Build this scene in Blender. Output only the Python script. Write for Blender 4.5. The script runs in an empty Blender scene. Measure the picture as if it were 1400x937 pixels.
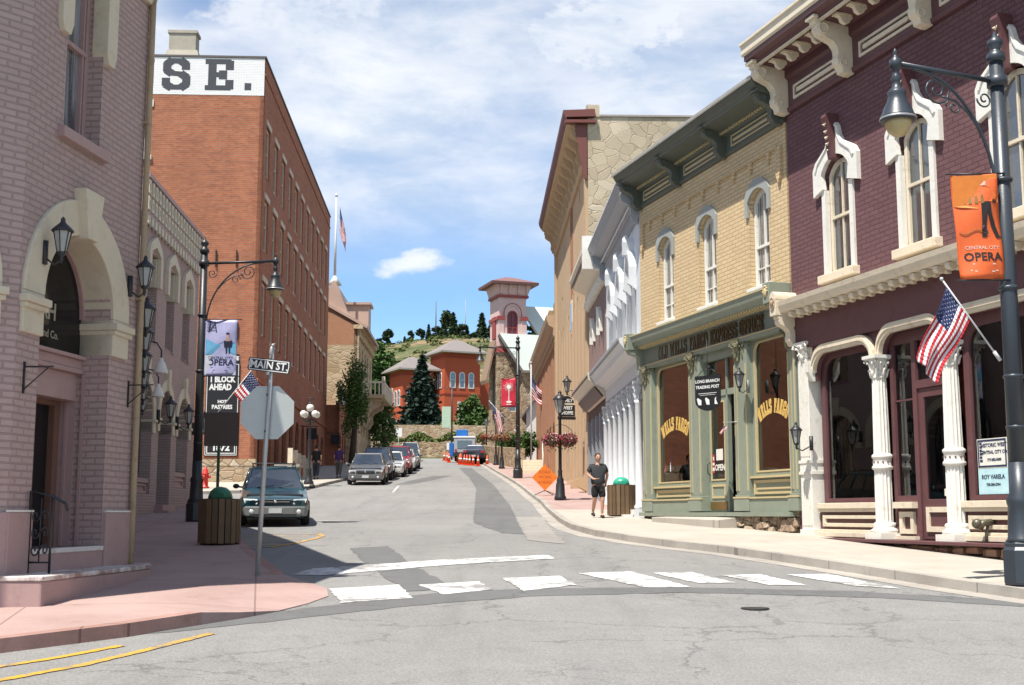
import bpy, bmesh, math, random
from math import sin, cos, pi, radians, atan, atan2, hypot, sqrt, exp
from mathutils import Vector, Matrix
from mathutils.geometry import tessellate_polygon

SC = bpy.context.scene
COL = SC.collection
random.seed(7)

# ------------------------------------------------------------------ camera
F = 1700.0
TH = atan(234.5 / F)
cam = bpy.data.cameras.new('camera'); camo = bpy.data.objects.new('camera', cam); COL.objects.link(camo)
cam.sensor_fit = 'HORIZONTAL'; cam.sensor_width = 36.0; cam.lens = F / 1400.0 * 36.0
cam.clip_start = 0.1; cam.clip_end = 3000
camo.location = (0, 0, 0); camo.rotation_euler = (pi / 2 + TH, 0, 0)
SC.camera = camo

# ------------------------------------------------------------------ view, sun, sky
SC.view_settings.view_transform = 'Standard'
SC.view_settings.look = 'None'
SC.view_settings.gamma = 1.0
SC.view_settings.use_curve_mapping = False
SC.view_settings.exposure = 0.72
SUN_EL = radians(65.0)
SDX, SDY = -0.62, -0.785           # horizontal direction towards the sun
sun = bpy.data.lights.new('sun', 'SUN'); sun.energy = 5.0; sun.angle = radians(0.53); sun.color = (1.0, 0.95, 0.87)
suno = bpy.data.objects.new('sun', sun); COL.objects.link(suno)
sv = Vector((SDX * cos(SUN_EL), SDY * cos(SUN_EL), sin(SUN_EL)))
suno.rotation_euler = sv.to_track_quat('Z', 'Y').to_euler()
suno.location = (-20, -20, 60)

W = bpy.data.worlds.new('World'); SC.world = W; W.use_nodes = True
wn = W.node_tree; N = wn.nodes; L = wn.links; N.clear()
def wnode(t, **k):
    n = N.new(t)
    for a, b in k.items(): setattr(n, a, b)
    return n
sky = wnode('ShaderNodeTexSky', sky_type='NISHITA', sun_disc=False, sun_elevation=SUN_EL,
            sun_rotation=atan2(SDX, SDY), altitude=2600, air_density=1.0, dust_density=0.6, ozone_density=2.5)
tc = wnode('ShaderNodeTexCoord'); sep = wnode('ShaderNodeSeparateXYZ'); L.new(tc.outputs['Generated'], sep.inputs[0])
def wm(op, a, b=None, c=None, clamp=False):
    n = wnode('ShaderNodeMath', operation=op, use_clamp=clamp)
    for i, x in enumerate((a, b, c)):
        if x is None: continue
        if isinstance(x, (int, float)): n.inputs[i].default_value = x
        else: L.new(x, n.inputs[i])
    return n.outputs[0]
X_, Y_, Z_ = sep.outputs
def wnoise(sx, sy, sz, scale, detail=6, rough=.55, dist=0.0, off=(0, 0, 0)):
    m = wnode('ShaderNodeMapping'); m.inputs['Scale'].default_value = (sx, sy, sz); m.inputs['Location'].default_value = off
    L.new(tc.outputs['Generated'], m.inputs[0])
    n = wnode('ShaderNodeTexNoise'); n.inputs['Scale'].default_value = scale; n.inputs['Detail'].default_value = detail
    n.inputs['Roughness'].default_value = rough; n.inputs['Distortion'].default_value = dist
    L.new(m.outputs[0], n.inputs['Vector']); return n.outputs[0]
def smooth(x, a, b):
    n = wnode('ShaderNodeMapRange', interpolation_type='SMOOTHSTEP')
    n.inputs['From Min'].default_value = a; n.inputs['From Max'].default_value = b
    L.new(x, n.inputs['Value']); return n.outputs[0]
def blob(az, el, rx, rz, tilt=0.0):
    # soft ellipse round a direction (az measured as x/y, el as z/y)
    hx = wm('SUBTRACT', wm('DIVIDE', X_, Y_), az); hz = wm('SUBTRACT', wm('DIVIDE', Z_, Y_), el)
    hz = wm('SUBTRACT', hz, wm('MULTIPLY', hx, tilt))
    a = wm('DIVIDE', hx, rx); b = wm('DIVIDE', hz, rz)
    d = wm('ADD', wm('MULTIPLY', a, a), wm('MULTIPLY', b, b))
    front = wm('GREATER_THAN', Y_, 0.05)
    return wm('MULTIPLY', wm('SUBTRACT', 1.0, wm('MINIMUM', d, 1.0)), front)
n1 = wnoise(1, 1, 2.2, 6.5, 9, .58, .3)
n2 = wnoise(1, 1, 3.4, 3.4, 8, .56, .35, (3.1, 0, .4))
n3 = wnoise(1, 1, 1.6, 24.0, 8, .62)
# thin high veil that grows with height, thinner towards the horizon
veil = wm('MULTIPLY', smooth(Z_, .165, .27), wm('ADD', .45, wm('MULTIPLY', smooth(n2, .34, .64), .42)))
streak = wm('MULTIPLY', wm('MULTIPLY', smooth(n2, .50, .66), smooth(Z_, .13, .20)), .25)
lowhaze = wm('MULTIPLY', wm('SUBTRACT', 1.0, smooth(Z_, .06, .16)), .30)
hole = wm('MULTIPLY', blob(-.262, .430, .06, .03), .8)
veil = wm('MULTIPLY', veil, wm('SUBTRACT', 1.0, hole))
veil = wm('MULTIPLY', veil, wm('SUBTRACT', 1.0, wm('MULTIPLY', smooth(Z_, .52, .75), .85)))
def cum(az, el, rx, rz, amt, tilt=0.0, sharp=.16):
    b = blob(az, el, rx, rz, tilt)
    s = wm('ADD', wm('MULTIPLY', b, .62), wm('MULTIPLY', wm('SUBTRACT', n3, .5), 1.05))
    s = wm('ADD', s, wm('MULTIPLY', wm('SUBTRACT', n1, .5), .8))
    return wm('MULTIPLY', smooth(s, .20, .20 + sharp), amt)
cums = [cum(-.084, .203, .046, .0160, .86, .14, .40), cum(.085, .405, .105, .062, .80, .05, .30), cum(-.02, .385, .06, .03, .7, -.1, .3),
        cum(-.19, .415, .13, .060, .75, .1, .42), cum(-.30, .49, .10, .07, .7, 0, .5), cum(-.35, .36, .10, .05, .55, 0, .4)]
tot = wm('MAXIMUM', wm('MAXIMUM', veil, streak), lowhaze)
for c in cums: tot = wm('MAXIMUM', tot, c)
elsewhere = wm('MULTIPLY', smooth(n1, .48, .68), wm('MULTIPLY', wm('LESS_THAN', Y_, 0.3), .7))
tot = wm('MAXIMUM', tot, elsewhere)
hsv = wnode('ShaderNodeMix', data_type='RGBA', blend_type='MULTIPLY'); hsv.inputs[0].default_value = 1.0
L.new(sky.outputs[0], hsv.inputs[6]); hsv.inputs[7].default_value = (1.12, 1.30, 1.36, 1)
mixc = wnode('ShaderNodeMix', data_type='RGBA'); L.new(tot, mixc.inputs[0]); L.new(hsv.outputs[2], mixc.inputs[6])
cshade = wnode('ShaderNodeMix', data_type='RGBA'); L.new(smooth(wnoise(1, 1, 2.4, 9.0, 8, .62, .3, (1.7, .3, 2.2)), .36, .60), cshade.inputs[0]); cshade.inputs[6].default_value = (5.0, 5.6, 6.35, 1); cshade.inputs[7].default_value = (7.0, 7.1, 7.25, 1); L.new(cshade.outputs[2], mixc.inputs[7])
bg = wnode('ShaderNodeBackground'); bg.inputs[1].default_value = 0.092
L.new(mixc.outputs[2], bg.inputs[0]); wo = wnode('ShaderNodeOutputWorld'); L.new(bg.outputs[0], wo.inputs[0])

# ------------------------------------------------------------------ materials
MATS = {}
def new_mat(name):
    m = bpy.data.materials.new(name); m.use_nodes = True
    nt = m.node_tree; p = nt.nodes['Principled BSDF']
    return m, nt, p
class G:
    """small node helper"""
    def __init__(s, nt): s.nt = nt
    def n(s, t, ins=None, **k):
        x = s.nt.nodes.new(t)
        for a, b in k.items(): setattr(x, a, b)
        for a, b in (ins or {}).items():
            if isinstance(b, bpy.types.NodeSocket): s.nt.links.new(b, x.inputs[a])
            else: x.inputs[a].default_value = b
        return x
    def link(s, a, b): s.nt.links.new(a, b)
    def m(s, op, a, b=0.0, clamp=False):
        return s.n('ShaderNodeMath', {0: a, 1: b}, operation=op, use_clamp=clamp).outputs[0]
    def mix(s, f, a, b, mode='MIX'):
        return s.n('ShaderNodeMix', {0: f, 6: a, 7: b}, data_type='RGBA', blend_type=mode).outputs[2]
    def noise(s, vec, scale, detail=4, rough=.55, dist=0.0):
        return s.n('ShaderNodeTexNoise', {'Vector': vec, 'Scale': scale, 'Detail': detail, 'Roughness': rough, 'Distortion': dist}).outputs[0]
    def rng(s, v, a, b, c=0.0, d=1.0):
        return s.n('ShaderNodeMapRange', {0: v, 1: a, 2: b, 3: c, 4: d}).outputs[0]
def c4(c): return (c[0], c[1], c[2], 1.0)
def S(r, g, b):
    f = lambda x: (x / 255 / 12.92) if x <= 10 else ((x / 255 + .055) / 1.055) ** 2.4
    return (f(r), f(g), f(b))
def paint(name, col, rough=.55, var=.10, scale=3.0, spec=.4, metal=0.0, bump=.15, dirt=0.0):
    if name in MATS: return MATS[name]
    m, nt, p = new_mat(name); g = G(nt)
    t = g.n('ShaderNodeTexCoord').outputs['Object']
    a = g.noise(t, scale, 6, .6); b = g.noise(t, scale * 9, 3, .6)
    f = g.m('ADD', g.m('MULTIPLY', g.m('SUBTRACT', a, .5), var * 2.4), g.m('ADD', g.m('MULTIPLY', g.m('SUBTRACT', b, .5), var * 1.2), 1.0))
    cc = g.mix(1.0, c4(col), g.n('ShaderNodeCombineColor', {0: f, 1: f, 2: f}).outputs[0], 'MULTIPLY')
    if dirt:
        d = g.rng(g.noise(t, scale * 2.7, 8, .7), .54, .74)
        cc = g.mix(g.m('MULTIPLY', d, dirt), cc, c4((col[0] * .42, col[1] * .36, col[2] * .30)))
    g.link(cc, p.inputs['Base Color'])
    p.inputs['Roughness'].default_value = rough; p.inputs['Specular IOR Level'].default_value = spec; p.inputs['Metallic'].default_value = metal
    if bump:
        bn = g.n('ShaderNodeBump', {'Strength': bump, 'Distance': .01, 'Height': b}); g.link(bn.outputs[0], p.inputs['Normal'])
    MATS[name] = m; return m
def brick(name, c1, c2, mortar, bw=.235, bh=.085, ms=.012, bump=.6, var=.25, blot=None, soot=0.0, bias=0.0):
    if name in MATS: return MATS[name]
    m, nt, p = new_mat(name); g = G(nt)
    uv = g.n('ShaderNodeTexCoord').outputs['UV']
    wob = g.n('ShaderNodeTexNoise', {'Vector': uv, 'Scale': 2.2, 'Detail': 3}).outputs[1]
    wv = g.n('ShaderNodeVectorMath', {0: wob, 1: (.5, .5, .5)}, operation='SUBTRACT').outputs[0]
    wv = g.n('ShaderNodeVectorMath', {0: wv, 'Scale': .022}, operation='SCALE').outputs[0]
    uv2 = g.n('ShaderNodeVectorMath', {0: uv, 1: wv}, operation='ADD').outputs[0]
    br = g.n('ShaderNodeTexBrick', {'Vector': uv2, 'Color1': c4(c1), 'Color2': c4(c2), 'Mortar': c4(mortar), 'Scale': 1.0,
             'Mortar Size': ms, 'Mortar Smooth': .35, 'Bias': bias, 'Brick Width': bw, 'Row Height': bh})
    big = g.noise(uv, .45, 6, .62); sm = g.noise(uv, 16, 4, .7)
    f = g.m('ADD', g.m('MULTIPLY', g.m('SUBTRACT', big, .5), var * 2), g.m('ADD', g.m('MULTIPLY', g.m('SUBTRACT', sm, .5), var * 1.4), 1.0))
    cc = g.mix(1.0, br.outputs[0], g.n('ShaderNodeCombineColor', {0: f, 1: f, 2: f}).outputs[0], 'MULTIPLY')
    if blot:
        mp = g.n('ShaderNodeMapping', {0: uv, 'Scale': (.5, 3.0, 1)}).outputs[0]
        k = g.rng(g.noise(mp, 1.3, 7, .7), .52, .70)
        cc = g.mix(g.m('MULTIPLY', k, .65), cc, c4(blot))
    if soot:
        mp = g.n('ShaderNodeMapping', {0: uv, 'Scale': (1.5, .35, 1)}).outputs[0]
        k = g.rng(g.noise(mp, 1.1, 8, .7), .5, .78)
        cc = g.mix(g.m('MULTIPLY', k, soot), cc, c4(tuple(x * .45 for x in c1)))
    g.link(cc, p.inputs['Base Color']); p.inputs['Roughness'].default_value = .82; p.inputs['Specular IOR Level'].default_value = .25
    h = g.m('ADD', g.m('MULTIPLY', br.outputs[1], -1.0), g.m('MULTIPLY', sm, .5))
    bn = g.n('ShaderNodeBump', {'Strength': bump, 'Distance': .016, 'Height': h}); g.link(bn.outputs[0], p.inputs['Normal'])
    MATS[name] = m; return m
def stone(name, cols, mortar, scale=3.0, bump=.9, joint=.07, sy=1.5, line=False):
    if name in MATS: return MATS[name]
    m, nt, p = new_mat(name); g = G(nt)
    uv = g.n('ShaderNodeTexCoord').outputs['UV']
    mp = g.n('ShaderNodeMapping', {0: uv, 'Scale': (1, sy, 1)}).outputs[0]
    wob = g.n('ShaderNodeTexNoise', {'Vector': mp, 'Scale': 2.5 * scale / 3, 'Detail': 4}).outputs[1]
    wv = g.n('ShaderNodeVectorMath', {0: wob, 'Scale': .45 / scale}, operation='SCALE').outputs[0]
    mp = g.n('ShaderNodeVectorMath', {0: mp, 1: wv}, operation='ADD').outputs[0]
    e = g.n('ShaderNodeTexVoronoi', {'Vector': mp, 'Scale': scale}, feature='DISTANCE_TO_EDGE').outputs[0]
    cl = g.n('ShaderNodeTexVoronoi', {'Vector': mp, 'Scale': scale}, feature='F1').outputs[1]
    rc = g.n('ShaderNodeSeparateColor', {0: cl})
    cr = g.n('ShaderNodeValToRGB', {0: rc.outputs[0]}); cr.color_ramp.interpolation = 'LINEAR'
    els = cr.color_ramp.elements
    for i, c in enumerate(cols):
        if i < 2: el = els[i]; el.position = i / (len(cols) - 1)
        else: el = els.new(i / (len(cols) - 1))
        el.color = c4(c)
    for i in range(len(cols)): els[i].position = i / (len(cols) - 1)
    for i, c in enumerate(cols): els[i].color = c4(c)
    fine = g.noise(uv, 14, 6, .7); big = g.noise(uv, .5, 4)
    k = g.m('ADD', g.m('MULTIPLY', fine, .5), g.m('MULTIPLY', big, .7)); k = g.m('ADD', k, .4)
    cc = g.mix(1.0, cr.outputs[0], g.n('ShaderNodeCombineColor', {0: k, 1: k, 2: k}).outputs[0], 'MULTIPLY')
    jt = g.rng(e, 0.0, joint, 1.0, 0.0)
    if line: jt = g.m('MULTIPLY', jt, g.rng(g.noise(uv, 1.7, 3), .35, .55))
    cc = g.mix(jt, cc, c4(mortar))
    g.link(cc, p.inputs['Base Color']); p.inputs['Roughness'].default_value = .9; p.inputs['Specular IOR Level'].default_value = .2
    h = g.m('ADD', g.rng(e, 0, joint * 1.6), g.m('MULTIPLY', fine, .5))
    bn = g.n('ShaderNodeBump', {'Strength': bump, 'Distance': .04, 'Height': h}); g.link(bn.outputs[0], p.inputs['Normal'])
    MATS[name] = m; return m
def flat(name, col, rough=.5, spec=.4, metal=0.0, emit=0.0):
    if name in MATS: return MATS[name]
    m, nt, p = new_mat(name); g = G(nt)
    t = g.n('ShaderNodeTexCoord').outputs['Object']
    k = g.rng(g.noise(t, 7, 5, .6), .3, .7, .90, 1.08)
    cc = g.mix(1.0, c4(col), g.n('ShaderNodeCombineColor', {0: k, 1: k, 2: k}).outputs[0], 'MULTIPLY')
    g.link(cc, p.inputs['Base Color'])
    p.inputs['Roughness'].default_value = rough; p.inputs['Specular IOR Level'].default_value = spec; p.inputs['Metallic'].default_value = metal
    if emit:
        p.inputs['Emission Color'].default_value = c4(col); p.inputs['Emission Strength'].default_value = emit
    MATS[name] = m; return m
def dark_glass(name, col=(.02, .025, .03), rough=.04, wob=.02, curtain=None):
    if name in MATS: return MATS[name]
    m, nt, p = new_mat(name); g = G(nt)
    t = g.n('ShaderNodeTexCoord').outputs['Object']
    c = c4(col)
    if curtain:
        mp = g.n('ShaderNodeMapping', {0: t, 'Scale': (14, 14, .6)}).outputs[0]
        k = g.rng(g.noise(mp, 1.0, 3), .45, .6)
        c = g.mix(k, c4(col), c4(curtain))
        g.link(c, p.inputs['Base Color'])
    else:
        k = g.rng(g.noise(t, 1.1, 3), .35, .65)
        g.link(g.mix(k, c4(col), c4((col[0] * 2.2, col[1] * 2.0, col[2] * 2.0))), p.inputs['Base Color'])
    p.inputs['Roughness'].default_value = rough; p.inputs['Specular IOR Level'].default_value = .9; p.inputs['IOR'].default_value = 1.85
    bn = g.n('ShaderNodeBump', {'Strength': wob, 'Distance': .05, 'Height': g.noise(t, 2.5, 2)}); g.link(bn.outputs[0], p.inputs['Normal'])
    MATS[name] = m; return m
def shop_glass():
    if 'shop_glass' in MATS: return MATS['shop_glass']
    m = bpy.data.materials.new('shop_glass'); m.use_nodes = True; nt = m.node_tree; nt.nodes.clear(); g = G(nt)
    fr = g.n('ShaderNodeFresnel', {'IOR': 1.52}).outputs[0]
    k = g.m('ADD', g.m('MULTIPLY', fr, 1.4), .05, True)
    tr = g.n('ShaderNodeBsdfTransparent', {0: (.86, .90, .89, 1)}); gl = g.n('ShaderNodeBsdfGlossy', {'Roughness': .015})
    mx = g.n('ShaderNodeMixShader', {0: k, 1: tr.outputs[0], 2: gl.outputs[0]})
    o = g.n('ShaderNodeOutputMaterial'); g.link(mx.outputs[0], o.inputs[0])
    MATS['shop_glass'] = m; return m

# ------------------------------------------------------------------ mesh builder
class MB:
    def __init__(s): s.v = []; s.f = []; s.mi = []; s.M = Matrix.Identity(4); s.mat = 0; s.sm = []
    def add(s, vs, fs, smooth=False):
        o = len(s.v)
        for p in vs: s.v.append(s.M @ Vector(p))
        for f in fs: s.f.append(tuple(i + o for i in f)); s.mi.append(s.mat); s.sm.append(smooth)
        return s
    def box(s, x0, x1, y0, y1, z0, z1):
        vs = [(x0,y0,z0),(x1,y0,z0),(x1,y1,z0),(x0,y1,z0),(x0,y0,z1),(x1,y0,z1),(x1,y1,z1),(x0,y1,z1)]
        return s.add(vs, [(0,3,2,1),(4,5,6,7),(0,1,5,4),(1,2,6,5),(2,3,7,6),(3,0,4,7)])
    def wedge(s, b, t):   # bottom quad, top quad
        return s.add(list(b) + list(t), [(3,2,1,0),(4,5,6,7),(0,1,5,4),(1,2,6,5),(2,3,7,6),(3,0,4,7)])
    def prism(s, pts, y0, y1):      # pts (x,z) extruded along y
        n = len(pts); vs = [(x, y0, z) for x, z in pts] + [(x, y1, z) for x, z in pts]
        fs = [(i, (i+1) % n, n + (i+1) % n, n + i) for i in range(n)]
        tri = tessellate_polygon([[Vector((x, z, 0)) for x, z in pts]])
        fs += [tuple(t) for t in tri] + [tuple(n + i for i in reversed(t)) for t in tri]
        return s.add(vs, fs)
    def prismx(s, pts, x0, x1):     # pts (y,z) extruded along x
        n = len(pts); vs = [(x0, y, z) for y, z in pts] + [(x1, y, z) for y, z in pts]
        fs = [(i, (i+1) % n, n + (i+1) % n, n + i) for i in range(n)]
        tri = tessellate_polygon([[Vector((y, z, 0)) for y, z in pts]])
        fs += [tuple(t) for t in tri] + [tuple(n + i for i in reversed(t)) for t in tri]
        return s.add(vs, fs)
    def prismz(s, pts, z0, z1):
        n = len(pts); vs = [(x, y, z0) for x, y in pts] + [(x, y, z1) for x, y in pts]
        fs = [(i, (i+1) % n, n + (i+1) % n, n + i) for i in range(n)]
        tri = tessellate_polygon([[Vector((x, y, 0)) for x, y in pts]])
        fs += [tuple(t) for t in tri] + [tuple(n + i for i in reversed(t)) for t in tri]
        return s.add(vs, fs)
    def lathe(s, prof, c=(0,0,0), n=14, smooth=True, sx=1.0, sy=1.0, a0=0.0):
        vs = []; fs = []
        for r, z in prof:
            for k in range(n):
                a = a0 + 2*pi*k/n; vs.append((c[0] + r*cos(a)*sx, c[1] + r*sin(a)*sy, c[2] + z))
        for i in range(len(prof)-1):
            for k in range(n):
                fs.append((i*n+k, i*n+(k+1)%n, (i+1)*n+(k+1)%n, (i+1)*n+k))
        if prof[0][0] > 1e-4: fs.append(tuple(reversed(range(n))))
        if prof[-1][0] > 1e-4: fs.append(tuple((len(prof)-1)*n + k for k in range(n)))
        return s.add(vs, fs, smooth)
    def tube(s, path, r, n=8, smooth=True, cap=True):
        path = [Vector(p) for p in path]; m = len(path)
        rs = r if isinstance(r, (list, tuple)) else [r]*m
        vs = []; fs = []; up = None
        for i, p in enumerate(path):
            d = (path[min(i+1, m-1)] - path[max(i-1, 0)]).normalized()
            if up is None:
                up = Vector((0,0,1)) if abs(d.z) < .9 else Vector((1,0,0))
            a = d.cross(up).normalized(); b = a.cross(d).normalized(); up = b
            for k in range(n):
                t = 2*pi*k/n; vs.append(p + (a*cos(t) + b*sin(t))*rs[i])
        for i in range(m-1):
            for k in range(n): fs.append((i*n+k, i*n+(k+1)%n, (i+1)*n+(k+1)%n, (i+1)*n+k))
        if cap: fs.append(tuple(reversed(range(n)))); fs.append(tuple((m-1)*n+k for k in range(n)))
        return s.add(vs, fs, smooth)
    def ball(s, c, r, n=12, m=8, sx=1, sy=1, sz=1):
        prof = [(max(r*sin(pi*i/m), 0), -r*cos(pi*i/m)*sz) for i in range(m+1)]
        prof[0] = (1e-5, prof[0][1]); prof[-1] = (1e-5, prof[-1][1])
        return s.lathe(prof, c, n, True, sx, sy)
    def ring(s, A, B, y0, y1, back=False):      # closed outlines A (outer) B (inner), same count, (x,z)
        n = len(A)
        vs = [(x, y0, z) for x, z in A] + [(x, y0, z) for x, z in B] + [(x, y1, z) for x, z in A] + [(x, y1, z) for x, z in B]
        fs = []
        for i in range(n):
            j = (i+1) % n
            fs += [(i, j, n+j, n+i), (n+i, n+j, 3*n+j, 3*n+i), (j, i, 2*n+i, 2*n+j)]
        return s.add(vs, fs)
    def strip(s, A, B, y0, y1):      # open band between two outlines
        n = len(A)
        vs = [(x, y0, z) for x, z in A] + [(x, y0, z) for x, z in B] + [(x, y1, z) for x, z in A] + [(x, y1, z) for x, z in B]
        fs = []
        for i in range(n-1):
            j = i+1
            fs += [(i, j, n+j, n+i), (n+i, n+j, 3*n+j, 3*n+i), (j, i, 2*n+i, 2*n+j)]
        fs += [(0, n, 3*n, 2*n), (2*n-1, n-1, 3*n-1, 4*n-1)]
        return s.add(vs, fs)
    def text(s, body, size, x, z, y=0.0, depth=.004, bold=0.0, align='CENTER', sx=1.0, rot=0.0, spacing=1.0):
        cu = bpy.data.curves.new('t', 'FONT'); cu.body = body; cu.size = size; cu.extrude = depth; cu.offset = bold
        cu.align_x = align; cu.align_y = 'CENTER'; cu.resolution_u = 2; cu.space_character = spacing
        ob = bpy.data.objects.new('t', cu); COL.objects.link(ob)
        dg = bpy.context.evaluated_depsgraph_get(); me = bpy.data.meshes.new_from_object(ob.evaluated_get(dg))
        R = Matrix.Translation((x, y, z)) @ Matrix.Rotation(-rot, 4, 'Y') @ Matrix.Rotation(pi/2, 4, 'X') @ Matrix.Diagonal((sx, 1, 1, 1))
        s.add([R @ v.co for v in me.vertices], [tuple(p.vertices) for p in me.polygons])
        bpy.data.objects.remove(ob); bpy.data.curves.remove(cu); bpy.data.meshes.remove(me)
        return s
    def mesh(s, name, zo=0.0):
        me = bpy.data.meshes.new(name)
        me.from_pydata([(p.x, p.y, p.z - zo) for p in s.v], [], s.f)
        me.polygons.foreach_set('material_index', s.mi)
        me.polygons.foreach_set('use_smooth', s.sm)
        bm = bmesh.new(); bm.from_mesh(me)
        if len(bm.faces) < 60000: bmesh.ops.recalc_face_normals(bm, faces=bm.faces)
        uvl = bm.loops.layers.uv.new('UV')
        for f in bm.faces:
            n = f.normal; ax, ay, az = abs(n.x), abs(n.y), abs(n.z)
            for l in f.loops:
                c = l.vert.co
                if az > ax and az > ay: l[uvl].uv = (c.x, c.y)
                elif ay >= ax: l[uvl].uv = (c.x, c.z + zo)
                else: l[uvl].uv = (c.y, c.z + zo)
        bm.to_mesh(me); bm.free(); me.update()
        return me

def tag(o, label=None, cat=None, group=None, kind=None):
    if label: o['label'] = label
    if cat: o['category'] = cat
    if group: o['group'] = group
    if kind: o['kind'] = kind
    return o
def mkobj(name, me, mats, parent=None, loc=(0,0,0), rz=0.0, label=None, bev=0.0):
    if isinstance(me, MB): me = me.mesh(name)
    if not isinstance(mats, (list, tuple)): mats = [mats]
    if not me.materials:
        for m in mats: me.materials.append(m)
    o = bpy.data.objects.new(name, me); COL.objects.link(o)
    if parent: o.parent = parent
    o.location = loc; o.rotation_euler = (0, 0, rz)
    if label: o['label'] = label
    if bev:
        b = o.modifiers.new('bev', 'BEVEL'); b.width = bev; b.segments = 2; b.limit_method = 'ANGLE'; b.angle_limit = radians(40)
    return o
def empty(name, loc, rz=0.0, label=None, cat=None, group=None):
    o = bpy.data.objects.new(name, None); COL.objects.link(o); o.location = loc; o.rotation_euler = (0, 0, rz)
    o.empty_display_size = .3
    return tag(o, label, cat, group)
def kids(o): return [c for c in bpy.data.objects if c.parent == o]
def dup(o, loc=None, rz=None, label=None, group=None, parent=None):
    c = o.copy(); COL.objects.link(c); c.parent = parent
    if loc is not None: c.location = loc
    if rz is not None: c.rotation_euler = (0, 0, rz)
    if label: c['label'] = label
    if group: c['group'] = group
    for ch in kids(o): dup(ch, parent=c)
    return c
class Thing:
    """a building or other thing with its own frame: x along the front, y into it, z measured from the camera's eye level"""
    def __init__(s, name, label, cat, P, h, zb, group=None):
        s.zb = zb; s.P = P; s.h = h
        s.e = empty(name, (P[0], P[1], zb), atan2(h[1], h[0]), label, cat, group); s.cache = {}
    def part(s, name, mb, mats, parent=None, loc=None, label=None, bev=0.0, key=None):
        if key is not None and key in s.cache: me = s.cache[key]
        else:
            me = mb.mesh(name, s.zb if loc is None else 0.0) if isinstance(mb, MB) else mb
            if key is not None: s.cache[key] = me
        l = (0,0,0) if loc is None else (loc[0], loc[1], loc[2] - s.zb)
        return mkobj(name, me, mats, parent or s.e, l, 0.0, label, bev)
    def w(s, x, y, z):   # to world
        c = Vector((s.h[0], s.h[1])); n = Vector((-s.h[1], s.h[0]))
        return Vector((s.P[0] + c.x*x + n.x*y, s.P[1] + c.y*x + n.y*y, z))
    @property
    def rz(s): return atan2(s.h[1], s.h[0])

# ------------------------------------------------------------------ terrain profile (z = 0 is the camera's eye height)
PR = [(-200,-9),(-60,-4.2),(0,-1.85),(17,-.92),(25,-.52),(31,-.32),(40,.1),(50,.72),(60,1.4),(80,2.6),(105,4.2),(125,5.4)]
def gz(Y):
    for (a,b),(c,d) in zip(PR, PR[1:]):
        if Y <= c: return b + (d-b)*(Y-a)/(c-a)
    return PR[-1][1] + (Y-125)*.1
def dirv(vp):
    r = (vp - 700)/F*cos(TH); n = hypot(r, 1); return (r/n, 1/n)
# ------------------------------------------------------------------ ground materials
def asphalt(name, base, crack=1.0, speck=.5):
    m, nt, p = new_mat(name); g = G(nt); uv = g.n('ShaderNodeTexCoord').outputs['Object']
    big = g.noise(uv, .22, 5, .6); mid = g.noise(uv, 1.7, 6, .65); fine = g.noise(uv, 38, 3, .7); grit = g.noise(uv, 110, 2, .7)
    k = g.m('ADD', g.m('MULTIPLY', g.m('SUBTRACT', big, .5), .45), g.m('MULTIPLY', g.m('SUBTRACT', mid, .5), .32))
    k = g.m('ADD', k, g.m('MULTIPLY', g.m('SUBTRACT', fine, .5), speck)); k = g.m('ADD', k, g.m('MULTIPLY', g.m('SUBTRACT', grit, .5), speck * 1.4)); k = g.m('ADD', k, 1.0)
    cc = g.mix(1.0, c4(base), g.n('ShaderNodeCombineColor', {0: k, 1: k, 2: k}).outputs[0], 'MULTIPLY')
    mp = g.n('ShaderNodeMapping', {0: uv, 'Scale': (1.3, .10, 1), 'Rotation': (0, 0, .08)}).outputs[0]      # wheel tracks and drips down the lanes
    st = g.rng(g.noise(mp, 1.2, 4, .6), .52, .72)
    cc = g.mix(g.m('MULTIPLY', st, .30), cc, c4(tuple(x*.55 for x in base)))
    wob = g.n('ShaderNodeTexNoise', {'Vector': uv, 'Scale': 1.1, 'Detail': 6, 'Roughness': .65}).outputs[1]
    wv = g.n('ShaderNodeVectorMath', {0: wob, 'Scale': 1.3}, operation='SCALE').outputs[0]
    v2 = g.n('ShaderNodeVectorMath', {0: uv, 1: wv}, operation='ADD').outputs[0]
    e = g.n('ShaderNodeTexVoronoi', {'Vector': v2, 'Scale': .38}, feature='DISTANCE_TO_EDGE').outputs[0]
    e2 = g.n('ShaderNodeTexVoronoi', {'Vector': v2, 'Scale': 1.5}, feature='DISTANCE_TO_EDGE').outputs[0]
    cr = g.m('MULTIPLY', g.rng(e, .004, .011, 1, 0), g.rng(g.noise(uv, .5, 3), .38, .5))
    cr2 = g.m('MULTIPLY', g.rng(e2, .005, .016, 1, 0), g.rng(g.noise(uv, .35, 3), .52, .6))
    cr = g.m('MAXIMUM', cr, cr2)
    cc = g.mix(g.m('MULTIPLY', cr, .62 * crack), cc, c4(tuple(x*.30 for x in base)))
    g.link(cc, p.inputs['Base Color']); p.inputs['Roughness'].default_value = .88; p.inputs['Specular IOR Level'].default_value = .25
    h = g.m('SUBTRACT', g.m('ADD', grit, fine), cr)
    g.link(g.n('ShaderNodeBump', {'Strength': .5, 'Distance': .012, 'Height': h}).outputs[0], p.inputs['Normal'])
    return m
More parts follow.
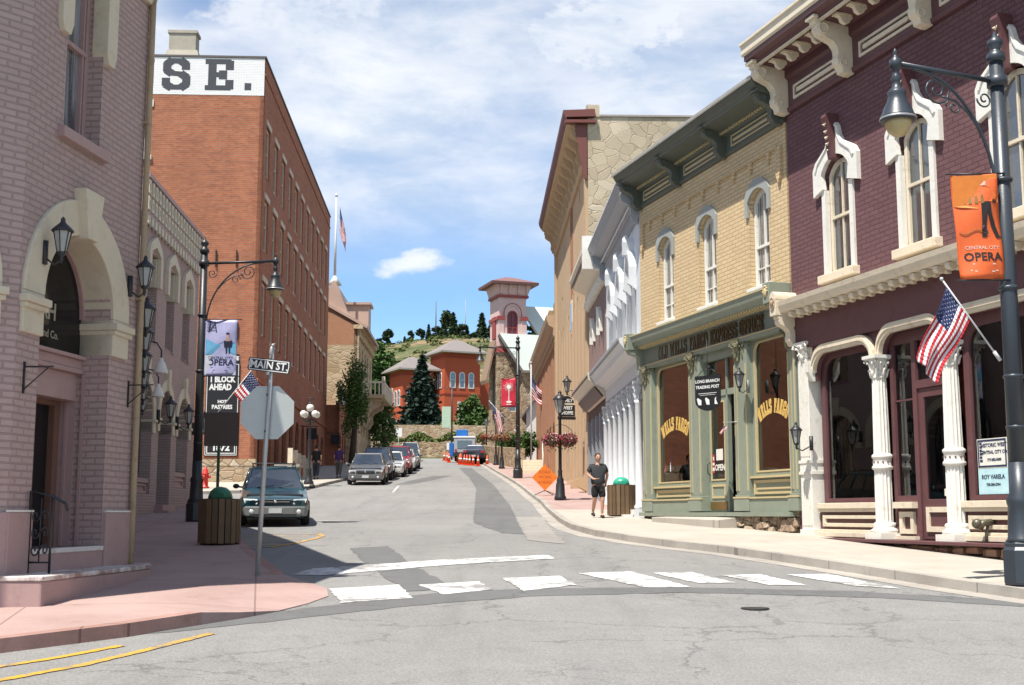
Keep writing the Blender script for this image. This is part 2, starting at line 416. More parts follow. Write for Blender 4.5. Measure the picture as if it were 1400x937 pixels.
def concrete(name, base, base2, grid=1.5, joint=.5, stain=.4):
    m, nt, p = new_mat(name); g = G(nt); uv = g.n('ShaderNodeTexCoord').outputs['Object']
    rot = g.n('ShaderNodeMapping', {0: uv, 'Rotation': (0, 0, -.2)}).outputs[0]
    a = g.noise(uv, .8, 6, .65); b = g.noise(uv, 45, 3, .7); st = g.noise(uv, 2.3, 8, .7)
    cc = g.mix(g.rng(a, .35, .65), c4(base), c4(base2))
    k = g.m('ADD', g.m('MULTIPLY', g.m('SUBTRACT', b, .5), .35), 1.0)
    cc = g.mix(1.0, cc, g.n('ShaderNodeCombineColor', {0: k, 1: k, 2: k}).outputs[0], 'MULTIPLY')
    cc = g.mix(g.m('MULTIPLY', g.rng(st, .56, .74), stain), cc, c4(tuple(x*.5 for x in base)))
    br = g.n('ShaderNodeTexBrick', {'Vector': rot, 'Scale': 1.0, 'Mortar Size': .012, 'Brick Width': grid, 'Row Height': grid, 'Mortar Smooth': .2}, offset=0.0)
    cc = g.mix(g.m('MULTIPLY', br.outputs[1], joint), cc, c4(tuple(x*.35 for x in base)))
    g.link(cc, p.inputs['Base Color']); p.inputs['Roughness'].default_value = .9; p.inputs['Specular IOR Level'].default_value = .2
    h = g.m('SUBTRACT', g.m('MULTIPLY', b, .4), br.outputs[1])
    g.link(g.n('ShaderNodeBump', {'Strength': .4, 'Distance': .012, 'Height': h}).outputs[0], p.inputs['Normal'])
    return m
def worn(name, col, wear=.5, sc=6.0, base=(.17,.165,.158)):
    m, nt, p = new_mat(name); g = G(nt); uv = g.n('ShaderNodeTexCoord').outputs['Object']
    a = g.noise(uv, sc, 9, .75); b = g.noise(uv, 1.1, 4, .6); c = g.noise(uv, 60, 2, .7)
    k = g.rng(g.m('ADD', g.m('MULTIPLY', a, .7), g.m('MULTIPLY', b, .45)), .51 + .12*(1-wear), .64 + .12*(1-wear))
    cc = g.mix(k, c4(col), c4(base))
    f = g.rng(c, .2, .8, .82, 1.12)
    cc = g.mix(1.0, cc, g.n('ShaderNodeCombineColor', {0: f, 1: f, 2: f}).outputs[0], 'MULTIPLY')
    g.link(cc, p.inputs['Base Color']); p.inputs['Roughness'].default_value = .8; p.inputs['Specular IOR Level'].default_value = .3
    return m
M_road = asphalt('asphalt', (.222, .216, .206), .7, 1.15); M_patch = asphalt('asphalt_patch', (.135, .135, .133), .5, .5)
M_patch2 = asphalt('asphalt_patch_pale', (.275, .258, .236), .8, .4)
M_pinkwalk = concrete('pink_concrete', (.325, .222, .198), (.385, .272, .245), 2.4, .55)
M_creamwalk = concrete('cream_concrete', (.36, .325, .275), (.42, .385, .33), 1.8, .35, .25)
M_kerb = concrete('kerb_concrete', (.28, .255, .225), (.38, .35, .31), 1.6, .6, .5)
M_kerbpink = concrete('kerb_pink', (.27, .155, .13), (.38, .235, .20), 1.6, .6, .5)
M_white = worn('white_marking', (.62, .62, .60), .85, 5.0, (.24,.23,.22)); M_yellow = worn('yellow_marking', (.55, .31, .035), .72, 7.0)

def terr(X, Y):
    if Y < 128: z = gz(Y) - .06
    else:
        z = 5.4 + min(Y-125, 25)*.1
        t = min(max((Y-150)/280, 0), 1)
        z += 50*t**.85 - .06
        z += (sin(X*.031+1.1)*3.2 + sin(X*.083+Y*.01)*1.4 + sin(Y*.045 + X*.02)*1.6) * min(max((Y-165)/80, 0), 1)
        if Y > 430: z -= (Y-430)*.12
    ax = max(0, abs(X+10) - 55)
    if Y > -20: z += min(ax*.22, 30) * min(max((Y+20)/80, 0), 1)
    return z
def ground_poly(name, pts, off, mat, thick=0.0, parent=None, kind='structure', rag=0.0):
    if rag:
        rr = random.Random(int(pts[0][0]*97+pts[0][1]*31)); q = []
        for (ax, ay), (bx, by) in zip(pts, pts[1:]+pts[:1]):
            n_ = max(int(hypot(bx-ax, by-ay)/(rag*3.0)), 1)
            for i in range(n_): t = i/n_; q.append((ax+(bx-ax)*t+rr.uniform(-rag, rag)*.55, ay+(by-ay)*t+rr.uniform(-rag, rag)*.55))
        pts = q
    bm = bmesh.new(); f = bm.faces.new([bm.verts.new((x, y, 0)) for x, y in pts])
    ys = [p[1] for p in pts]
    cuts = [a for a, b in PR] + list(range(int(min(ys))+1, int(max(ys))+1, 3))
    for c in cuts:
        if min(ys)+.01 < c < max(ys)-.01:
            bmesh.ops.bisect_plane(bm, geom=bm.verts[:]+bm.edges[:]+bm.faces[:], plane_co=(0, c, 0), plane_no=(0, 1, 0))
    bmesh.ops.recalc_face_normals(bm, faces=bm.faces)
    for f in bm.faces:
        if f.normal.z < 0: f.normal_flip()
    if thick:
        r = bmesh.ops.extrude_face_region(bm, geom=bm.faces[:])
        top = [g for g in r['geom'] if isinstance(g, bmesh.types.BMVert)]
        tops = set(top)
        for v in bm.verts: v.co.z = gz(v.co.y) + off - (0 if v in tops else thick)
    else:
        for v in bm.verts: v.co.z = gz(v.co.y) + off
    bmesh.ops.recalc_face_normals(bm, faces=bm.faces)
    me = bpy.data.meshes.new(name); bm.to_mesh(me); bm.free()
    o = mkobj(name, me, mat, parent)
    if kind: o['kind'] = kind
    return o

# terrain: one sheet to the horizon
def terrain():
    xs = sorted(set([-900,-600,-400,-300,-220] + list(range(-160, 161, 8)) + [220,300,400,600,900]))
    ys = sorted(set([-400,-200,-100,-60,-30,0,17,25,31,40,50,60,80,105,125,128] + list(range(135, 520, 7)) + [560,620,700,900,1400]))
    vs = [(x, y, terr(x, y)) for y in ys for x in xs]; n = len(xs)
    fs = [(j*n+i, j*n+i+1, (j+1)*n+i+1, (j+1)*n+i) for j in range(len(ys)-1) for i in range(n-1)]
    m, nt, p = new_mat('hillside'); g = G(nt); t = g.n('ShaderNodeTexCoord').outputs['Object']
    mp = g.n('ShaderNodeMapping', {0: t, 'Scale': (1, 1, 2.2)}).outputs[0]
    a = g.noise(mp, .035, 6, .6); b = g.noise(mp, .22, 6, .7); c = g.noise(mp, .9, 4, .7)
    cc = g.mix(g.rng(b, .36, .62), c4((.040, .062, .022)), c4((.135, .135, .065)))
    cc = g.mix(g.rng(c, .50, .66), cc, c4((.05, .065, .025)))
    rk = g.m('MULTIPLY', g.rng(a, .54, .62), g.rng(b, .40, .55))
    cc = g.mix(rk, cc, c4((.33, .215, .135)))
    g.link(cc, p.inputs['Base Color']); p.inputs['Roughness'].default_value = .95; p.inputs['Specular IOR Level'].default_value = .1
    g.link(g.n('ShaderNodeBump', {'Strength': .8, 'Distance': .8, 'Height': b}).outputs[0], p.inputs['Normal'])
    me = bpy.data.meshes.new('terrain'); me.from_pydata(vs, [], fs)
    for q in me.polygons: q.use_smooth = True
    tag(mkobj('terrain', me, m), kind='structure')
terrain()

# roadway: Main Street and the cross street in front of it
ground_poly('road', [(-45,-40),(45,-40),(45,34),(16,34),(16,60),(10,127),(-20,127),(-26,60),(-40,40)], 0.0, M_road)
ground_poly('road_patch', [(-7.5,10.6),(-4.2,11.9),(-2.6,13.3),(-1.2,14.6),(.4,15.6),(2.2,15.9),(4.4,15.4),(6.4,14.2),(6.4,14.9),(4.4,16.05),(2.2,16.5),(.2,16.35),(-.9,15.9),(-1.9,14.9),(-3.2,13.5),(-7.5,12.0)], .004, M_patch, rag=.07)
ground_poly('road_patch', [(-1.35,16.0),(-.75,16.35),(-1.6,20),(-2.3,23.4),(-2.95,23.0),(-2.2,19.4)], .006, M_patch, rag=.07)
ground_poly('road_patch', [(.55,27),(.15,34),(-.1,44),(-.9,60),(-2.2,80),(-3.0,92),(-3.9,92),(-2.5,72),(-1.6,56),(-1.2,40),(-1.0,33),(-.2,28)], .005, M_patch, rag=.07)
ground_poly('road_patch', [(1.0,24),(.95,30),(.9,36),(.1,36),(0.25,29),(.3,25)], .007, M_patch2, rag=.07)
ground_poly('road_patch', [(-4.9,60),(-4.2,66),(-3.6,74),(-4.6,74),(-5.3,66),(-5.6,60)], .005, M_patch, rag=.07)
# stop line and crossing bars
ground_poly('stop_line', [(-3.15,18.1),(-2.99,19.0),(-1.19,20.5),(.62,21.5),(.70,20.75),(-1.02,19.6),(-2.72,18.0)], .008, M_white, rag=.03)
bars = [[(-2.36,16.3),(-1.5,16.75),(-1.2,15.3),(-2.0,14.85)], [(-1.25,16.75),(-.45,17.15),(-.25,16.2),(-.85,15.7)],
        [(-.15,17.6),(.67,17.9),(.86,16.75),(.15,16.05)], [(.95,18.3),(1.75,18.6),(2.32,16.5),(1.72,16.45)],
        [(2.02,18.35),(2.62,18.5),(3.0,17.0),(2.5,16.95)], [(2.98,18.0),(3.57,18.15),(3.9,16.65),(3.38,16.75)],
        [(3.94,18.1),(4.55,18.2),(5.0,16.3),(4.5,16.6)]]
for b in bars: ground_poly('crossing_bar', b, .008, M_white, rag=.03)
# yellow lines
def gline(name, pts, w, mat, off=.008):
    P = [Vector(p) for p in pts]; Lf = []; Rt = []
    for i, p in enumerate(P):
        d = (P[min(i+1, len(P)-1)] - P[max(i-1, 0)]).normalized(); n = Vector((-d.y, d.x))*w/2
        Lf.append(tuple(p+n)); Rt.append(tuple(p-n))
    return ground_poly(name, Lf + Rt[::-1], off, mat, rag=.016)
gline('yellow_line', [(-4.9,9.0),(-4.0,10.1),(-3.6,10.75),(-3.3,11.5),(-2.95,12.5)], .10, M_yellow)
gline('yellow_line', [(-5.1,9.6),(-4.5,10.35),(-3.95,11.1),(-3.6,11.75)], .09, M_yellow)
gline('yellow_line', [(-4.25,27.6),(-4.0,26.6),(-4.0,25.4),(-4.15,24.3),(-4.45,23.2),(-5.0,22.9)], .12, M_yellow)
for i in range(6):
    y = 23.6 + i*.75
    gline('yellow_line', [(-5.1-.05*i-.28*(y-23.6), y), (-4.2, y+.12)], .09, M_yellow)
gline('parking_line', [(-6.2,33.6),(-4.4,34.0)], .10, M_white)
gline('parking_line', [(-5.3,58.5),(-5.0,52.5)], .10, M_white)

# pavements with kerbs
def kerbed(name, kerb, back, mat, kmat, h=.13, kw=.16, kn='kerb'):
    """kerb: polyline along the road edge; back: polyline far from it, same direction"""
    P = [Vector(p) for p in kerb]; inner = []
    ref = Vector(back[len(back)//2])
    for i, p in enumerate(P):
        d = (P[min(i+1, len(P)-1)] - P[max(i-1, 0)]).normalized(); n = Vector((-d.y, d.x))
        if (ref-p).dot(n) < 0: n = -n
        inner.append(tuple(p+n*kw))
    for i in range(len(P)-1):
        pass
    ground_poly(kn, [tuple(p) for p in P] + inner[::-1], h, kmat, .3)
    ground_poly(name, inner + list(back)[::-1], h - .002, mat, .3)
RK = [(18,5.5),(11,10.2),(8.2,12.6),(6.55,14.3),(5.6,16.4),(4.97,18.3),(4.3,20.2),(3.7,21.75),(3.0,23.0),(2.27,24.6),(1.75,26.6),(1.42,29.5),(1.25,33.0)]
kerbed('pavement', RK, [(30,10),(14,16),(9.5,20),(8,26),(6,30),(5,33.0)], M_creamwalk, M_kerb)
def off(P, d):
    P = [Vector(p) for p in P]; r = []
    for i, p in enumerate(P):
        t = (P[min(i+1, len(P)-1)] - P[max(i-1, 0)]).normalized(); r.append(tuple(p + Vector((-t.y, t.x))*d))
    return r
gline('gutter', off(RK, .17), .34, M_kerb, .0045)
gline('gutter', off([(1.25,33.0),(1.13,38.0),(1.02,43.7),(.48,54.8),(-.66,75),(-2.41,103)], .15), .30, M_kerb, .0045)
kerbed('pavement', [(1.25,33.0),(1.13,38.0)], [(5,33.0),(5,38.0)], M_creamwalk, M_kerb)
kerbed('pavement', [(1.13,38.0),(1.02,43.7),(.48,54.8),(-.66,75),(-2.41,103),(-3.4,120)], [(5,38.0),(5,60),(6,80),(8,100),(8,120)], M_pinkwalk, M_kerb)
LK = [(-14,3.0),(-7.2,9.0),(-4.6,11.3),(-3.75,12.25),(-3.2,13.1)]
kerbed('pavement', LK, [(-20,12),(-12,16),(-8,15),(-6,14.2),(-4.2,13.5)], M_pinkwalk, M_kerbpink)
# dropped kerb at the corner: a sloping slab between the raised kerbs
def ramp():
    O = [(-3.2,13.1,.128),(-2.9,13.55,.07),(-2.6,14.1,.015),(-2.38,14.8,.01),(-2.25,15.5,.01),(-2.38,16.3,.01),(-2.70,16.95,.012),(-3.15,17.3,.09)]
    I_ = [(-4.2,13.5,.127),(-4.1,13.8,.127),(-3.95,14.2,.127),(-3.85,14.8,.127),(-3.75,15.5,.127),(-3.7,16.2,.127),(-3.65,16.9,.127),(-3.5,17.45,.127)]
    J = [(-6.4,13.2),(-6.4,13.8),(-6.4,14.3),(-6.4,15),(-6.6,15.6),(-6.8,16.3),(-7,17.0),(-7,17.7)]
    vs = []; fs = []; n = len(O)
    for r in (O, I_, [(x, y, .127) for x, y in J]): vs += [(x, y, gz(y)+h_) for x, y, h_ in r]
    vs += [(x, y, gz(y)-.2) for x, y, h_ in O]
    for i in range(n-1): fs += [(i, i+1, n+i+1, n+i), (n+i, n+i+1, 2*n+i+1, 2*n+i), (3*n+i, 3*n+i+1, i+1, i)]
    me = bpy.data.meshes.new('pavement'); me.from_pydata(vs, [], fs); tag(mkobj('pavement', me, M_pinkwalk), kind='structure')
ramp()
kerbed('pavement', [(-3.15,17.3),(-4.3,20.9),(-5.41,24.84),(-6.2,27.6),(-7.3,31.0),(-7.9,34.5),(-9.2,38.5),(-10.6,41.2)], [(-7,17.3),(-8,20.9),(-9,24.8),(-11,30.0),(-12,33.0),(-12,36.5),(-12,39),(-12,41.6)], M_pinkwalk, M_kerbpink)
kerbed('pavement', [(-13.8,50.5),(-10.5,52.2),(-9.3,54.2),(-8.86,56.1),(-8.72,64.8),(-9.2,80),(-10.0,100),(-12.5,122)], [(-30,54),(-26,60),(-24,62),(-20,64),(-20,70),(-20,80),(-20,100),(-22,122)], M_creamwalk, M_kerb)
# inspection covers
def cover(x, y, r):
    mb = MB(); mb.lathe([(r, 0), (r, .012), (r*.93, .012), (r*.92, .006), (1e-4, .006)], (0,0,0), 24, False)
    for k in range(-3, 4):
        w = sqrt(max(r*r*.7 - (k*r*.24)**2, 0)); mb.box(-w, w, k*r*.24-.015, k*r*.24+.015, .006, .011)
    o = mkobj('manhole_cover', mb, paint('cast_iron', (.045, .042, .04), .6, .2), None, (x, y, gz(y)+.002))
    return o
tag(cover(2.75, 14.35, .16), 'small round iron valve cover in the asphalt near the right edge', 'manhole cover')
tag(cover(-4.75, 33.3, .30), 'dark round manhole cover in the road beyond the parked teal wagon', 'manhole cover')
# ------------------------------------------------------------------ facade helpers
def outline(x0, x1, z0, z1, rise=0.0, n=10, kind='arc', rc=0.0):
    pts = [(x0, z0), (x1, z0)]
    xc = (x0+x1)/2; a = (x1-x0)/2
    if rc:
        for k in range(7):
            t = pi/2*k/6; pts.append((x1-rc+rc*cos(t), z1-rc+rc*sin(t)))
        for k in range(7):
            t = pi/2+pi/2*k/6; pts.append((x0+rc+rc*cos(t), z1-rc+rc*sin(t)))
        return pts
    if rise <= 0: return pts + [(x1, z1), (x0, z1)]
    zs = z1-rise
    if kind == 'pt':
        for k in range(n//2+1):
            t = k/(n//2); pts.append((x1 - a*(1-cos(t*pi/2))*1.0, zs + rise*sin(t*pi/2)**.9))
        for k in range(n//2-1, -1, -1):
            t = k/(n//2); pts.append((x0 + a*(1-cos(t*pi/2)), zs + rise*sin(t*pi/2)**.9))
        return pts
    if rise >= a*.98:      # semicircle (or stilted ellipse)
        for k in range(n+1):
            t = pi*k/n; pts.append((xc+a*cos(t), zs+rise*sin(t)))
    else:                  # segmental
        R = (a*a+rise*rise)/(2*rise); t0 = math.asin(a/R)
        for k in range(n+1):
            t = t0 - 2*t0*k/n; pts.append((xc+R*sin(t), zs-(R-rise)+R*cos(t)))
    return pts
def wallsheet(mb, x0, x1, z0, z1, holes, y=0.0, depth=.25, edge=True, outer=None):
    outer = outer or [(x0, z0), (x1, z0), (x1, z1), (x0, z1)]
    polys = [outer] + holes
    allp = [p for q in polys for p in q]
    tri = tessellate_polygon([[Vector((p[0], p[1], 0)) for p in q] for q in polys])
    mb.add([(p[0], y, p[1]) for p in allp], [tuple(t) for t in tri])
    for q in (holes + ([outer] if edge else [])):
        n = len(q)
        mb.add([(p[0], y, p[1]) for p in q] + [(p[0], y+depth, p[1]) for p in q], [(i, (i+1) % n, n+(i+1) % n, n+i) for i in range(n)])
def sub(T, name, mb, mats, parent, key=None, loc=(0,0,0), label=None, bev=0.0):
    if key is not None and key in T.cache: me = T.cache[key]
    else:
        me = mb.mesh(name) if isinstance(mb, MB) else mb
        if key is not None: T.cache[key] = me
    return mkobj(name, me, mats, parent, loc, 0.0, label, bev)
def sash(T, xc, z0, w, h, rise, fm, gm, y=.13, fw=.065, rail=.5, munt=1, kind='arc', sill=None, key='', casing=0.0, rails=(), n=10):
    k = ('sash', w, h, rise, kind, key)
    if k not in T.cache:
        mb = MB(); A = outline(-w/2, w/2, 0, h, rise, n, kind); B = outline(-w/2+fw, w/2-fw, fw, h-fw, max(rise-fw*.6, 0) if rise else 0, n, kind)
        mb.ring(A, B, 0, .08)
        if rail:
            mb.box(-w/2+fw*.9, w/2-fw*.9, -.012, .05, h*rail-.028, h*rail+.028)
        for r in rails: mb.box(-w/2+fw*.9, w/2-fw*.9, .012, .05, h*r-.012, h*r+.012)
        for i in range(munt):
            x = -w/2 + w*(i+1)/(munt+1); mb.box(x-.018, x+.018, .010, .055, fw*.9, h-fw*1.1 - (0 if munt == 1 else rise*.35))
        T.cache[k] = mb.mesh('window')
        pb = MB(); pb.prism(outline(-w/2+fw*.8, w/2-fw*.8, fw*.8, h-fw*.8, max(rise-fw*.6, 0) if rise else 0, n, kind), .045, .06)
        T.cache[k+('p',)] = pb.mesh('pane')
        if sill:
            sb = MB(); sw, sh, sd = sill[:3]; sb.box(-w/2-sw, w/2+sw, -sd-y, .02, -sh, .005); T.cache[k+('s',)] = sb.mesh('sill')
    o = mkobj('window', T.cache[k], fm, T.e, (xc, y, z0-T.zb))
    mkobj('pane', T.cache[k+('p',)], gm, o)
    if sill: mkobj('sill', T.cache[k+('s',)], sill[3], o, bev=.012)
    return o
def capital(mb, x, y, z0, z1, r, sq=1.35):
    h = z1-z0
    mb.lathe([(r*.92, 0), (r*1.05, h*.04), (r*.95, h*.08), (r*.98, h*.35), (r*1.12, h*.65), (r*1.45, h*.84)], (x, y, z0), 16)
    a = r*sq*1.15; mb.box(x-a, x+a, y-a, y+a, z0+h*.86, z1)
    a *= .9; mb.box(x-a, x+a, y-a, y+a, z0+h*.82, z0+h*.86)
    for ring, (zz, hh, out) in enumerate(((.06, .34, 1.35), (.34, .34, 1.5))):
        for k in range(8):
            t = 2*pi*(k+.5*ring)/8; c_, s_ = cos(t), sin(t)
            pr = [(r*.98, zz), (r*1.08, zz+hh*.5), (r*1.2, zz+hh*.85), (r*out, zz+hh), (r*out*1.05, zz+hh*.78)]
            mb.tube([(x+q*c_, y+q*s_, z0+h*e) for q, e in pr], [r*.20, r*.22, r*.17, r*.12, r*.05], 5)
    for k in range(4):
        t = pi/4+pi/2*k; c_, s_ = cos(t), sin(t)
        mb.tube([(x+q*c_, y+q*s_, z0+h*e) for q, e in ((r*1.0, .5), (r*1.4, .72), (r*1.85, .84), (r*1.95, .74), (r*1.7, .70))], r*.11, 5)
def fluted(mb, x, y, z0, z1, r0, r1, n=14):
    vs = []; fs = []; m = n*2
    for (r, z) in ((r0, z0), ((r0+r1)/2*1.01, (z0+z1)/2), (r1, z1)):
        for k in range(m):
            q = r*(1.0 if k % 2 else .87); t = 2*pi*k/m; vs.append((x+q*cos(t), y+q*sin(t), z))
    for i in range(2):
        for k in range(m): fs.append((i*m+k, i*m+(k+1) % m, (i+1)*m+(k+1) % m, (i+1)*m+k))
    mb.add(vs, fs)
def bracket_prof(d, h, z1, t=.0):
    """scrolled console: y runs out from the wall (negative), top at z1"""
    P = [(0, z1), (-d, z1), (-d, z1-h*.10), (-d*.93, z1-h*.12), (-d*.96, z1-h*.20), (-d*.88, z1-h*.30), (-d*.70, z1-h*.36), (-d*.52, z1-h*.42),
         (-d*.42, z1-h*.52), (-d*.40, z1-h*.64), (-d*.44, z1-h*.72), (-d*.42, z1-h*.82), (-d*.33, z1-h*.88), (-d*.30, z1-h*.97), (-d*.12, z1-h), (0, z1-h)]
    return P
# slab-serif letters drawn as strokes, 1 unit high
SLAB = {
 'O': (.74, [[(.24,0),(.50,0),(.66,.2),(.66,.8),(.50,1),(.24,1),(.08,.8),(.08,.2),(.24,0)]], []),
 'L': (.66, [[(.2,0),(.2,1)], [(.06,0),(.6,0),(.6,.26)]], [(.2,1)]),
 'D': (.74, [[(.2,0),(.46,0),(.64,.2),(.64,.8),(.46,1),(.2,1)], [(.2,0),(.2,1)]], [(.14,1),(.14,0)]),
 'W': (1.06, [[(.12,1),(.30,0),(.53,.8),(.76,0),(.94,1)]], [(.12,1),(.94,1),(.53,.86)]),
 'E': (.70, [[(.2,0),(.2,1)], [(.06,0),(.62,0),(.62,.26)], [(.06,1),(.62,1),(.62,.74)], [(.2,.5),(.46,.5)], [(.46,.38),(.46,.62)]], []),
 'S': (.70, [[(.08,.30),(.08,.10),(.2,0),(.48,0),(.60,.12),(.60,.38),(.48,.50),(.2,.54),(.10,.64),(.10,.88),(.2,1),(.46,1),(.58,.88),(.58,.72)]], []),
 'F': (.66, [[(.2,0),(.2,1)], [(.06,1),(.6,1),(.6,.74)], [(.2,.5),(.44,.5)], [(.44,.38),(.44,.62)]], [(.2,0)]),
 'A': (.80, [[(.12,0),(.40,1),(.68,0)], [(.24,.34),(.58,.34)]], [(.12,0),(.68,0)]),
 'R': (.78, [[(.2,0),(.2,1)], [(.06,1),(.48,1),(.62,.88),(.62,.62),(.48,.5),(.2,.5)], [(.42,.5),(.64,0)]], [(.2,0),(.66,0)]),
 'G': (.74, [[(.62,.74),(.62,.86),(.48,1),(.24,1),(.08,.84),(.08,.16),(.24,0),(.48,0),(.62,.14),(.62,.44)], [(.40,.44),(.72,.44)]], []),
 'X': (.76, [[(.12,0),(.64,1)], [(.12,1),(.64,0)]], [(.12,0),(.64,0),(.12,1),(.64,1)]),
 'P': (.70, [[(.2,0),(.2,1)], [(.06,1),(.48,1),(.62,.88),(.62,.58),(.48,.46),(.2,.46)]], [(.2,0)]),
 'I': (.40, [[(.2,0),(.2,1)]], [(.2,0),(.2,1)]),
 'C': (.72, [[(.62,.72),(.62,.86),(.48,1),(.24,1),(.08,.84),(.08,.16),(.24,0),(.48,0),(.62,.14),(.62,.28)]], []),
 'U': (.82, [[(.18,1),(.18,.14),(.32,0),(.54,0),(.66,.14),(.66,1)]], [(.18,1),(.66,1)]),
 '.': (.34, [[(.16,-.07),(.16,.11)]], []),
 ' ': (.42, [], []),
}
def slab_text(mb, s, x, z, h, y, t=.16, sx=1.0, dep=.01, base=None, gap=.06):
    """returns width; base(u) -> (x, z, angle) lets the line follow an arc"""
    cur = 0.0; k = 0
    W_ = sum(SLAB[c][0] for c in s)*h*sx + gap*h*(len(s)-1)
    for c in s:
        w, lines, ser = SLAB[c]; w *= h*sx
        mid = cur + w/2
        if base: bx, bz, an = base(mid - W_/2)
        else: bx, bz, an = x + mid, z, 0.0
        def tr(px, pz):
            lx = px*h*sx - w/2; lz = pz*h
            return (bx + lx*cos(an) - lz*sin(an), bz + lx*sin(an) + lz*cos(an))
        for ln in lines:
            for i in range(len(ln)-1):
                (ax, az), (cx, cz) = ln[i], ln[i+1]
                dx, dz = (cx-ax)*sx, cz-az; L_ = hypot(dx, dz) or 1; dx /= L_; dz /= L_
                thick = t*(1.15 if abs(dz) > .5 else .72); ex = .05
                nx, nz = -dz*thick/2, dx*thick/2
                q = [(ax*sx - dx*ex + nx, az - dz*ex + nz), (ax*sx - dx*ex - nx, az - dz*ex - nz), (cx*sx + dx*ex - nx, cz + dz*ex - nz), (cx*sx + dx*ex + nx, cz + dz*ex + nz)]
                k += 1; mb.prism([tr(px/sx, pz) for px, pz in q], y - dep - k*.0003, y)
        for px, pz in ser:
            k += 1; s_ = (.16 if t > .15 else .10)/sx; e = .055; zz = pz + (-.0 if pz > .5 else .0)
            mb.prism([tr(px-s_, zz-e), tr(px+s_, zz-e), tr(px+s_, zz+e), tr(px-s_, zz+e)], y - dep - k*.0003, y)
        cur += w + gap*h
    return W_

# ------------------------------------------------------------------ shared finishes
M_iron = paint('black_iron', (.018, .019, .021), .42, .15, 6, .5); M_ironblue = paint('blue_black_iron', (.030, .038, .048), .38, .15, 6, .5)
M_glass = dark_glass('window_glass', (.03,.037,.045), .04, .03); M_glassb = dark_glass('window_glass_blind', (.02, .025, .03), .05, .02, (.30, .30, .28))
M_glasslite = dark_glass('window_glass_pale', (.10, .13, .16), .05)
M_lace = dark_glass('window_glass_lace', (.04, .045, .05), .12, .02, (.42, .42, .40))
M_cream = paint('cream_paint', (.64, .56, .43), .5, .10, 2.5, .35, bump=.3, dirt=.55); M_cream2 = paint('white_paint', (.69, .67, .61), .5, .08, 2.5, .35, bump=.3, dirt=.42)
M_maroon = paint('maroon_paint', (.112, .048, .051), .5, .2, 2.2, .4, dirt=.4)
M_stonef = stone('foundation_rubble', [(.30,.21,.14), (.19,.12,.09), (.36,.28,.20), (.24,.16,.12)], (.12,.09,.07), 3.0, 1.0, .08, 1.8)
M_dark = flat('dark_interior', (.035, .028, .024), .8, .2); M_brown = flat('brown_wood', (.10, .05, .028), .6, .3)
M_roof = paint('tar_roof', (.10, .095, .09), .9, .2)
GL = shop_glass()

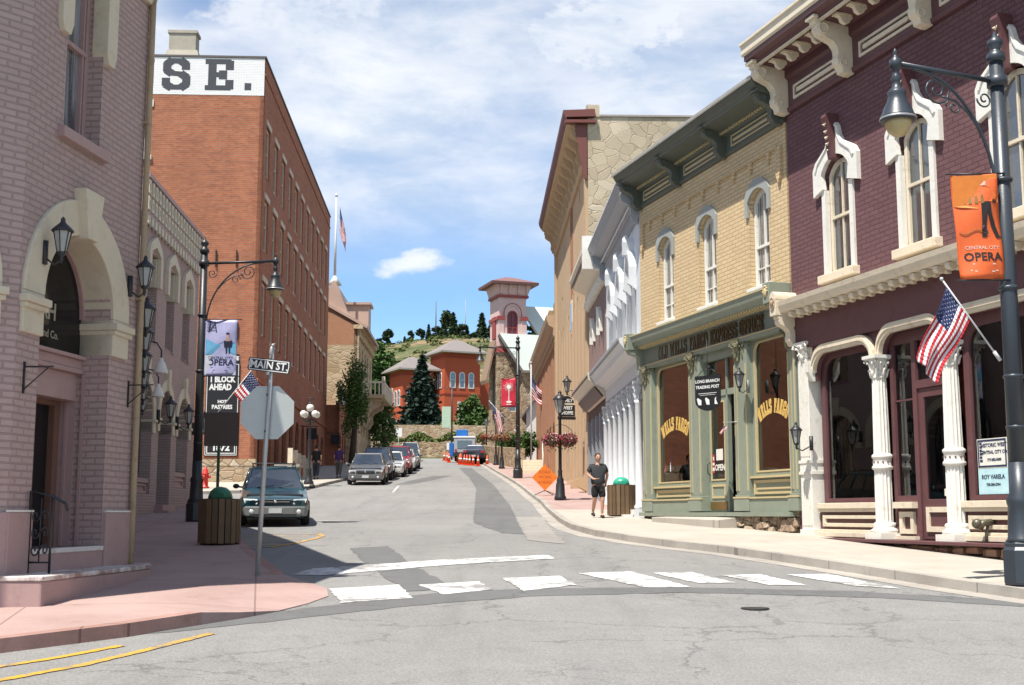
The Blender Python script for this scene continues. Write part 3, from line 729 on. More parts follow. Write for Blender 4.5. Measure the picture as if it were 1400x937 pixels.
# ------------------------------------------------------------------ maroon shop building (right foreground)
HR = dirv(190); HR = (-HR[0], -HR[1]); PJ = (5.7497, 25.3)
def maroon():
    B = Thing('shop_building', 'maroon painted brick shop building with cream window hoods and fluted white columns', 'building', PJ, HR, -.75)
    MW = brick('maroon_brick', (.150, .076, .080), (.130, .064, .069), (.102, .050, .055), .30, .092, .013, .9, .14, soot=.25)
    x0, x1 = .06, 11.6
    wins = [1.98, 4.50, 7.05, 9.6]; ww, wh = .86, 2.24; wz = 4.60
    mb = MB(); wallsheet(mb, x0, x1, 4.15, 8.3, [outline(c-ww/2-.05, c+ww/2+.05, wz, wz+wh+.04, .30) for c in wins], 0, .28)
    mb.box(x0, x1, .29, 12, 4.15, 9.1); mb.box(x0, x0+.25, .02, 12, -1.2, 4.14); mb.box(x1-.25, x1, .02, 12, -1.2, 4.14)
    B.part('wall', mb, MW)
    mb = MB(); mb.box(x0-.02, x1, .2, 12, 9.1, 9.2); mb.box(x0, x0+.3, .5, 12, 9.2, 9.5); B.part('roof', mb, M_roof)
    for c in wins:
        o = sash(B, c, wz, ww, wh, .26, M_cream, M_glass, .06, .085, .5, 1, sill=(.20, .16, .16, M_cream))
        if 'hood' not in B.cache:
            hb = MB(); a = ww/2+.06; o_ = ww/2+.36
            A = [(-o_, 1.62), (-o_, 2.16), (-o_+.10, 2.30), (-.30, 2.52), (-.20, 2.66), (-.14, 2.86), (-.06, 2.96), (.06, 2.96), (.14, 2.86), (.20, 2.66), (.30, 2.52), (o_-.10, 2.30), (o_, 2.16), (o_, 1.62)]
            Bp = [(-a+.05, 1.70), (-a, 1.98), (-a+.03, 2.05), (-.33, 2.18), (-.24, 2.23), (-.14, 2.27), (-.05, 2.285), (.05, 2.285), (.14, 2.27), (.24, 2.23), (.33, 2.18), (a-.03, 2.05), (a, 1.98), (a-.05, 1.70)]
            Bp = [(x, z+.02) for x, z in Bp]
            hb.strip(A, Bp, -.09-.06, -.055)
            R2 = [(x*.985, z-.03) for x, z in A]; hb.strip([(x*.90, z-.02) for x, z in A[1:-1]], [(x*.84, z-.05) for x, z in A[1:-1]], -.115-.06, -.09-.06)
            for s_ in (-1, 1): hb.box(s_*(a-.07)-(.0 if s_ > 0 else .13), s_*(a-.07)+(.13 if s_ > 0 else .0), -.05-.06, -.01, 0.0, 1.70)
            B.cache['hood'] = hb.mesh('hood')
            kb = MB(); kb.prismx([(0, 2.20), (-.16, 2.22), (-.20, 2.5), (-.24, 2.8), (-.30, 3.02), (-.26, 3.10), (0, 3.10)], -.085, .085)
            B.cache['keystone'] = kb.mesh('keystone')
            kb = MB()
            for i, (zz, r) in enumerate(((2.38, .018), (2.5, .022), (2.62, .026), (2.74, .022), (2.88, .02))):
                yy = -.17-.06 - (zz-2.2)*.13
                kb.ball((0, yy-.02, zz), r, 8, 5)
                if i: kb.tube([(0, yy, zz-.03), (-.05, yy-.015, zz+.02)], .009, 5); kb.tube([(0, yy, zz-.03), (.05, yy-.015, zz+.02)], .009, 5)
            B.cache['kleaf'] = kb.mesh('ornament')
        mkobj('hood', B.cache['hood'], M_cream2, o); k = mkobj('keystone', B.cache['keystone'], M_maroon, o, (0, -.06, 0))
        mkobj('ornament', B.cache['kleaf'], M_cream, o)
    # main cornice
    mb = MB(); d = .92
    mb.prismx([(0, 8.30), (-.07, 8.30), (-.09, 8.38), (-.05, 8.42), (-.05, 8.98), (-.12, 9.04), (-.12, 9.2), (-.78, 9.30), (-.80, 9.36), (-d, 9.40), (-d, 9.52), (.35, 9.52), (.35, 8.30)], x0-.06, x1)
    cor = B.part('cornice', mb, M_maroon)
    mb = MB(); mb.prismx([(-d-.012, 9.50), (-d-.05, 9.54), (-d-.05, 9.70), (-d-.09, 9.73), (-d-.09, 9.78), (.30, 9.80), (.30, 9.525), (-d+.05, 9.525)], x0-.10, x1)
    mb.prismx([(-.70, 9.285), (-.76, 9.285), (-.76, 9.24), (-.70, 9.24)], x0, x1)
    B.part('cornice_fascia', mb, M_cream)
    mb = MB()
    for i in range(5):     # framed panels between brackets
        a = .15 + i*2.47 + .36; b = a + 1.75
        if b > x1: break
        A = [(a, 8.50), (b, 8.50), (b, 8.80), (a, 8.80)]; C_ = [(a+.05, 8.55), (b-.05, 8.55), (b-.05, 8.75), (a+.05, 8.75)]
        mb.ring(A, C_, -.085, -.048); mb.box(a+.16, b-.16, -.10, -.047, 8.61, 8.69)
    B.part('cornice_panel', mb, M_cream)
    mod = MB(); mod.prismx([(-.30, 9.25), (-.62, 9.27), (-.62, 9.20), (-.55, 9.18), (-.52, 9.10), (-.44, 9.06), (-.36, 9.09), (-.34, 9.15), (-.30, 9.16)], -.05, .05)
    mod.box(-.08, .08, -.66, -.34, 9.215, 9.255)
    mm = mod.mesh('modillion', B.zb)
    big = MB(); big.prismx(bracket_prof(.80, 1.05, 9.32), -.11, .11); big.box(-.16, .16, -.86, -.02, 9.30, 9.36)
    for s_ in (-.115, .115):
        big.tube([(s_, -.62+.10*cos(t), 9.12+.10*sin(t)) for t in [2*pi*k/12 for k in range(13)]], .022, 6)
        big.tube([(s_, -.22+.07*cos(t), 8.48+.07*sin(t)) for t in [2*pi*k/12 for k in range(13)]], .018, 6)
    bmsh = big.mesh('bracket', B.zb)
    for i in range(5):
        mkobj('bracket', bmsh, M_cream, cor, (.14 + i*2.47, -.03, 0), bev=.012)
        for j in range(4): mkobj('modillion', mm, M_cream, cor, (.14 + i*2.47 + .50 + j*.49, 0, 0))
    # shopfront cornice
    mb = MB(); mb.prismx([(0, 3.96), (-.10, 3.96), (-.14, 4.03), (-.36, 4.05), (-.40, 4.10), (-.44, 4.18), (-.46, 4.27), (0, 4.31)], .22, x1)
    sc = B.part('shopfront_cornice', mb, M_cream)
    tb = MB(); tb.prismx([(0, 4.035), (-.32, 4.035), (-.33, 3.98), (-.28, 3.93), (-.20, 3.93), (-.16, 3.97), (-.10, 3.93), (0, 3.92)], -.055, .055)
    tb.tube([(-.06, -.29+.03*cos(t), 3.975+.03*sin(t)) for t in [2*pi*k/8 for k in range(9)]], .010, 5)
    tm = tb.mesh('bracket', B.zb)
    for i in range(24): mkobj('bracket', tm, M_cream, sc, (.55 + i*.32, -.02, 0))
    mb = MB(); mb.box(.22, x1, -.06, .30, 3.30, 3.96); B.part('frieze', mb, M_maroon)
    # left end console with a head
    mb = MB(); mb.box(.02, .26, -.50, .02, 4.00, 4.34); mb.prism(outline(.02, .26, 4.30, 4.50, .12), -.50, .02)
    mb.prismx(bracket_prof(.44, .62, 4.0), .05, .25); e = B.part('end_console', mb, M_cream, bev=.01)
    mb = MB(); mb.ball((.14, -.52, 4.26), .055, 10, 8, 1, .6, 1.3); mb.tube([(.14+.085*cos(t), -.51, 4.24+.13*sin(t)) for t in [2*pi*k/14 for k in range(15)]], .014, 6)
    B.part('carved_head', mb, flat('ochre_plaster', (.36, .26, .17), .8), e)
    # columns
    cols = [.50, 3.06, 5.13, 8.15, 10.6]
    cb = MB()
    cb.box(-.25, .25, -.25, .25, -.44, -.33); cb.lathe([(.24, -.33), (.25, -.28), (.20, -.25), (.19, -.22), (.205, -.18), (.175, -.15)], (0,0,0), 20)
    fluted(cb, 0, 0, -.15, .78, .155, .150); cb.lathe([(.16, .78), (.185, .80), (.185, .84), (.165, .86), (.165, .98), (.185, 1.0), (.185, 1.04), (.15, 1.07)], (0,0,0), 20)
    fluted(cb, 0, 0, 1.07, 2.42, .148, .128); capital(cb, 0, 0, 2.42, 2.84, .135)
    cm = cb.mesh('column', B.zb)
    for x in cols[1:]:
        o = mkobj('column', cm, M_cream2, B.e, (x, .02, 0))
        rb = MB()
        for k in range(12):
            t = 2*pi*k/12; rb.ball((.168*cos(t), .168*sin(t), .92), .017, 6, 4)
        mkobj('rivet_band', rb.mesh('rivet_band', B.zb) if 'rv' not in B.cache else B.cache['rv'], M_maroon, o)
    # left pilaster: square fluted post beside a flat panel
    pb = MB(); pb.box(.24, .76, -.08, .30, -.45, -.30); pb.box(.28, .72, -.05, .30, -.30, .779)
    for k in range(6): pb.box(.31+k*.066, .345+k*.066, -.066, -.05, -.22, .66); pb.box(.32+k*.062, .352+k*.062, -.064, -.05, 1.14, 3.0)
    pb.box(.25, .75, -.075, .30, .78, .84); pb.box(.27, .73, -.06, .30, .84, 1.0); pb.box(.25, .75, -.075, .30, 1.0, 1.06); pb.box(.30, .70, -.05, .30, 1.06, 3.06)
    capital(pb, .5, .12, 3.02, 3.42, .19, 1.15); pb.prismx([(0, 3.0), (-.16, 3.0), (-.15, 2.78), (-.06, 2.62), (0, 2.6)], .76, .88)
    B.part('pilaster', pb, M_cream2)
    # arched heads over the bays
    mb = MB(); mb2 = MB()
    bays = [(.90, 2.92, 2.62, 3.12), (3.20, 4.99, 2.86, 3.20), (5.27, 8.01, 2.86, 3.20), (8.29, 10.46, 2.86, 3.2)]
    edges = [.76, 3.06, 5.13, 8.15, x1]
    for k, (a, b, s_, t) in enumerate(bays):
        o_ = outline(a, b, 2.62, t, rc=.36); arc = o_[2:]
        mb2.prism([(edges[k]+.001, 2.62), (edges[k]+.001, 3.305), (edges[k+1]-.001, 3.305), (edges[k+1]-.001, 2.62), (b, 2.62)] + arc + [(a, 2.62)], .02, .12)
    for a, b, s_, t in bays:
        A = outline(a-.10, b+.10, 2.84, t+.17, rc=.46)[1:] ; C_ = outline(a, b, 2.84, t, rc=.36)[1:]
        A = A + [(a-.10, 2.84)]; C_ = C_ + [(a, 2.84)]
        mb.strip(A, C_, -.07, .018)
        A2 = [(x+(C_[i][0]-x)*.30, z+(C_[i][1]-z)*.30) for i, (x, z) in enumerate(A)]; C2 = [(x+(C_[i][0]-x)*.62, z+(C_[i][1]-z)*.62) for i, (x, z) in enumerate(A)]
        mb.strip(A2, C2, -.095, -.07)
    B.part('arch_moulding', mb, M_cream); B.part('spandrel', mb2, M_maroon)
    # shop windows: frame, glass, panelled bulkhead below
    def shopwin(a, b):
        fb = MB(); A = outline(a, b, .18, 3.22, rc=.40); C_ = outline(a+.15, b-.10, .30, 3.02, rc=.30); fb.ring(A, C_, .15, .27)
        w = B.part('window', fb, M_maroon)
        gb = MB(); gb.prism(outline(a+.12, b-.08, .26, 3.06, rc=.30), .20, .212); mkobj('pane', gb.mesh('pane', B.zb), GL, w)
        bb = MB(); bb.box(a-.1, b+.1, .10, .30, -.44, .20); B.part('bulkhead', bb, M_maroon)
        tb_ = MB(); tb_.box(a-.05, b+.08, .0, .11, .10, .21); tb_.box(a-.05, b+.08, .03, .11, .04, .10); tb_.box(a-.05, b+.08, -.02, .10, -.43, -.34); tb_.box(a-.03, b+.05, .02, .10, -.34, -.29)
        A = [(a+.06, -.24), (b-.04, -.24), (b-.04, -.02), (a+.06, -.02)]; C_ = [(a+.16, -.17), (b-.14, -.17), (b-.14, -.09), (a+.16, -.09)]
        tb_.ring(A, C_, .05, .102); B.part('bulkhead_moulding', tb_, M_cream, bev=.008)
    shopwin(.82, 2.95); shopwin(5.30, 8.0); shopwin(8.3, 10.45)
    # entrance bay
    mb = MB(); mb.box(3.20, 3.30, .15, .27, -.44, 3.2); mb.box(3.86, 3.98, .15, .27, -.44, 3.2); mb.box(4.90, 4.99, .15, .27, -.44, 3.2); mb.box(3.98, 4.90, .15, .27, 2.16, 2.30); mb.box(3.30, 3.86, .15, .27, .20, .32); mb.box(3.98, 4.9, .15, .27, 3.0, 3.2); mb.box(3.3, 3.86, .15, .27, 3.0, 3.2)
    mb.box(3.30, 3.86, .16, .26, -.44, .20); mb.box(3.30, 3.86, .18, .24, 1.98, 2.01)
    dfm = B.part('door_frame', mb, M_maroon)
    gb = MB(); gb.box(3.30, 3.86, .205, .215, .32, 3.0); mkobj('pane', gb.mesh('pane', B.zb), GL, dfm)
    gb = MB(); gb.box(3.98, 4.90, .205, .215, 2.30, 3.0); mkobj('pane', gb.mesh('pane', B.zb), GL, dfm)
    tb_ = MB(); tb_.box(3.30, 3.88, .03, .155, .10, .21); tb_.ring([(3.38,-.34),(3.80,-.34),(3.80,.04),(3.38,.04)], [(3.47,-.26),(3.71,-.26),(3.71,-.05),(3.47,-.05)], .10, .162); tb_.box(3.2, 3.9, .06, .16, -.44, -.38)
    B.part('bulkhead_moulding', tb_, M_cream)
    db = MB(); db.ring([(3.985,-.43),(4.895,-.43),(4.895,2.155),(3.985,2.155)], [(4.13,.25),(4.75,.25),(4.75,2.0),(4.13,2.0)], .18, .235); d_ = B.part('door', db, M_maroon, bev=.006)
    gb = MB(); gb.box(4.12, 4.76, .205, .215, .24, 2.01); mkobj('pane', gb.mesh('pane', B.zb), GL, d_)
    pb = MB(); pb.ring([(4.10,-.30),(4.78,-.30),(4.78,.12),(4.10,.12)], [(4.19,-.21),(4.69,-.21),(4.69,.03),(4.19,.03)], .150, .182); mkobj('door_panel', pb.mesh('door_panel', B.zb), M_cream, d_)
    hb = MB(); hb.tube([(4.82,.17,.62),(4.82,.12,.65),(4.82,.12,.80),(4.82,.17,.83)], .014, 6); hb.ball((4.82,.14,.98), .025); hb.ball((4.82,.14,.28), .03)
    mkobj('handle', hb.mesh('handle', B.zb), flat('brass', (.35, .22, .08), .35, .5, .8), d_)
    nb = MB(); nb.box(4.58, 4.70, .196, .203, .30, .42); mkobj('notice', nb.mesh('notice', B.zb), M_cream2, d_)
    # base ledge and rubble
    mb = MB(); mb.box(.22, x1, -.30, .12, -.50, -.445); B.part('base_ledge', mb, M_maroon, bev=.01)
    mb = MB(); mb.box(.2, x1, .0, .4, -1.6, -.50); B.part('foundation', mb, M_stonef)
    mb = MB(); rnd = random.Random(5); mb.M = Matrix.Identity(4)
    for i in range(13):
        cx = 3.3 + i*.40 + rnd.uniform(-.04, .04); l = rnd.uniform(.15, .19); hz = rnd.uniform(.05, .085)
        zt = -.51 - rnd.uniform(0, .03); b_ = [(cx-l, -.16, zt-2*hz), (cx+l, -.16, zt-2*hz), (cx+l, .1, zt-2*hz), (cx-l, .1, zt-2*hz)]
        t_ = [(cx-l*.9, -.18+rnd.uniform(0,.05), zt-rnd.uniform(0,.02)), (cx+l*.92, -.18+rnd.uniform(0,.05), zt), (cx+l, .1, zt), (cx-l, .1, zt)]
        mb.wedge(b_, t_)
    B.part('foundation_stones', mb, stone('red_rubble', [(.30,.15,.10), (.36,.22,.15), (.24,.12,.09)], (.15,.10,.08), 1.5, .8, .02), bev=.02)
    mb = MB(); mb.box(4.2, x1, -.24, -.05, -1.6, -.70); B.part('plinth', mb, M_kerbpink)
    # interior
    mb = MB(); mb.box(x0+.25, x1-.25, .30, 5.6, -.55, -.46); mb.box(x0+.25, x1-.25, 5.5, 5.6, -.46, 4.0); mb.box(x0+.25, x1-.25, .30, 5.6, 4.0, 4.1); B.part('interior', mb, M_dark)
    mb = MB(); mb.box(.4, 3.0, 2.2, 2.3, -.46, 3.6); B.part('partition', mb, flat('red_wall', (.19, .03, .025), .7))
    mb = MB(); mb.prism(outline(1.5, 2.5, -.4, 2.2, .5), 2.14, 2.19); mb.prism(outline(6.3, 7.4, -.4, 2.3, .55), 3.3, 3.36); B.part('mirror_arch', mb, flat('interior_shadow', (.012, .010, .010), .5))  # shadow inside the shop is put into the near-black of these arches
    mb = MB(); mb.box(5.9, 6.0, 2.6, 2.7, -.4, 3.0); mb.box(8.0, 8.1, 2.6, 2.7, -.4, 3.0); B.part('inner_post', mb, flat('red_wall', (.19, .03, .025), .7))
    # fire connection on the bulkhead
    fb = MB(); fb.tube([(5.93, .10, -.12), (5.93, -.10, -.14), (5.90, -.17, -.22)], [.05, .055, .075], 12); fb.ball((5.90, -.19, -.15), .08, 12, 8); fb.tube([(5.93, .0, -.12), (5.93, -.05, -.30), (5.93, -.05, -.46)], .022, 8)
    B.part('hose_connection', fb, paint('aged_brass', (.12, .11, .08), .45, .2, 6, .5, .6))
    # two window notices, one above the other
    def notice(z0, z1, bgc, lines, label, border):
        T = empty('window_notice', (0,0,0), 0, label, 'sign'); T.location = B.w(5.86, .185, z0); T.rotation_euler = (0,0,B.rz)
        pb_ = MB(); pb_.box(-.36, .36, 0, .012, 0, z1-z0); mkobj('board', pb_, bgc, T)
        if border:
            r = MB(); h_ = z1-z0; r.ring([(-.345,.015),(.345,.015),(.345,h_-.015),(-.345,h_-.015)], [(-.315,.045),(.315,.045),(.315,h_-.045),(-.315,h_-.045)], -.004, .001); mkobj('border', r, flat('sign_navy', (.02,.03,.07)), T)
        tb__ = MB()
        for s_, sz, zz, dx in lines: tb__.text(s_, sz, dx, zz, -.002, .002, .002)
        mkobj('lettering', tb__, flat('sign_navy', (.02,.03,.07)), T); return T
    T = notice(.72, 1.19, M_cream2, [('HISTORIC WEST', .085, .36, .05), ('CENTRAL CITY CO.', .075, .25, .05), ('777-582-5600', .06, .13, .05)], 'white notice with dark border in the shop window, above the pale blue one', True)
    mb = MB()
    for k in range(6): mb.box(-.30, -.23 - .01*(k % 2), -.003, 0, .10+k*.055, .14+k*.055)
    mkobj('emblem', mb, flat('sign_navy', (.02,.03,.07)), T)
    notice(.31, .715, flat('pale_blue_card', (.42, .62, .66), .6), [('ROY VARELA', .095, .27, 0), ('720-206-2764', .06, .15, 0)], 'pale blue card in the shop window reading ROY VARELA', False)
    # chandelier hanging inside
    C_ = empty('chandelier', B.w(7.15, 2.4, 1.7), B.rz, 'brass chandelier with small lit bulbs seen through the right shop window', 'chandelier')
    mb = MB(); mb.tube([(0,0,1.9),(0,0,.35)], .012, 6); mb.lathe([(.02,0),(.06,.08),(.03,.2),(.05,.3),(.02,.4)], (0,0,.0), 10)
    for k in range(8):
        t = 2*pi*k/8; mb.tube([(0.03*cos(t),.03*sin(t),.12),(.2*cos(t),.2*sin(t),.02),(.36*cos(t),.36*sin(t),.10),(.38*cos(t),.38*sin(t),.2)], .010, 5)
    mkobj('frame', mb, flat('brass', (.35,.22,.08)), C_)
    bl = MB(); bl.ball((0,0,0), .028, 8, 6, 1, 1, 1.4); bme = bl.mesh('bulb'); mbm = flat('lit_bulb', (1.0, .62, .25), .4, .3, 0, 5)
    for k in range(8):
        t = 2*pi*k/8; mkobj('bulb', bme, mbm, C_, (.38*cos(t), .38*sin(t), .24))
    return B
MAR = maroon()

# ------------------------------------------------------------------ green and yellow express-office building
def wells():
    B = Thing('shop_building', 'yellow painted brick building over an olive green shopfront lettered OLD WELLS FARGO EXPRESS OFFICE', 'building', PJ, HR, -.6)
    YB = brick('yellow_brick', (.60, .455, .27), (.54, .40, .235), (.43, .31, .175), .30, .092, .013, .8, .10, soot=.12)
    MG = paint('sage_paint', (.225, .255, .20), .5, .13, 2.2, .4, dirt=.35); MGd = paint('dark_olive_paint', (.085, .095, .078), .5, .1, 3, .4)
    MY = paint('ochre_trim', (.50, .40, .22), .5, .08, 3, .4)
    x0, x1 = -8.03, -.01
    wins = [-6.30, -3.85, -1.27]; ww, wh, wz = .90, 2.20, 4.88
    mb = MB(); wallsheet(mb, x0, x1, 4.5, 8.2, [outline(c-ww/2, c+ww/2, wz, wz+wh, .24) for c in wins], 0, .26)
    mb.box(x0, x1, .27, 12, 4.5, 8.9); mb.box(x0, x0+.25, .02, 12, -.8, 4.49); mb.box(x1-.2, x1, .02, 12, -.8, 4.49)
    B.part('wall', mb, YB)
    mb = MB(); mb.box(x0, x1, .2, 12, 8.9, 9.0); B.part('roof', mb, M_roof)
    mb = MB(); mb.lathe([(.14, 0), (.14, 1.5), (.20, 1.55), (.20, 1.75), (1e-4, 1.8)], (-5.0, 2.5, 9.0), 14); B.part('vent_pipe', mb, flat('galvanised', (.42,.42,.42), .4, .5, .6))
    gh = paint('grey_hood', (.30, .31, .29), .8, .15, 4, .2)
    for c in wins:
        o = sash(B, c, wz, ww-.02, wh-.01, .23, M_cream2, M_lace, .12, .10, .42, 1, sill=(.04, .08, .10, M_cream2), rails=(.2,))
        if 'hd' not in B.cache:
            hb = MB(); A = outline(-ww/2-.11, ww/2+.11, 1.62, wh+.22, .34)[1:]; C_ = outline(-ww/2+.01, ww/2-.01, 1.62, wh-.01, .24)[1:]
            A += [(-ww/2-.11, 1.62)]; C_ += [(-ww/2+.01, 1.62)]; hb.strip(A, C_, -.05-.12, -.118); B.cache['hd'] = hb.mesh('hood')
        mkobj('hood', B.cache['hd'], gh, o)
    # brick drop band under the cornice
    mb = MB(); mb.box(x0+.35, x1-.35, -.05, .0, 7.70, 7.78)
    for k in range(9):
        x = x0+.75+k*.82; mb.prism([(x-.06, 7.70), (x-.06, 7.58), (x-.02, 7.52), (x-.02, 7.46), (x+.02, 7.46), (x+.02, 7.52), (x+.06, 7.58), (x+.06, 7.70)], -.06, 0)
    for x in (x0+.16, x1-.34): mb.box(x, x+.18, -.06, 0, 7.15, 7.72); mb.prism([(x+.0, 7.15), (x+.03, 7.03), (x+.09, 6.93), (x+.15, 7.03), (x+.18, 7.15)], -.07, 0)
    B.part('drop_moulding', mb, YB)
    # main cornice
    mb = MB(); mb.prismx([(.25, 8.18), (-.05, 8.18), (-.08, 8.24), (-.05, 8.28), (-.05, 8.62), (-.14, 8.66), (-.16, 8.72), (-.62, 8.82), (-.62, 8.88), (-.68, 8.92), (-.74, 9.02), (-.76, 9.08), (.25, 9.10)], x0-.02, x1)
    cor = B.part('cornice', mb, MGd)
    mb = MB(); mb.prismx([(-.765, 9.04), (-.79, 9.06), (-.80, 9.12), (.25, 9.16), (.25, 9.105), (-.765, 9.085)], x0-.05, x1); B.part('gutter', mb, flat('pale_gutter', (.45,.44,.40), .5))
    mb = MB()
    for k in range(60): x = x0+.3+k*.125; mb.box(x, x+.06, -.20, -.14, 8.67, 8.72)
    for i in range(3):
        a = x0+.45+i*2.6; b = a+1.9; mb.ring([(a,8.32),(b,8.32),(b,8.58),(a,8.58)], [(a+.03,8.35),(b-.03,8.35),(b-.03,8.55),(a+.03,8.55)], -.07, -.048); mb.box(a+.1, b-.1, -.065, -.048, 8.42, 8.48)
    B.part('cornice_trim', mb, MY)
    bb = MB(); bb.prismx(bracket_prof(.62, .70, 8.84), -.09, .09); bb.box(-.13, .13, -.66, -.05, 8.80, 8.84)
    for s_ in (-.095, .095): bb.tube([(s_, -.46+.08*cos(t), 8.68+.08*sin(t)) for t in [2*pi*k/10 for k in range(11)]], .018, 5)
    bmsh = bb.mesh('bracket', B.zb)
    for x in (x0+.16, x0+2.70, x0+5.25, x1-.16): mkobj('bracket', bmsh, MGd, cor, (x, -.02, 0), bev=.01)
    # sign cornice
    mb = MB(); mb.prismx([(0, 4.30), (-.10, 4.30), (-.12, 4.36), (-.30, 4.40), (-.33, 4.46), (-.38, 4.50), (-.40, 4.60), (-.42, 4.66), (0, 4.72)], x0+.12, x1-.20)
    mb.box(x0+.15, x1-.2, -.09, .28, 3.78, 3.88); scn = B.part('sign_cornice', mb, MG)
    mb = MB()
    for k in range(58): x = x0+.34+k*.128; mb.prismx([(-.10, 4.39), (-.24, 4.40), (-.22, 4.34), (-.12, 4.31)], x, x+.07)
    mb.box(x0+.2, x1-.25, -.105, -.09, 3.86, 3.885); mb.box(x0+.2, x1-.25, -.425, -.405, 4.645, 4.67); B.part('dentils', mb, MY)
    mb = MB(); mb.box(x0+.15, x1-.2, -.06, .28, 3.88, 4.30); sb = B.part('sign_board', mb, paint('sign_grey_green', (.165,.185,.148), .55, .08))
    lb = MB(); W_ = slab_text(lb, 'OLD WELLS FARGO EXPRESS OFFICE', 0, 0, .29, -.06, .17, .62, .012, None, .10)
    lb = MB(); slab_text(lb, 'OLD WELLS FARGO EXPRESS OFFICE', -6.72, 3.945, .29, -.06, .085, .62*5.95/W_, .012, None, .10)
    mkobj('lettering', lb.mesh('lettering', B.zb), flat('dark_gilt', (.075,.05,.022), .5), sb)
    for x in (x0-.02, x1-.26):
        mb = MB(); mb.box(x, x+.27, -.50, .02, 4.30, 4.74); mb.prismx([(0, 4.30), (-.46, 4.30), (-.40, 4.20), (-.16, 4.12), (-.14, 3.80), (0, 3.74)], x+.02, x+.25); e = B.part('end_console', mb, MG, bev=.012)
        mb = MB(); mb.ball((x+.135, -.51, 4.53), .075, 10, 8, 1, .5, 1.35)
        for k in range(7): t = pi*k/6; mb.ball((x+.135+.085*cos(t), -.515, 4.55+.11*sin(t)), .025, 6, 5)
        mkobj('carved_head', mb.mesh('carved_head', B.zb), MY, e)
    # pilasters with leafy capitals
    for i, (a, b) in enumerate(((-7.86, -7.30), (-4.98, -4.36), (-2.56, -1.96), (-.14, .17))):
        mb = MB(); w = b-a; mb.box(a, b, -.04, .30, .42, 3.80); mb.box(a-.05, b+.05, -.10, .30, .06, .36); mb.box(a-.02, b+.02, -.07, .30, .36, .42)
        mb.box(a+.03, a+.11, -.06, -.04, .50, 3.30); pl = B.part('pilaster', mb, MG, bev=.01)
        mb = MB(); mb.box(a+.12, a+.135, -.052, -.04, .50, 3.30); mb.box(b-.06, b-.03, -.055, -.04, .5, 3.3); mb.box(a-.06, b+.06, -.11, -.06, .34, .375); mb.box(a-.005, a+.02, -.05, -.038, .5, 3.3); mkobj('trim', mb.mesh('trim', B.zb), MY, pl)
        mb = MB(); capital(mb, a+w*.30, .06, 3.36, 3.86, .15, 1.1); capital(mb, a+w*.72, .10, 3.36, 3.86, .13, 1.1); mkobj('capital', mb.mesh('capital', B.zb), paint('olive_gilt', (.15,.14,.085), .5, .3, 12), pl)
    # windows
    def win(a, b, z0):
        fb = MB(); fb.ring(outline(a, b, z0-.12, 3.86), outline(a+.16, b-.14, z0, 3.70, rc=.22)[:2] + outline(a+.16, b-.14, z0, 3.70, .0)[2:], .08, .2)
        w = B.part('window', fb, MG)
        r = MB(); r.ring(outline(a+.13, b-.11, z0-.03, 3.73, rc=.25), outline(a+.165, b-.145, z0+.005, 3.695, rc=.22), .068, .12); mkobj('trim', r.mesh('trim', B.zb), MY, w)
        g_ = MB(); g_.box(a+.14, b-.12, .135, .147, z0-.02, 3.72); mkobj('pane', g_.mesh('pane', B.zb), GL, w)
        bb_ = MB(); bb_.box(a-.1, b+.1, .06, .26, .03, z0-.12); bb_.box(a-.1, b+.1, -.06, .06, .03, .34); B.part('bulkhead', bb_, MG)
        tb_ = MB(); tb_.ring([(a+.08,.42),(b-.08,.42),(b-.08,z0-.20),(a+.08,z0-.20)], [(a+.15,.47),(b-.15,.47),(b-.15,z0-.26),(a+.15,z0-.26)], .025, .062); tb_.box(a-.02, b+.02, -.02, .085, z0-.155, z0-.11); tb_.box(a, b, -.085, -.055, .33, .365); tb_.box(a+.2, b-.2, .04, .062, .52, .56)
        B.part('bulkhead_trim', tb_, MY)
        return w
    wa = win(-7.30, -4.98, .80); wb = win(-1.96, -.12, .92)
    for (cx, w_, R_, zc, h_, ch) in ((-6.22, wa, 1.5, 1.84, .30, 1.5), (-1.12, wb, 1.1, 1.95, .28, 1.15)):
        lb = MB(); base = lambda u: (cx + R_*sin(u/R_), zc + R_*cos(u/R_) - R_*.82, -u/R_)
        q_ = slab_text(MB(), 'WELLS FARGO', 0, 0, h_, .132, .2, .6, .003, base, .12); slab_text(lb, 'WELLS FARGO', 0, 0, h_, .132, .135, .6*ch/q_, .003, base, .12)
        mkobj('lettering', lb.mesh('lettering', B.zb), flat('gilt_letter', (.62,.40,.12), .4), w_)
    # entrance
    mb = MB(); mb.box(-4.40, -4.35, .02, .30, .02, 3.8); mb.box(-2.60, -2.56, .30, 1.3, .02, 3.8); mb.box(-4.36, -2.56, .04, .30, 3.58, 3.79); B.part('entrance_reveal', mb, MG)
    mb = MB(); mb.ring([(-4.34,.05),(-3.36,.05),(-3.36,2.72),(-4.34,2.72)], [(-4.20,.80),(-3.50,.80),(-3.50,2.58),(-4.20,2.58)], .16, .21)
    d_ = B.part('door', mb, MG, bev=.005)
    g_ = MB(); g_.box(-4.22, -3.48, .18, .19, .78, 2.60); mkobj('pane', g_.mesh('pane', B.zb), GL, d_)
    r = MB(); r.ring([(-4.23,.77),(-3.47,.77),(-3.47,2.61),(-4.23,2.61)], [(-4.195,.805),(-3.505,.805),(-3.505,2.575),(-4.195,2.575)], .145, .165); r.ring([(-4.2,.36),(-3.5,.36),(-3.5,.68),(-4.2,.68)], [(-4.15,.41),(-3.55,.41),(-3.55,.63),(-4.15,.63)], .14, .162); mkobj('trim', r.mesh('trim', B.zb), MY, d_)
    r = MB(); r.box(-4.28, -3.42, .14, .16, .10, .28); mkobj('kick_plate', r.mesh('kick_plate', B.zb), flat('brass', (.35,.22,.08)), d_)
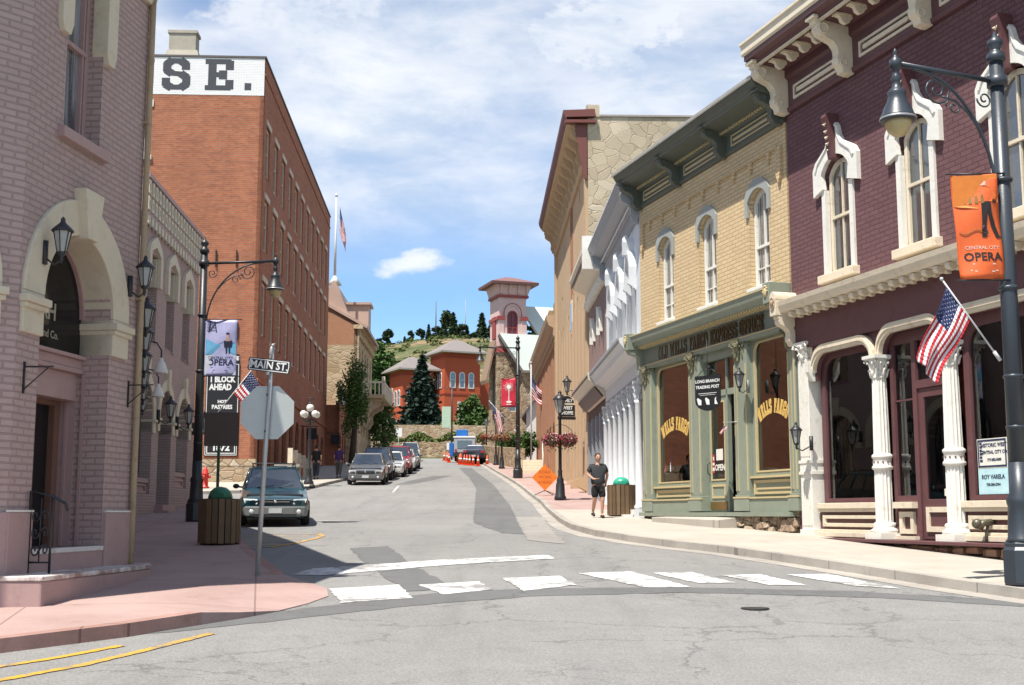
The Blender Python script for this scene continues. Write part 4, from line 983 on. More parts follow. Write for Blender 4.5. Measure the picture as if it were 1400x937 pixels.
    r = MB(); r.tube([(-4.27,.15,1.2),(-4.27,.08,1.15),(-4.27,.08,.95),(-4.27,.15,.9)], .012, 6); mkobj('handle', r.mesh('handle', B.zb), M_iron, d_)
    mb = MB(); mb.box(-3.36, -3.29, .14, .24, .05, 3.58); mb.box(-4.35, -2.60, .14, .24, 2.72, 2.86); B.part('door_frame', mb, MG)
    g_ = MB(); g_.box(-4.34, -2.60, .18, .19, 2.86, 3.58); B.part('transom', g_, GL)
    for T_, (xx, z0_, z1_, w_, label, txt, bgm, fgm) in enumerate(((-3.80, .93, 1.20, .42, 'black OPEN sign hanging inside the green shop door', 'OPEN', flat('sign_black', (.012,.012,.014)), M_cream2), (-3.82, 1.24, 1.50, .34, 'small white notice taped above the OPEN sign', '', M_cream2, None), (-4.14, .95, 1.38, .12, 'narrow red and white notice beside the OPEN sign', '', flat('goods_red', (.35,.05,.04)), None))):
        t_ = empty('door_sign', B.w(xx, .172, z0_), B.rz, label, 'sign')
        q = MB(); q.box(-w_/2, w_/2, 0, .006, 0, z1_-z0_); mkobj('board', q, bgm, t_)
        if txt:
            q = MB(); q.text(txt, .20, 0, (z1_-z0_)/2, -.001, .002, .006); mkobj('lettering', q, fgm, t_)
        elif T_ == 2:
            q = MB(); q.box(-.05, .05, -.002, 0, .05, .13); q.box(-.05, .05, -.002, 0, .18, .24); q.box(-.03, .03, -.002, 0, .30, .38); mkobj('print', q, M_cream2, t_)
    # floor, plinth, step slab, rubble, interior
    mb = MB(); mb.prismx([(-.14, -.05), (-.14, .04), (1.5, .05), (1.5, -.05)], x0+.02, x1-.02); B.part('sill_course', mb, MG)
    mb = MB(); mb.box(x0, x1, .02, .3, -1.2, -.05); B.part('foundation', mb, M_stonef)
    mb = MB(); rnd = random.Random(9)
    for i in range(34):
        cx = -2.5 + rnd.random()*2.4; z_ = -.10 - rnd.random()*.42*min(1, (cx+2.9)/1.6); l = rnd.uniform(.10, .2); hz = rnd.uniform(.05, .10)
        y_ = rnd.uniform(-.12, -.02); j = lambda: rnd.uniform(-.03, .03)
        mb.wedge([(cx-l+j(), y_+j(), z_-hz+j()), (cx+l+j(), y_+j(), z_-hz+j()), (cx+l, .1, z_-hz), (cx-l, .1, z_-hz)], [(cx-l*.8+j(), y_+.03+j(), z_+hz+j()), (cx+l*.85+j(), y_+.03+j(), z_+hz+j()), (cx+l, .1, z_+hz), (cx-l, .1, z_+hz)])
    B.part('foundation_stones', mb, stone('tan_rubble', [(.36,.27,.19), (.27,.19,.13), (.42,.34,.25)], (.15,.11,.09), 2.5, .8, .02), bev=.018)
    mb = MB(); mb.wedge([(-6.2,-.55,-.6),(-2.5,-.55,-.7),(-2.5,.05,-.7),(-6.2,.05,-.6)], [(-6.2,-.55,-.075),(-2.5,-.55,-.13),(-2.5,.05,-.06),(-6.2,.05,-.055)]); B.part('step', mb, M_creamwalk, bev=.01)
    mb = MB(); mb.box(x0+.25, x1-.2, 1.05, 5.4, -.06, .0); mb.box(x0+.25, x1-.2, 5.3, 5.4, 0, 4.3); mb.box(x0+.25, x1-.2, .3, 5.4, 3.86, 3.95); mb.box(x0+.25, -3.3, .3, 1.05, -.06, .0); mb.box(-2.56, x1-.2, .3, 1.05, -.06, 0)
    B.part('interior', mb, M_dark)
    # window displays
    mb = MB(); mb.box(-7.4, -5.05, .2, 1.2, .0, .74); mb.box(-2.7, -.5, .2, 1.2, .0, .86); B.part('display_shelf', mb, M_brown)
    def goods(x, n, w, label, seed):
        T = empty('display_goods', B.w(x, .38, .76 if x < -3 else .88), B.rz, label, 'goods'); r = random.Random(seed)
        cl = [flat('goods_white', (.6,.6,.56), .7), flat('goods_red', (.35,.05,.04), .6), flat('goods_brown', (.16,.09,.05), .6), flat('goods_blue', (.08,.12,.22), .6)]
        for i in range(n):
            m = MB(); h_ = r.uniform(.08, .28); rr = r.uniform(.03, .08)
            q = i % 3
            if q == 0: m.lathe([(rr*.6,0),(rr,h_*.3),(rr*.8,h_*.6),(rr*.3,h_*.75),(rr*.35,h_)], (0,0,0), 8)
            elif q == 1: m.prismz([(rr*cos(t),rr*.7*sin(t)) for t in [2*pi*k/6 for k in range(6)]], 0, h_*.6); m.ball((0,0,h_*.7), rr*.7, 8, 6)
            else: m.wedge([(-rr,-rr,0),(rr,-rr,0),(rr,rr,0),(-rr,rr,0)], [(-rr*.7,-rr*.5,h_),(rr*.7,-rr*.5,h_),(rr*.7,rr*.7,h_*.9),(-rr*.7,rr*.7,h_*.9)])
            o = mkobj(('jar', 'ornament', 'gift_box')[q], m, cl[r.choice([0,0,0,1,2,3])], T, (w*(i+.5)/n - w/2, r.uniform(-.15,.15), 0))
    goods(-6.75, 13, 1.1, 'row of small souvenirs along the sill of the left green-framed shop window', 1)
    goods(-1.95, 15, 1.5, 'row of pale souvenirs along the sill of the right green-framed shop window', 2)
    st = empty('lamp_stand', B.w(-2.5, .75, .86), B.rz, 'dark stove-like stand among souvenirs in the right green-framed window', 'stand')
    m = MB(); m.lathe([(.18,0),(.15,.05),(.06,.1),(.06,.3),(.17,.34),(.17,.6),(.08,.68),(.05,1.0)], (0,0,0), 14); mkobj('body', m, M_brown, st)
    m = MB(); m.box(-.25, .65, .4, .46, .35, 1.15)
    for k in range(9): m.box(-.22+k*.1, -.16+k*.1, .36, .40, .45, 1.05)
    o = mkobj('shirt_rack', m, [flat('goods_grey', (.30,.30,.28), .8)], None, B.w(-2.6, .8, 1.3), B.rz); tag(o, 'striped grey clothes hanging at the back of the right green-framed window', 'clothes')
    return B
WEL = wells()
# ------------------------------------------------------------------ right row, further up the street
H2 = dirv(650); H2 = (-H2[0], -H2[1]); P2 = (3.46, 33.0)
def right_row():
    # ---- white building
    B = Thing('shop_building', 'white painted building with hooded windows and slim white shopfront columns beside the olive shopfront', 'building', P2, H2, -.4)
    WB = brick('white_brick', (.64, .655, .67), (.60, .615, .63), (.50, .52, .54), .3, .095, .012, .5, .06)
    MW = paint('bluish_white_paint', (.62, .63, .64), .5, .05, 3, .35, dirt=.15); MGy = paint('grey_trim', (.30, .31, .33), .5, .1, 3, .35)
    x0, x1 = -8.75, -.02
    wins = [-6.15, -3.78, -1.42]
    mb = MB(); wallsheet(mb, x0, x1, 4.4, 8.0, [outline(c-.45, c+.45, 4.72, 7.15, .45) for c in wins], 0, .28)
    mb.box(x0, x1, .29, 12, 4.4, 8.6); mb.box(x0, x1, 1.2, 12, -.4, 4.4); B.part('wall', mb, WB)
    for c in wins:
        o = sash(B, c, 4.72, .88, 2.42, .44, MW, M_glasslite, .12, .09, .5, 1, sill=(.10, .12, .14, MW))
        if 'hd' not in B.cache:
            hb = MB(); A = outline(-.62, .62, 1.72, 2.62, .55)[1:] + [(-.62, 1.72)]; C_ = outline(-.44, .44, 1.72, 2.43, .44)[1:] + [(-.44, 1.72)]
            hb.strip(A, C_, -.20-.12, -.115); hb.prism([(-.10, 2.5), (.10, 2.5), (.14, 2.86), (.05, 3.0), (-.05, 3.0), (-.14, 2.86)], -.30-.12, -.12); hb.ball((0, -.32, 3.02), .07, 8, 6)
            for s_ in (-1, 1):
                hb.prismx([(-.12, 1.72), (-.34, 1.72), (-.36, 1.60), (-.22, 1.50), (-.12, 1.40)], s_*.53-.09, s_*.53+.09); hb.lathe([(.065, .05), (.055, 1.45), (.09, 1.5)], (s_*.53, -.20, 0), 10)
            B.cache['hd'] = hb.mesh('hood')
        mkobj('hood', B.cache['hd'], MW, o)
    mb = MB(); mb.prismx([(.2, 7.98), (-.06, 7.98), (-.10, 8.05), (-.06, 8.10), (-.06, 8.42), (-.14, 8.46), (-.16, 8.60), (-.46, 8.70), (-.50, 8.80), (-.58, 8.90), (-.60, 9.0), (.2, 9.04)], x0, x1); cor = B.part('cornice', mb, MGy)
    bb = MB(); bb.prismx(bracket_prof(.50, .85, 8.70), -.09, .09); bm_ = bb.mesh('bracket', B.zb)
    for x in (x0+.12, x1-.12): mkobj('bracket', bm_, MGy, cor, (x, -.02, 0))
    mb = MB(); mb.box(x0, x1, -.62, -.585, 8.99, 9.03); mb.box(x0, x1, -.20, -.165, 8.44, 8.50); B.part('cornice_trim', mb, MW)
    mb = MB(); mb.prismx([(0, 4.10), (-.10, 4.12), (-.14, 4.2), (-.42, 4.34), (-.46, 4.46), (-.56, 4.58), (-.58, 4.70), (0, 4.78)], x0, x1-.2); mb.box(x0, x1-.2, -.05, .3, 3.55, 4.12); sc = B.part('shopfront_cornice', mb, MW)
    mb = MB(); mb.prismx([(-.585, 4.60), (-.61, 4.64), (-.61, 4.72), (-.585, 4.72)], x0, x1-.2); mb.box(x0, x1-.2, -.07, -.05, 3.62, 3.70); mkobj('trim', mb.mesh('trim', B.zb), MGy, sc)
    cb = MB(); cb.box(-.17, .17, -.17, .17, -.35, .12); cb.lathe([(.15, .12), (.15, .2), (.11, .26), (.095, 2.95), (.13, 3.02)], (0,0,0), 14); capital(cb, 0, 0, 3.0, 3.55, .10, 1.3); cm = cb.mesh('column', B.zb)
    for x in (-.35, -1.75, -3.0, -4.4, -5.8, -7.2, -8.5): mkobj('column', cm, MW, B.e, (x, -.05, 0))
    for a, b in ((-8.4, -5.9), (-5.7, -3.1), (-1.65, -.45)):
        mb = MB(); mb.ring(outline(a, b, .62, 3.5), outline(a+.10, b-.10, .75, 3.36), .16, .26); w = B.part('window', mb, MW); g_ = MB(); g_.box(a+.08, b-.08, .2, .212, .72, 3.4); mkobj('pane', g_.mesh('pane', B.zb), M_glasslite, w)
        mb = MB(); mb.box(a, b, .14, .3, -.3, .62); mb.ring([(a+.1,-.1),(b-.1,-.1),(b-.1,.5),(a+.1,.5)], [(a+.2,0),(b-.2,0),(b-.2,.4),(a+.2,.4)], .10, .145); mb.box(a-.02, b+.02, .06, .16, .54, .62); B.part('bulkhead', mb, MW)
    mb = MB(); mb.ring([(-2.9,.0),(-1.85,.0),(-1.85,3.4),(-2.9,3.4)], [(-2.75,.5),(-2.0,.5),(-2.0,3.2),(-2.75,3.2)], .9, .97); d_ = B.part('door', mb, MW); g_ = MB(); g_.box(-2.78, -1.97, .93, .94, .48, 3.22); mkobj('pane', g_.mesh('pane', B.zb), M_glass, d_)
    mb = MB()
    for k in range(3): mb.box(-1.9+.0*k, -.3, -.75+.25*k, .3, -.40+.0, -.14+.13*k)
    B.part('steps', mb, M_cream2)
    mb = MB(); mb.box(x0, x1, .1, 12, 8.6, 8.7); B.part('roof', mb, M_roof)
    # ---- small brick building
    B = Thing('shop_building', 'narrow dusky pink brick building with white window hoods between the white and the tan buildings', 'building', P2, H2, .0)
    DB = brick('dusky_brick', (.235, .155, .145), (.20, .13, .12), (.26, .20, .18), .26, .085, .012, .6, .12)
    MWh = paint('ivory_trim', (.62, .56, .45), .5, .08, 3, .35, dirt=.2); MDk = paint('dark_wine', (.09, .05, .045), .5, .1)
    x0, x1 = -15.3, -8.77
    wins = [-13.2, -10.6]
    mb = MB(); wallsheet(mb, x0, x1, 4.5, 8.2, [outline(c-.42, c+.42, 5.0, 7.0, .40) for c in wins], 0, .25); mb.box(x0, x1, .26, 12, 4.5, 8.8); mb.box(x0, x1, 1.0, 12, .0, 4.5); B.part('wall', mb, DB)
    for c in wins:
        o = sash(B, c, 5.0, .82, 1.99, .39, M_cream2, M_glass, .12, .08, .5, 0, sill=(.08, .10, .12, M_cream2))
        if 'hd' not in B.cache:
            hb = MB(); A = outline(-.56, .56, 1.35, 2.18, .50)[1:] + [(-.56, 1.35)]; C_ = outline(-.41, .41, 1.35, 1.99, .39)[1:] + [(-.41, 1.35)]; hb.strip(A, C_, -.24, -.115); hb.box(-.07, .07, -.28, -.12, 2.0, 2.28); B.cache['hd'] = hb.mesh('hood')
        mkobj('hood', B.cache['hd'], M_cream2, o)
    mb = MB(); mb.prismx([(.2, 7.85), (-.08, 7.85), (-.10, 8.5), (-.18, 8.55), (-.62, 8.75), (-.66, 8.9), (-.76, 9.02), (-.76, 9.12), (.2, 9.2)], x0, x1); cor = B.part('cornice', mb, MWh)
    mb = MB()
    for k in range(22): x = x0+.15+k*.295; mb.prismx([(-.085, 7.88), (-.20, 7.95), (-.20, 8.15), (-.085, 8.22)], x, x+.13)
    mkobj('dentils', mb.mesh('dentils', B.zb), M_cream2, cor)
    mb = MB(); mb.prism([(x1-.22, 8.3), (x1+.02, 8.3), (x1+.02, 9.45), (x1-.22, 9.45)], -.80, .0); mkobj('end_block', mb.mesh('end_block', B.zb), M_cream2, cor)
    mb = MB(); mb.box(x0, x1, -.70, -.665, 8.78, 8.86); mkobj('trim', mb.mesh('trim', B.zb), MDk, cor)
    mb = MB(); mb.prismx([(0, 3.9), (-.12, 3.95), (-.4, 4.3), (-.62, 4.5), (-.66, 4.72), (0, 4.85)], x0, x1); sc = B.part('shopfront_cornice', mb, MWh); mb = MB(); mb.prismx([(-.13, 3.94), (-.42, 4.27), (-.45, 4.25), (-.16, 3.9)], x0, x1); mb.box(x0, x1, -.69, -.665, 4.55, 4.62); mkobj('trim', mb.mesh('trim', B.zb), MDk, sc)
    mb = MB(); mb.box(x0, x1, -.02, .3, 3.5, 3.92); B.part('frieze', mb, MDk)
    pm = MB(); pm.box(-.14, .14, -.1, .25, .2, 3.5); pm.box(-.18, .18, -.14, .25, .2, .6); pmm = pm.mesh('pilaster', B.zb)
    for i, x in enumerate((-9.0, -10.4, -11.8, -13.3, -15.0)): mkobj('pilaster', pmm, (MGy, MDk)[i % 2], B.e, (x, 0, 0))
    mb = MB(); mb.box(x0+.2, x1-.2, .5, .55, .9, 3.5); B.part('shop_window', mb, M_glass); mb = MB(); mb.box(x0+.2, x1-.2, .4, .6, .1, .9); B.part('bulkhead', mb, MDk)
    mb = MB(); mb.box(x0, x1, .1, 12, 8.8, 8.9); B.part('roof', mb, M_roof)
    # ---- tall tan building
    B = Thing('stucco_building', 'tall tan stuccoed building with ribbed street front, rubble flank and deep wine-edged cornice', 'building', P2, H2, .3)
    TN = paint('tan_stucco', (.455, .325, .205), .8, .10, .8, .2, bump=.3, dirt=.15)
    FL = stone('pale_flagstone', [(.42,.34,.235), (.47,.40,.29), (.38,.31,.215), (.50,.43,.32)], (.27,.21,.145), 2.1, .5, .022, 1.1, True)
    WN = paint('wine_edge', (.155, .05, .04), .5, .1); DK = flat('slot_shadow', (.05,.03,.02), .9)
    x0, x1 = -34.5, -15.35; zt = 15.35
    holes = []
    slots = [(x, z) for z in (9.15,) for x in [-17.0-1.75*k for k in range(10)]] + [(x, 4.9) for x in [-17.0-1.75*k for k in range(10)]]
    for x, z in slots: holes.append(outline(x-.16, x+.16, z-.22, z+.26, .16, 4))
    holes.append(outline(-23.7, -23.0, 9.9, 13.9, .35, 8)); holes.append(outline(-19.3, -18.95, 13.2, 13.9)); holes.append(outline(-28.2, -27.85, 12.6, 13.3)); holes.append(outline(-24.2, -23.2, 8.9+.9, 9.85)); 
    holes.append(outline(-21.8, -21.3, 10.2, 10.8)); holes.append(outline(-30.2, -29.7, 10.4, 11.0)); holes.append(outline(-22.6, -21.5, 1.9, 3.6)); holes.append(outline(-27.6, -26.2, 1.9, 4.2, .6))
    mb = MB(); wallsheet(mb, x0, x1, .0, zt, holes, 0, .3); mb.box(x0+.01, x1-.01, .31, 14, .0, zt-.05)
    wl = B.part('wall', mb, TN)
    mb = MB(); mb.box(x0+.05, x1-.05, .25, .305, 1.2, zt-.6); B.part('opening_shade', mb, DK)  # dark sheet behind the holes; shade inside them is put into its colour
    mb = MB(); mb.box(-24.1, -23.3, -.05, .1, 8.2, 9.75); o = B.part('window', mb, M_cream); g_ = MB(); g_.box(-24.0, -23.4, -.07, -.055, 8.35, 9.6); mkobj('pane', g_.mesh('pane', B.zb), M_glasslite, o)
    mb = MB(); mb.strip(outline(-23.85, -22.85, 9.9, 14.1, .5, 8)[1:]+[(-23.85, 9.9)], outline(-23.7, -23.0, 9.9, 13.9, .35, 8)[1:]+[(-23.7, 9.9)], -.04, .0); B.part('window_surround', mb, paint('rust_trim', (.30,.12,.07), .7))
    mb = MB()
    for k in range(10):
        x = -16.2-1.75*k; mb.box(x-.16, x+.16, -.045, .0, .0, 8.7 if k % 3 else 9.6)
    mb.box(x1-.55, x1-.0, -.10, .0, 3.2, zt-1.2); mb.box(x0, x0+.55, -.12, 0, .0, zt-1.2)
    for k in range(5):
        x = -17.1-3.4*k; mb.prismx([(0, 1.5+.03*k), (-.35, 1.35), (-.35, 1.1), (0, .9)], x-.2, x+.2)
    B.part('buttress_ribs', mb, TN)
    mb = MB(); mb.box(x1-.012, x1+.10, .02, 16.0, .0, zt+.46); mb.box(x1-.7, x1+.14, -.02, .5, zt+.46, zt+.95); o = B.part('rubble_flank', mb, FL)
    mb = MB(); mb.box(x1-.25, x1+.16, .5, 16, zt+.465, zt+.54); B.part('coping', mb, flat('grey_coping', (.30,.27,.24), .8))
    # cornice
    mb = MB(); mb.prismx([(.3, 14.0), (-.10, 14.0), (-.16, 14.2), (-.12, 14.3), (-.12, 15.1), (-.25, 15.2), (-.80, 15.55), (-.84, 15.7), (.3, 15.75)], x0, x1+.03); cor = B.part('cornice', mb, TN)
    mb = MB(); mb.prismx([(-.845, 15.62), (-.95, 15.85), (-.98, 16.0), (.3, 16.06), (.3, 15.76), (-.845, 15.72)], x0-.05, x1+.35); mkobj('gutter', mb.mesh('gutter', B.zb), WN, cor)
    bb = MB(); bb.prismx(bracket_prof(.62, 1.2, 15.45), -.12, .12); bm_ = bb.mesh('bracket', B.zb)
    for k in range(14): mkobj('bracket', bm_, TN, cor, (x1-.25-k*1.45, -.05, 0))
    for dx in (.03, .2): mb = MB(); 
    mb = MB(); mb.prismx([(-.02, 13.2), (-.16, 13.3), (-.5, 15.45), (-.02, 15.45)], x1+.02, x1+.14); mb.box(x1+.0, x1+.34, -.90, .35, 15.50, 15.62); mkobj('end_bracket', mb.mesh('end_bracket', B.zb), WN, cor)
    mb = MB(); mb.box(x0, x1-.7, .4, 14, zt-.04, zt+.1); B.part('roof', mb, M_roof)
    # ---- brick building with arched windows beyond
    B = Thing('brick_building', 'orange brick building with arched windows and stepped cornice beyond the tan one', 'building', P2, H2, 1.6)
    OB = brick('orange_brick', (.42, .19, .10), (.36, .155, .08), (.36, .25, .17), .25, .08, .012, .6, .15); TT = brick('tan_old_brick', (.40, .27, .155), (.33, .215, .12), (.30, .22, .14), .25, .08, .012, .7, .25)
    x0, x1 = -58.0, -35.0
    wins = [-37.5-3.3*k for k in range(6)]
    holes = [outline(c-.5, c+.5, 6.9, 9.3, .5) for c in wins] + [outline(c-.8, c+.8, 2.0, 5.2, .7) for c in wins]
    mb = MB(); wallsheet(mb, x0, x1, 1.4, 10.6, holes, 0, .3); mb.box(x0, x1-.01, .31, 12, 1.4, 10.5); B.part('wall', mb, OB)
    for c in wins:
        sash(B, c, 6.9, .98, 2.38, .48, MDk, M_glass, .14, .08, .5, 0); sash(B, c, 2.0, 1.58, 3.18, .68, MDk, M_glass, .16, .1, .6, 1, key='b')
    mb = MB(); mb.box(x1-.02, x1+.08, -.05, 12, 1.4, 11.0); mb.box(x1-.5, x1-.02, -.08, .0, 1.4, 10.8); B.part('flank', mb, TT)
    mb = MB(); mb.prismx([(.2, 9.7), (-.12, 9.72), (-.18, 9.85), (-.15, 10.2), (-.42, 10.35), (-.5, 10.6), (-.55, 10.9), (.2, 10.95)], x0, x1-.02); mb.box(x0, x1-.02, -.12, -.0, 9.45, 9.52); B.part('cornice', mb, paint('buff_cornice', (.44,.30,.19), .7, .1)); mb = MB(); mb.box(x1-.9, x1+.1, -.1, .6, 10.95, 11.6); mb.box(-41.5, -40.0, -.1, .5, 10.95, 12.0); B.part('parapet_pier', mb, TT)
    mb = MB(); mb.box(x0, x1, .3, 12, 10.5, 10.6); B.part('roof', mb, M_roof)
right_row()

# sign board over the sweet shop and its bracket lamp are built with the small things
def church():
    P = (-1.35, 118.0); h = (.951, .309)
    B = Thing('church', 'rubble stone church with a pink belfry tower and pale green metal roof', 'church', P, h, 4.0); B.e.scale = (.84, .84, .90)
    ST = stone('church_rubble', [(.36,.27,.17), (.22,.14,.08), (.42,.34,.23), (.17,.11,.07), (.34,.22,.13)], (.38,.31,.22), 2.4, .8, .09, 1.3)
    PK = paint('pink_boards', (.60, .43, .40), .6, .08, 3, .3); RD = paint('red_trim', (.27, .05, .045), .5, .1); RF = paint('verdigris_roof', (.54, .59, .54), .5, .12, .35, .4, dirt=.25)
    # tower stone stage
    w, d = 3.6, 3.6
    def arc_win(x0, x1, z0, z1, r, yy=-.02): return outline(x0, x1, z0, z1, r, 10, 'pt')
    hs = [outline(-.55+1.9, .55+1.9-.2, 10.3, 13.6, 1.0, 10, 'pt'), outline(1.35, 2.25, 5.2, 8.0, .9, 10, 'pt')]
    mb = MB(); wallsheet(mb, 0, w, 4, 16.6, [hs[0], hs[1]], 0, .4)
    mb.box(0.01, w-.01, .41, d, 4, 16.6)
    mb.wedge([(-.35,-.35,4),(.25,-.35,4),(.25,.3,4),(-.35,.3,4)], [(0,0,13),(.25,0,13),(.25,.3,13),(0,.3,13)])
    mb.wedge([(w-.25,-.35,4),(w+.3,-.35,4),(w+.3,.3,4),(w-.25,.3,4)], [(w-.25,0,11),(w,0,11),(w,.3,11),(w-.25,.3,11)])
    B.part('tower_wall', mb, ST)
    for hh in hs:
        xs = [p[0] for p in hh]; zs = [p[1] for p in hh]; a, b = min(xs), max(xs)
        mb = MB(); mb.ring(hh, [((x-(a+b)/2)*.78+(a+b)/2, (z-min(zs))*.92+min(zs)+.1) for x, z in hh], .12, .22); o = B.part('window', mb, M_cream); g_ = MB(); g_.prism(hh, .19, .2); mkobj('pane', g_.mesh('pane', B.zb), M_glass, o)
    mb = MB()
    sw = outline(.9, 1.9, 9.6, 14.2, 1.3, 10, 'pt'); mb.M = Matrix.Rotation(-pi/2, 4, 'Z')
    mb.ring([( -x, z) for x, z in sw][::-1], [(-((x-1.4)*.75+1.4), (z-9.6)*.93+9.75) for x, z in sw][::-1], -.05, .0); mb.prism([(-x, z) for x, z in sw][::-1], -.02, -.005)
    o = B.part('side_window', mb, M_iron)
    # belfry
    mb = MB(); mb.wedge([(-.12,-.12,16.6),(w+.12,-.12,16.6),(w+.12,d+.1,16.6),(-.12,d+.1,16.6)], [(.1,.1,17.3),(w-.1,.1,17.3),(w-.1,d,17.3),(.1,d,17.3)]); B.part('belfry_skirt', mb, RD)
    mb = MB(); op = outline(1.15, 2.45, 18.3, 21.2, .65); wallsheet(mb, .15, w-.15, 17.3, 22.6, [op], .15, .3); mb.box(.16, w-.16, .46, d, 17.3, 22.6)
    for a in (.10, w-.75): mb.box(a, a+.65, .05, .15, 17.3, 20.2)
    mb.strip(outline(.75, 2.85, 20.2, 21.9, 1.0)[1:]+[(.75, 20.2)], outline(.95, 2.65, 20.2, 21.7, .85)[1:]+[(.95, 20.2)], .05, .15)
    B.part('belfry', mb, PK)
    mb = MB(); mb.ring(outline(1.13, 2.47, 18.25, 21.25, .66), outline(1.3, 2.3, 18.45, 21.05, .5), .2, .3); mb.box(1.76, 1.84, .25, .32, 18.4, 21.0); mb.box(1.2, 2.4, .25, .32, 19.3, 19.4); o = B.part('louvre_window', mb, RD); g_ = MB(); g_.prism(outline(1.2, 2.4, 18.3, 21.1, .6), .33, .35); mkobj('pane', g_.mesh('pane', B.zb), flat('wine_glass', (.14,.03,.04), .3), o)
    mb = MB()
    for a in (-.0, w-.85): mb.box(a, a+.85, -.08, .16, 20.15, 20.55)
    mb.strip(outline(.72, 2.88, 20.2, 21.98, 1.05)[1:]+[(.72, 20.2)], outline(.80, 2.80, 20.2, 21.9, .98)[1:]+[(.80, 20.2)], .02, .06)
    mb.box(-.02, .1, -.02, d, 20.15, 20.5); mb.box(-.1, w+.1, -.1, d, 22.6, 22.85)
    B.part('belfry_trim', mb, RD)
    mb = MB(); mb.wedge([(0,0,22.85),(w,0,22.85),(w,d,22.85),(0,d,22.85)], [(-.35,-.35,23.9),(w+.35,-.35,23.9),(w+.35,d,23.9),(-.35,d,23.9)])
    for k in range(4): mb.prismx([(0,22.9),(-.3,23.0),(-.6,23.9),(0,23.9)], .2+k*1.05, .38+k*1.05)
    B.part('belfry_cornice', mb, PK)
    mb = MB(); mb.wedge([(-1.0,-1.0,23.9),(w+1.0,-1.0,23.9),(w+1.0,d+.9,23.9),(-1.0,d+.9,23.9)], [(-1.05,-1.05,24.15),(w+1.05,-1.05,24.15),(w+1.05,d+.9,24.15),(-1.05,d+.9,24.15)]); mb.wedge([(-1.05,-1.05,24.16),(w+1.05,-1.05,24.16),(w+1.05,d+.9,24.16),(-1.05,d+.9,24.16)], [(1.3,1.3,25.0),(2.3,1.3,25.0),(2.3,2.3,25.0),(1.3,2.3,25.0)]); B.part('belfry_roof', mb, paint('dull_red_roof', (.20,.10,.09), .6))
    # belfry side window
    mb = MB(); mb.box(.02, .12, 1.2, 2.4, 18.2, 20.6); B.part('side_louvre', mb, RD)
    # nave: ridge runs along x to the right behind the tower
    mb = MB(); mb.box(w-.2, 16, 2.6, 12, 4, 13.2); B.part('nave_wall', mb, ST)
    mb = MB(); mb.wedge([(.3,.2,17.4),(.45,.2,17.4),(.45,.5,17.4),(.3,.5,17.4)], [(.3,.2,17.5),(.45,.2,17.5),(.45,.5,17.5),(.3,.5,17.5)])
    V = [(.1,-.3,18.6),(8.0,-.3,18.6),(9.6,-1.6,14.6),(2.5,-1.6,14.6), (.1,.1,18.5),(8.0,.1,18.5),(9.6,-1.0,14.4),(2.5,-1.0,14.4)]
    mb = MB(); mb.add(V, [(3,2,1,0),(4,5,6,7),(0,1,5,4),(1,2,6,5),(2,3,7,6),(3,0,4,7)])
    mb.add([(3.6,3.0,22.2),(14,3.0,22.2),(14,-.4,17.6),(5.6,-.4,17.6),(3.6,3.2,22.0),(14,3.2,22.0),(14,0,17.4),(5.6,0,17.4)], [(3,2,1,0),(4,5,6,7),(0,1,5,4),(1,2,6,5),(2,3,7,6),(3,0,4,7)])
    B.part('roof', mb, RF)
    mb = MB(); mb.add([(.1,-.32,18.6),(2.5,-1.62,14.6),(2.3,-1.62,14.4),(-.05,-.32,18.3),(.1,.0,18.6),(2.5,-1.3,14.6),(2.3,-1.3,14.4),(-.05,.0,18.3)], [(0,1,2,3),(7,6,5,4),(0,4,5,1),(1,5,6,2),(2,6,7,3),(3,7,4,0)])
    B.part('verge_board', mb, M_roof)
    mb = MB(); mb.box(2.6, 9.0, -1.0, 3, 4, 14.5); B.part('aisle_wall', mb, ST)
    mb = MB(); mb.add([(-.1,.6,18.0),(-1.2,.6,13.7),(-1.2,3.0,13.7),(-.1,3.0,18.0),(0,.6,17.7),(-1.1,.6,13.3),(-1.1,3.0,13.3),(0,3.0,17.7)], [(0,1,2,3),(7,6,5,4),(0,4,5,1),(1,5,6,2),(2,6,7,3),(3,7,4,0)]); B.part('side_roof', mb, paint('brown_soffit', (.25,.17,.11), .7))

church()

# small white gabled house between the church and the orange brick building
def gable_house(name, label, P, h, zb, w, d, hw, hr, wall, roof, wins=(), group=None, over=.4, trimm=None, chim=None):
    B = Thing(name, label, 'house', P, h, zb, group)
    mb = MB(); mb.box(0, w, 0, d, zb, zb+hw); mb.prism([(0, zb+hw), (w, zb+hw), (w/2, zb+hr)], 0, .01); B.part('wall', mb, wall)
    mb = MB(); e = over; k = (hr-hw)/(w/2)
    for s_ in (0, 1):
        xa = -e if s_ == 0 else w+e; za = zb+hw-e*k
        mb.add([(xa,-e,za),(w/2,-e,zb+hr+.03),(w/2,d+e,zb+hr+.03),(xa,d+e,za),(xa,-e,za-.18),(w/2,-e,zb+hr-.15),(w/2,d+e,zb+hr-.15),(xa,d+e,za-.18)], [(0,1,2,3),(7,6,5,4),(0,4,5,1),(1,5,6,2),(2,6,7,3),(3,7,4,0)])
    B.part('roof', mb, roof)
    for (x, z, ww, hh) in wins:
        m = MB(); m.ring(outline(x, x+ww, zb+z, zb+z+hh), outline(x+.08, x+ww-.08, zb+z+.08, zb+z+hh-.08), -.06, .0); o = B.part('window', m, trimm or M_cream2); g_ = MB(); g_.box(x+.06, x+ww-.06, -.03, -.012, zb+z+.06, zb+z+hh-.06); mkobj('pane', g_.mesh('pane', B.zb), M_glass, o)
    return B
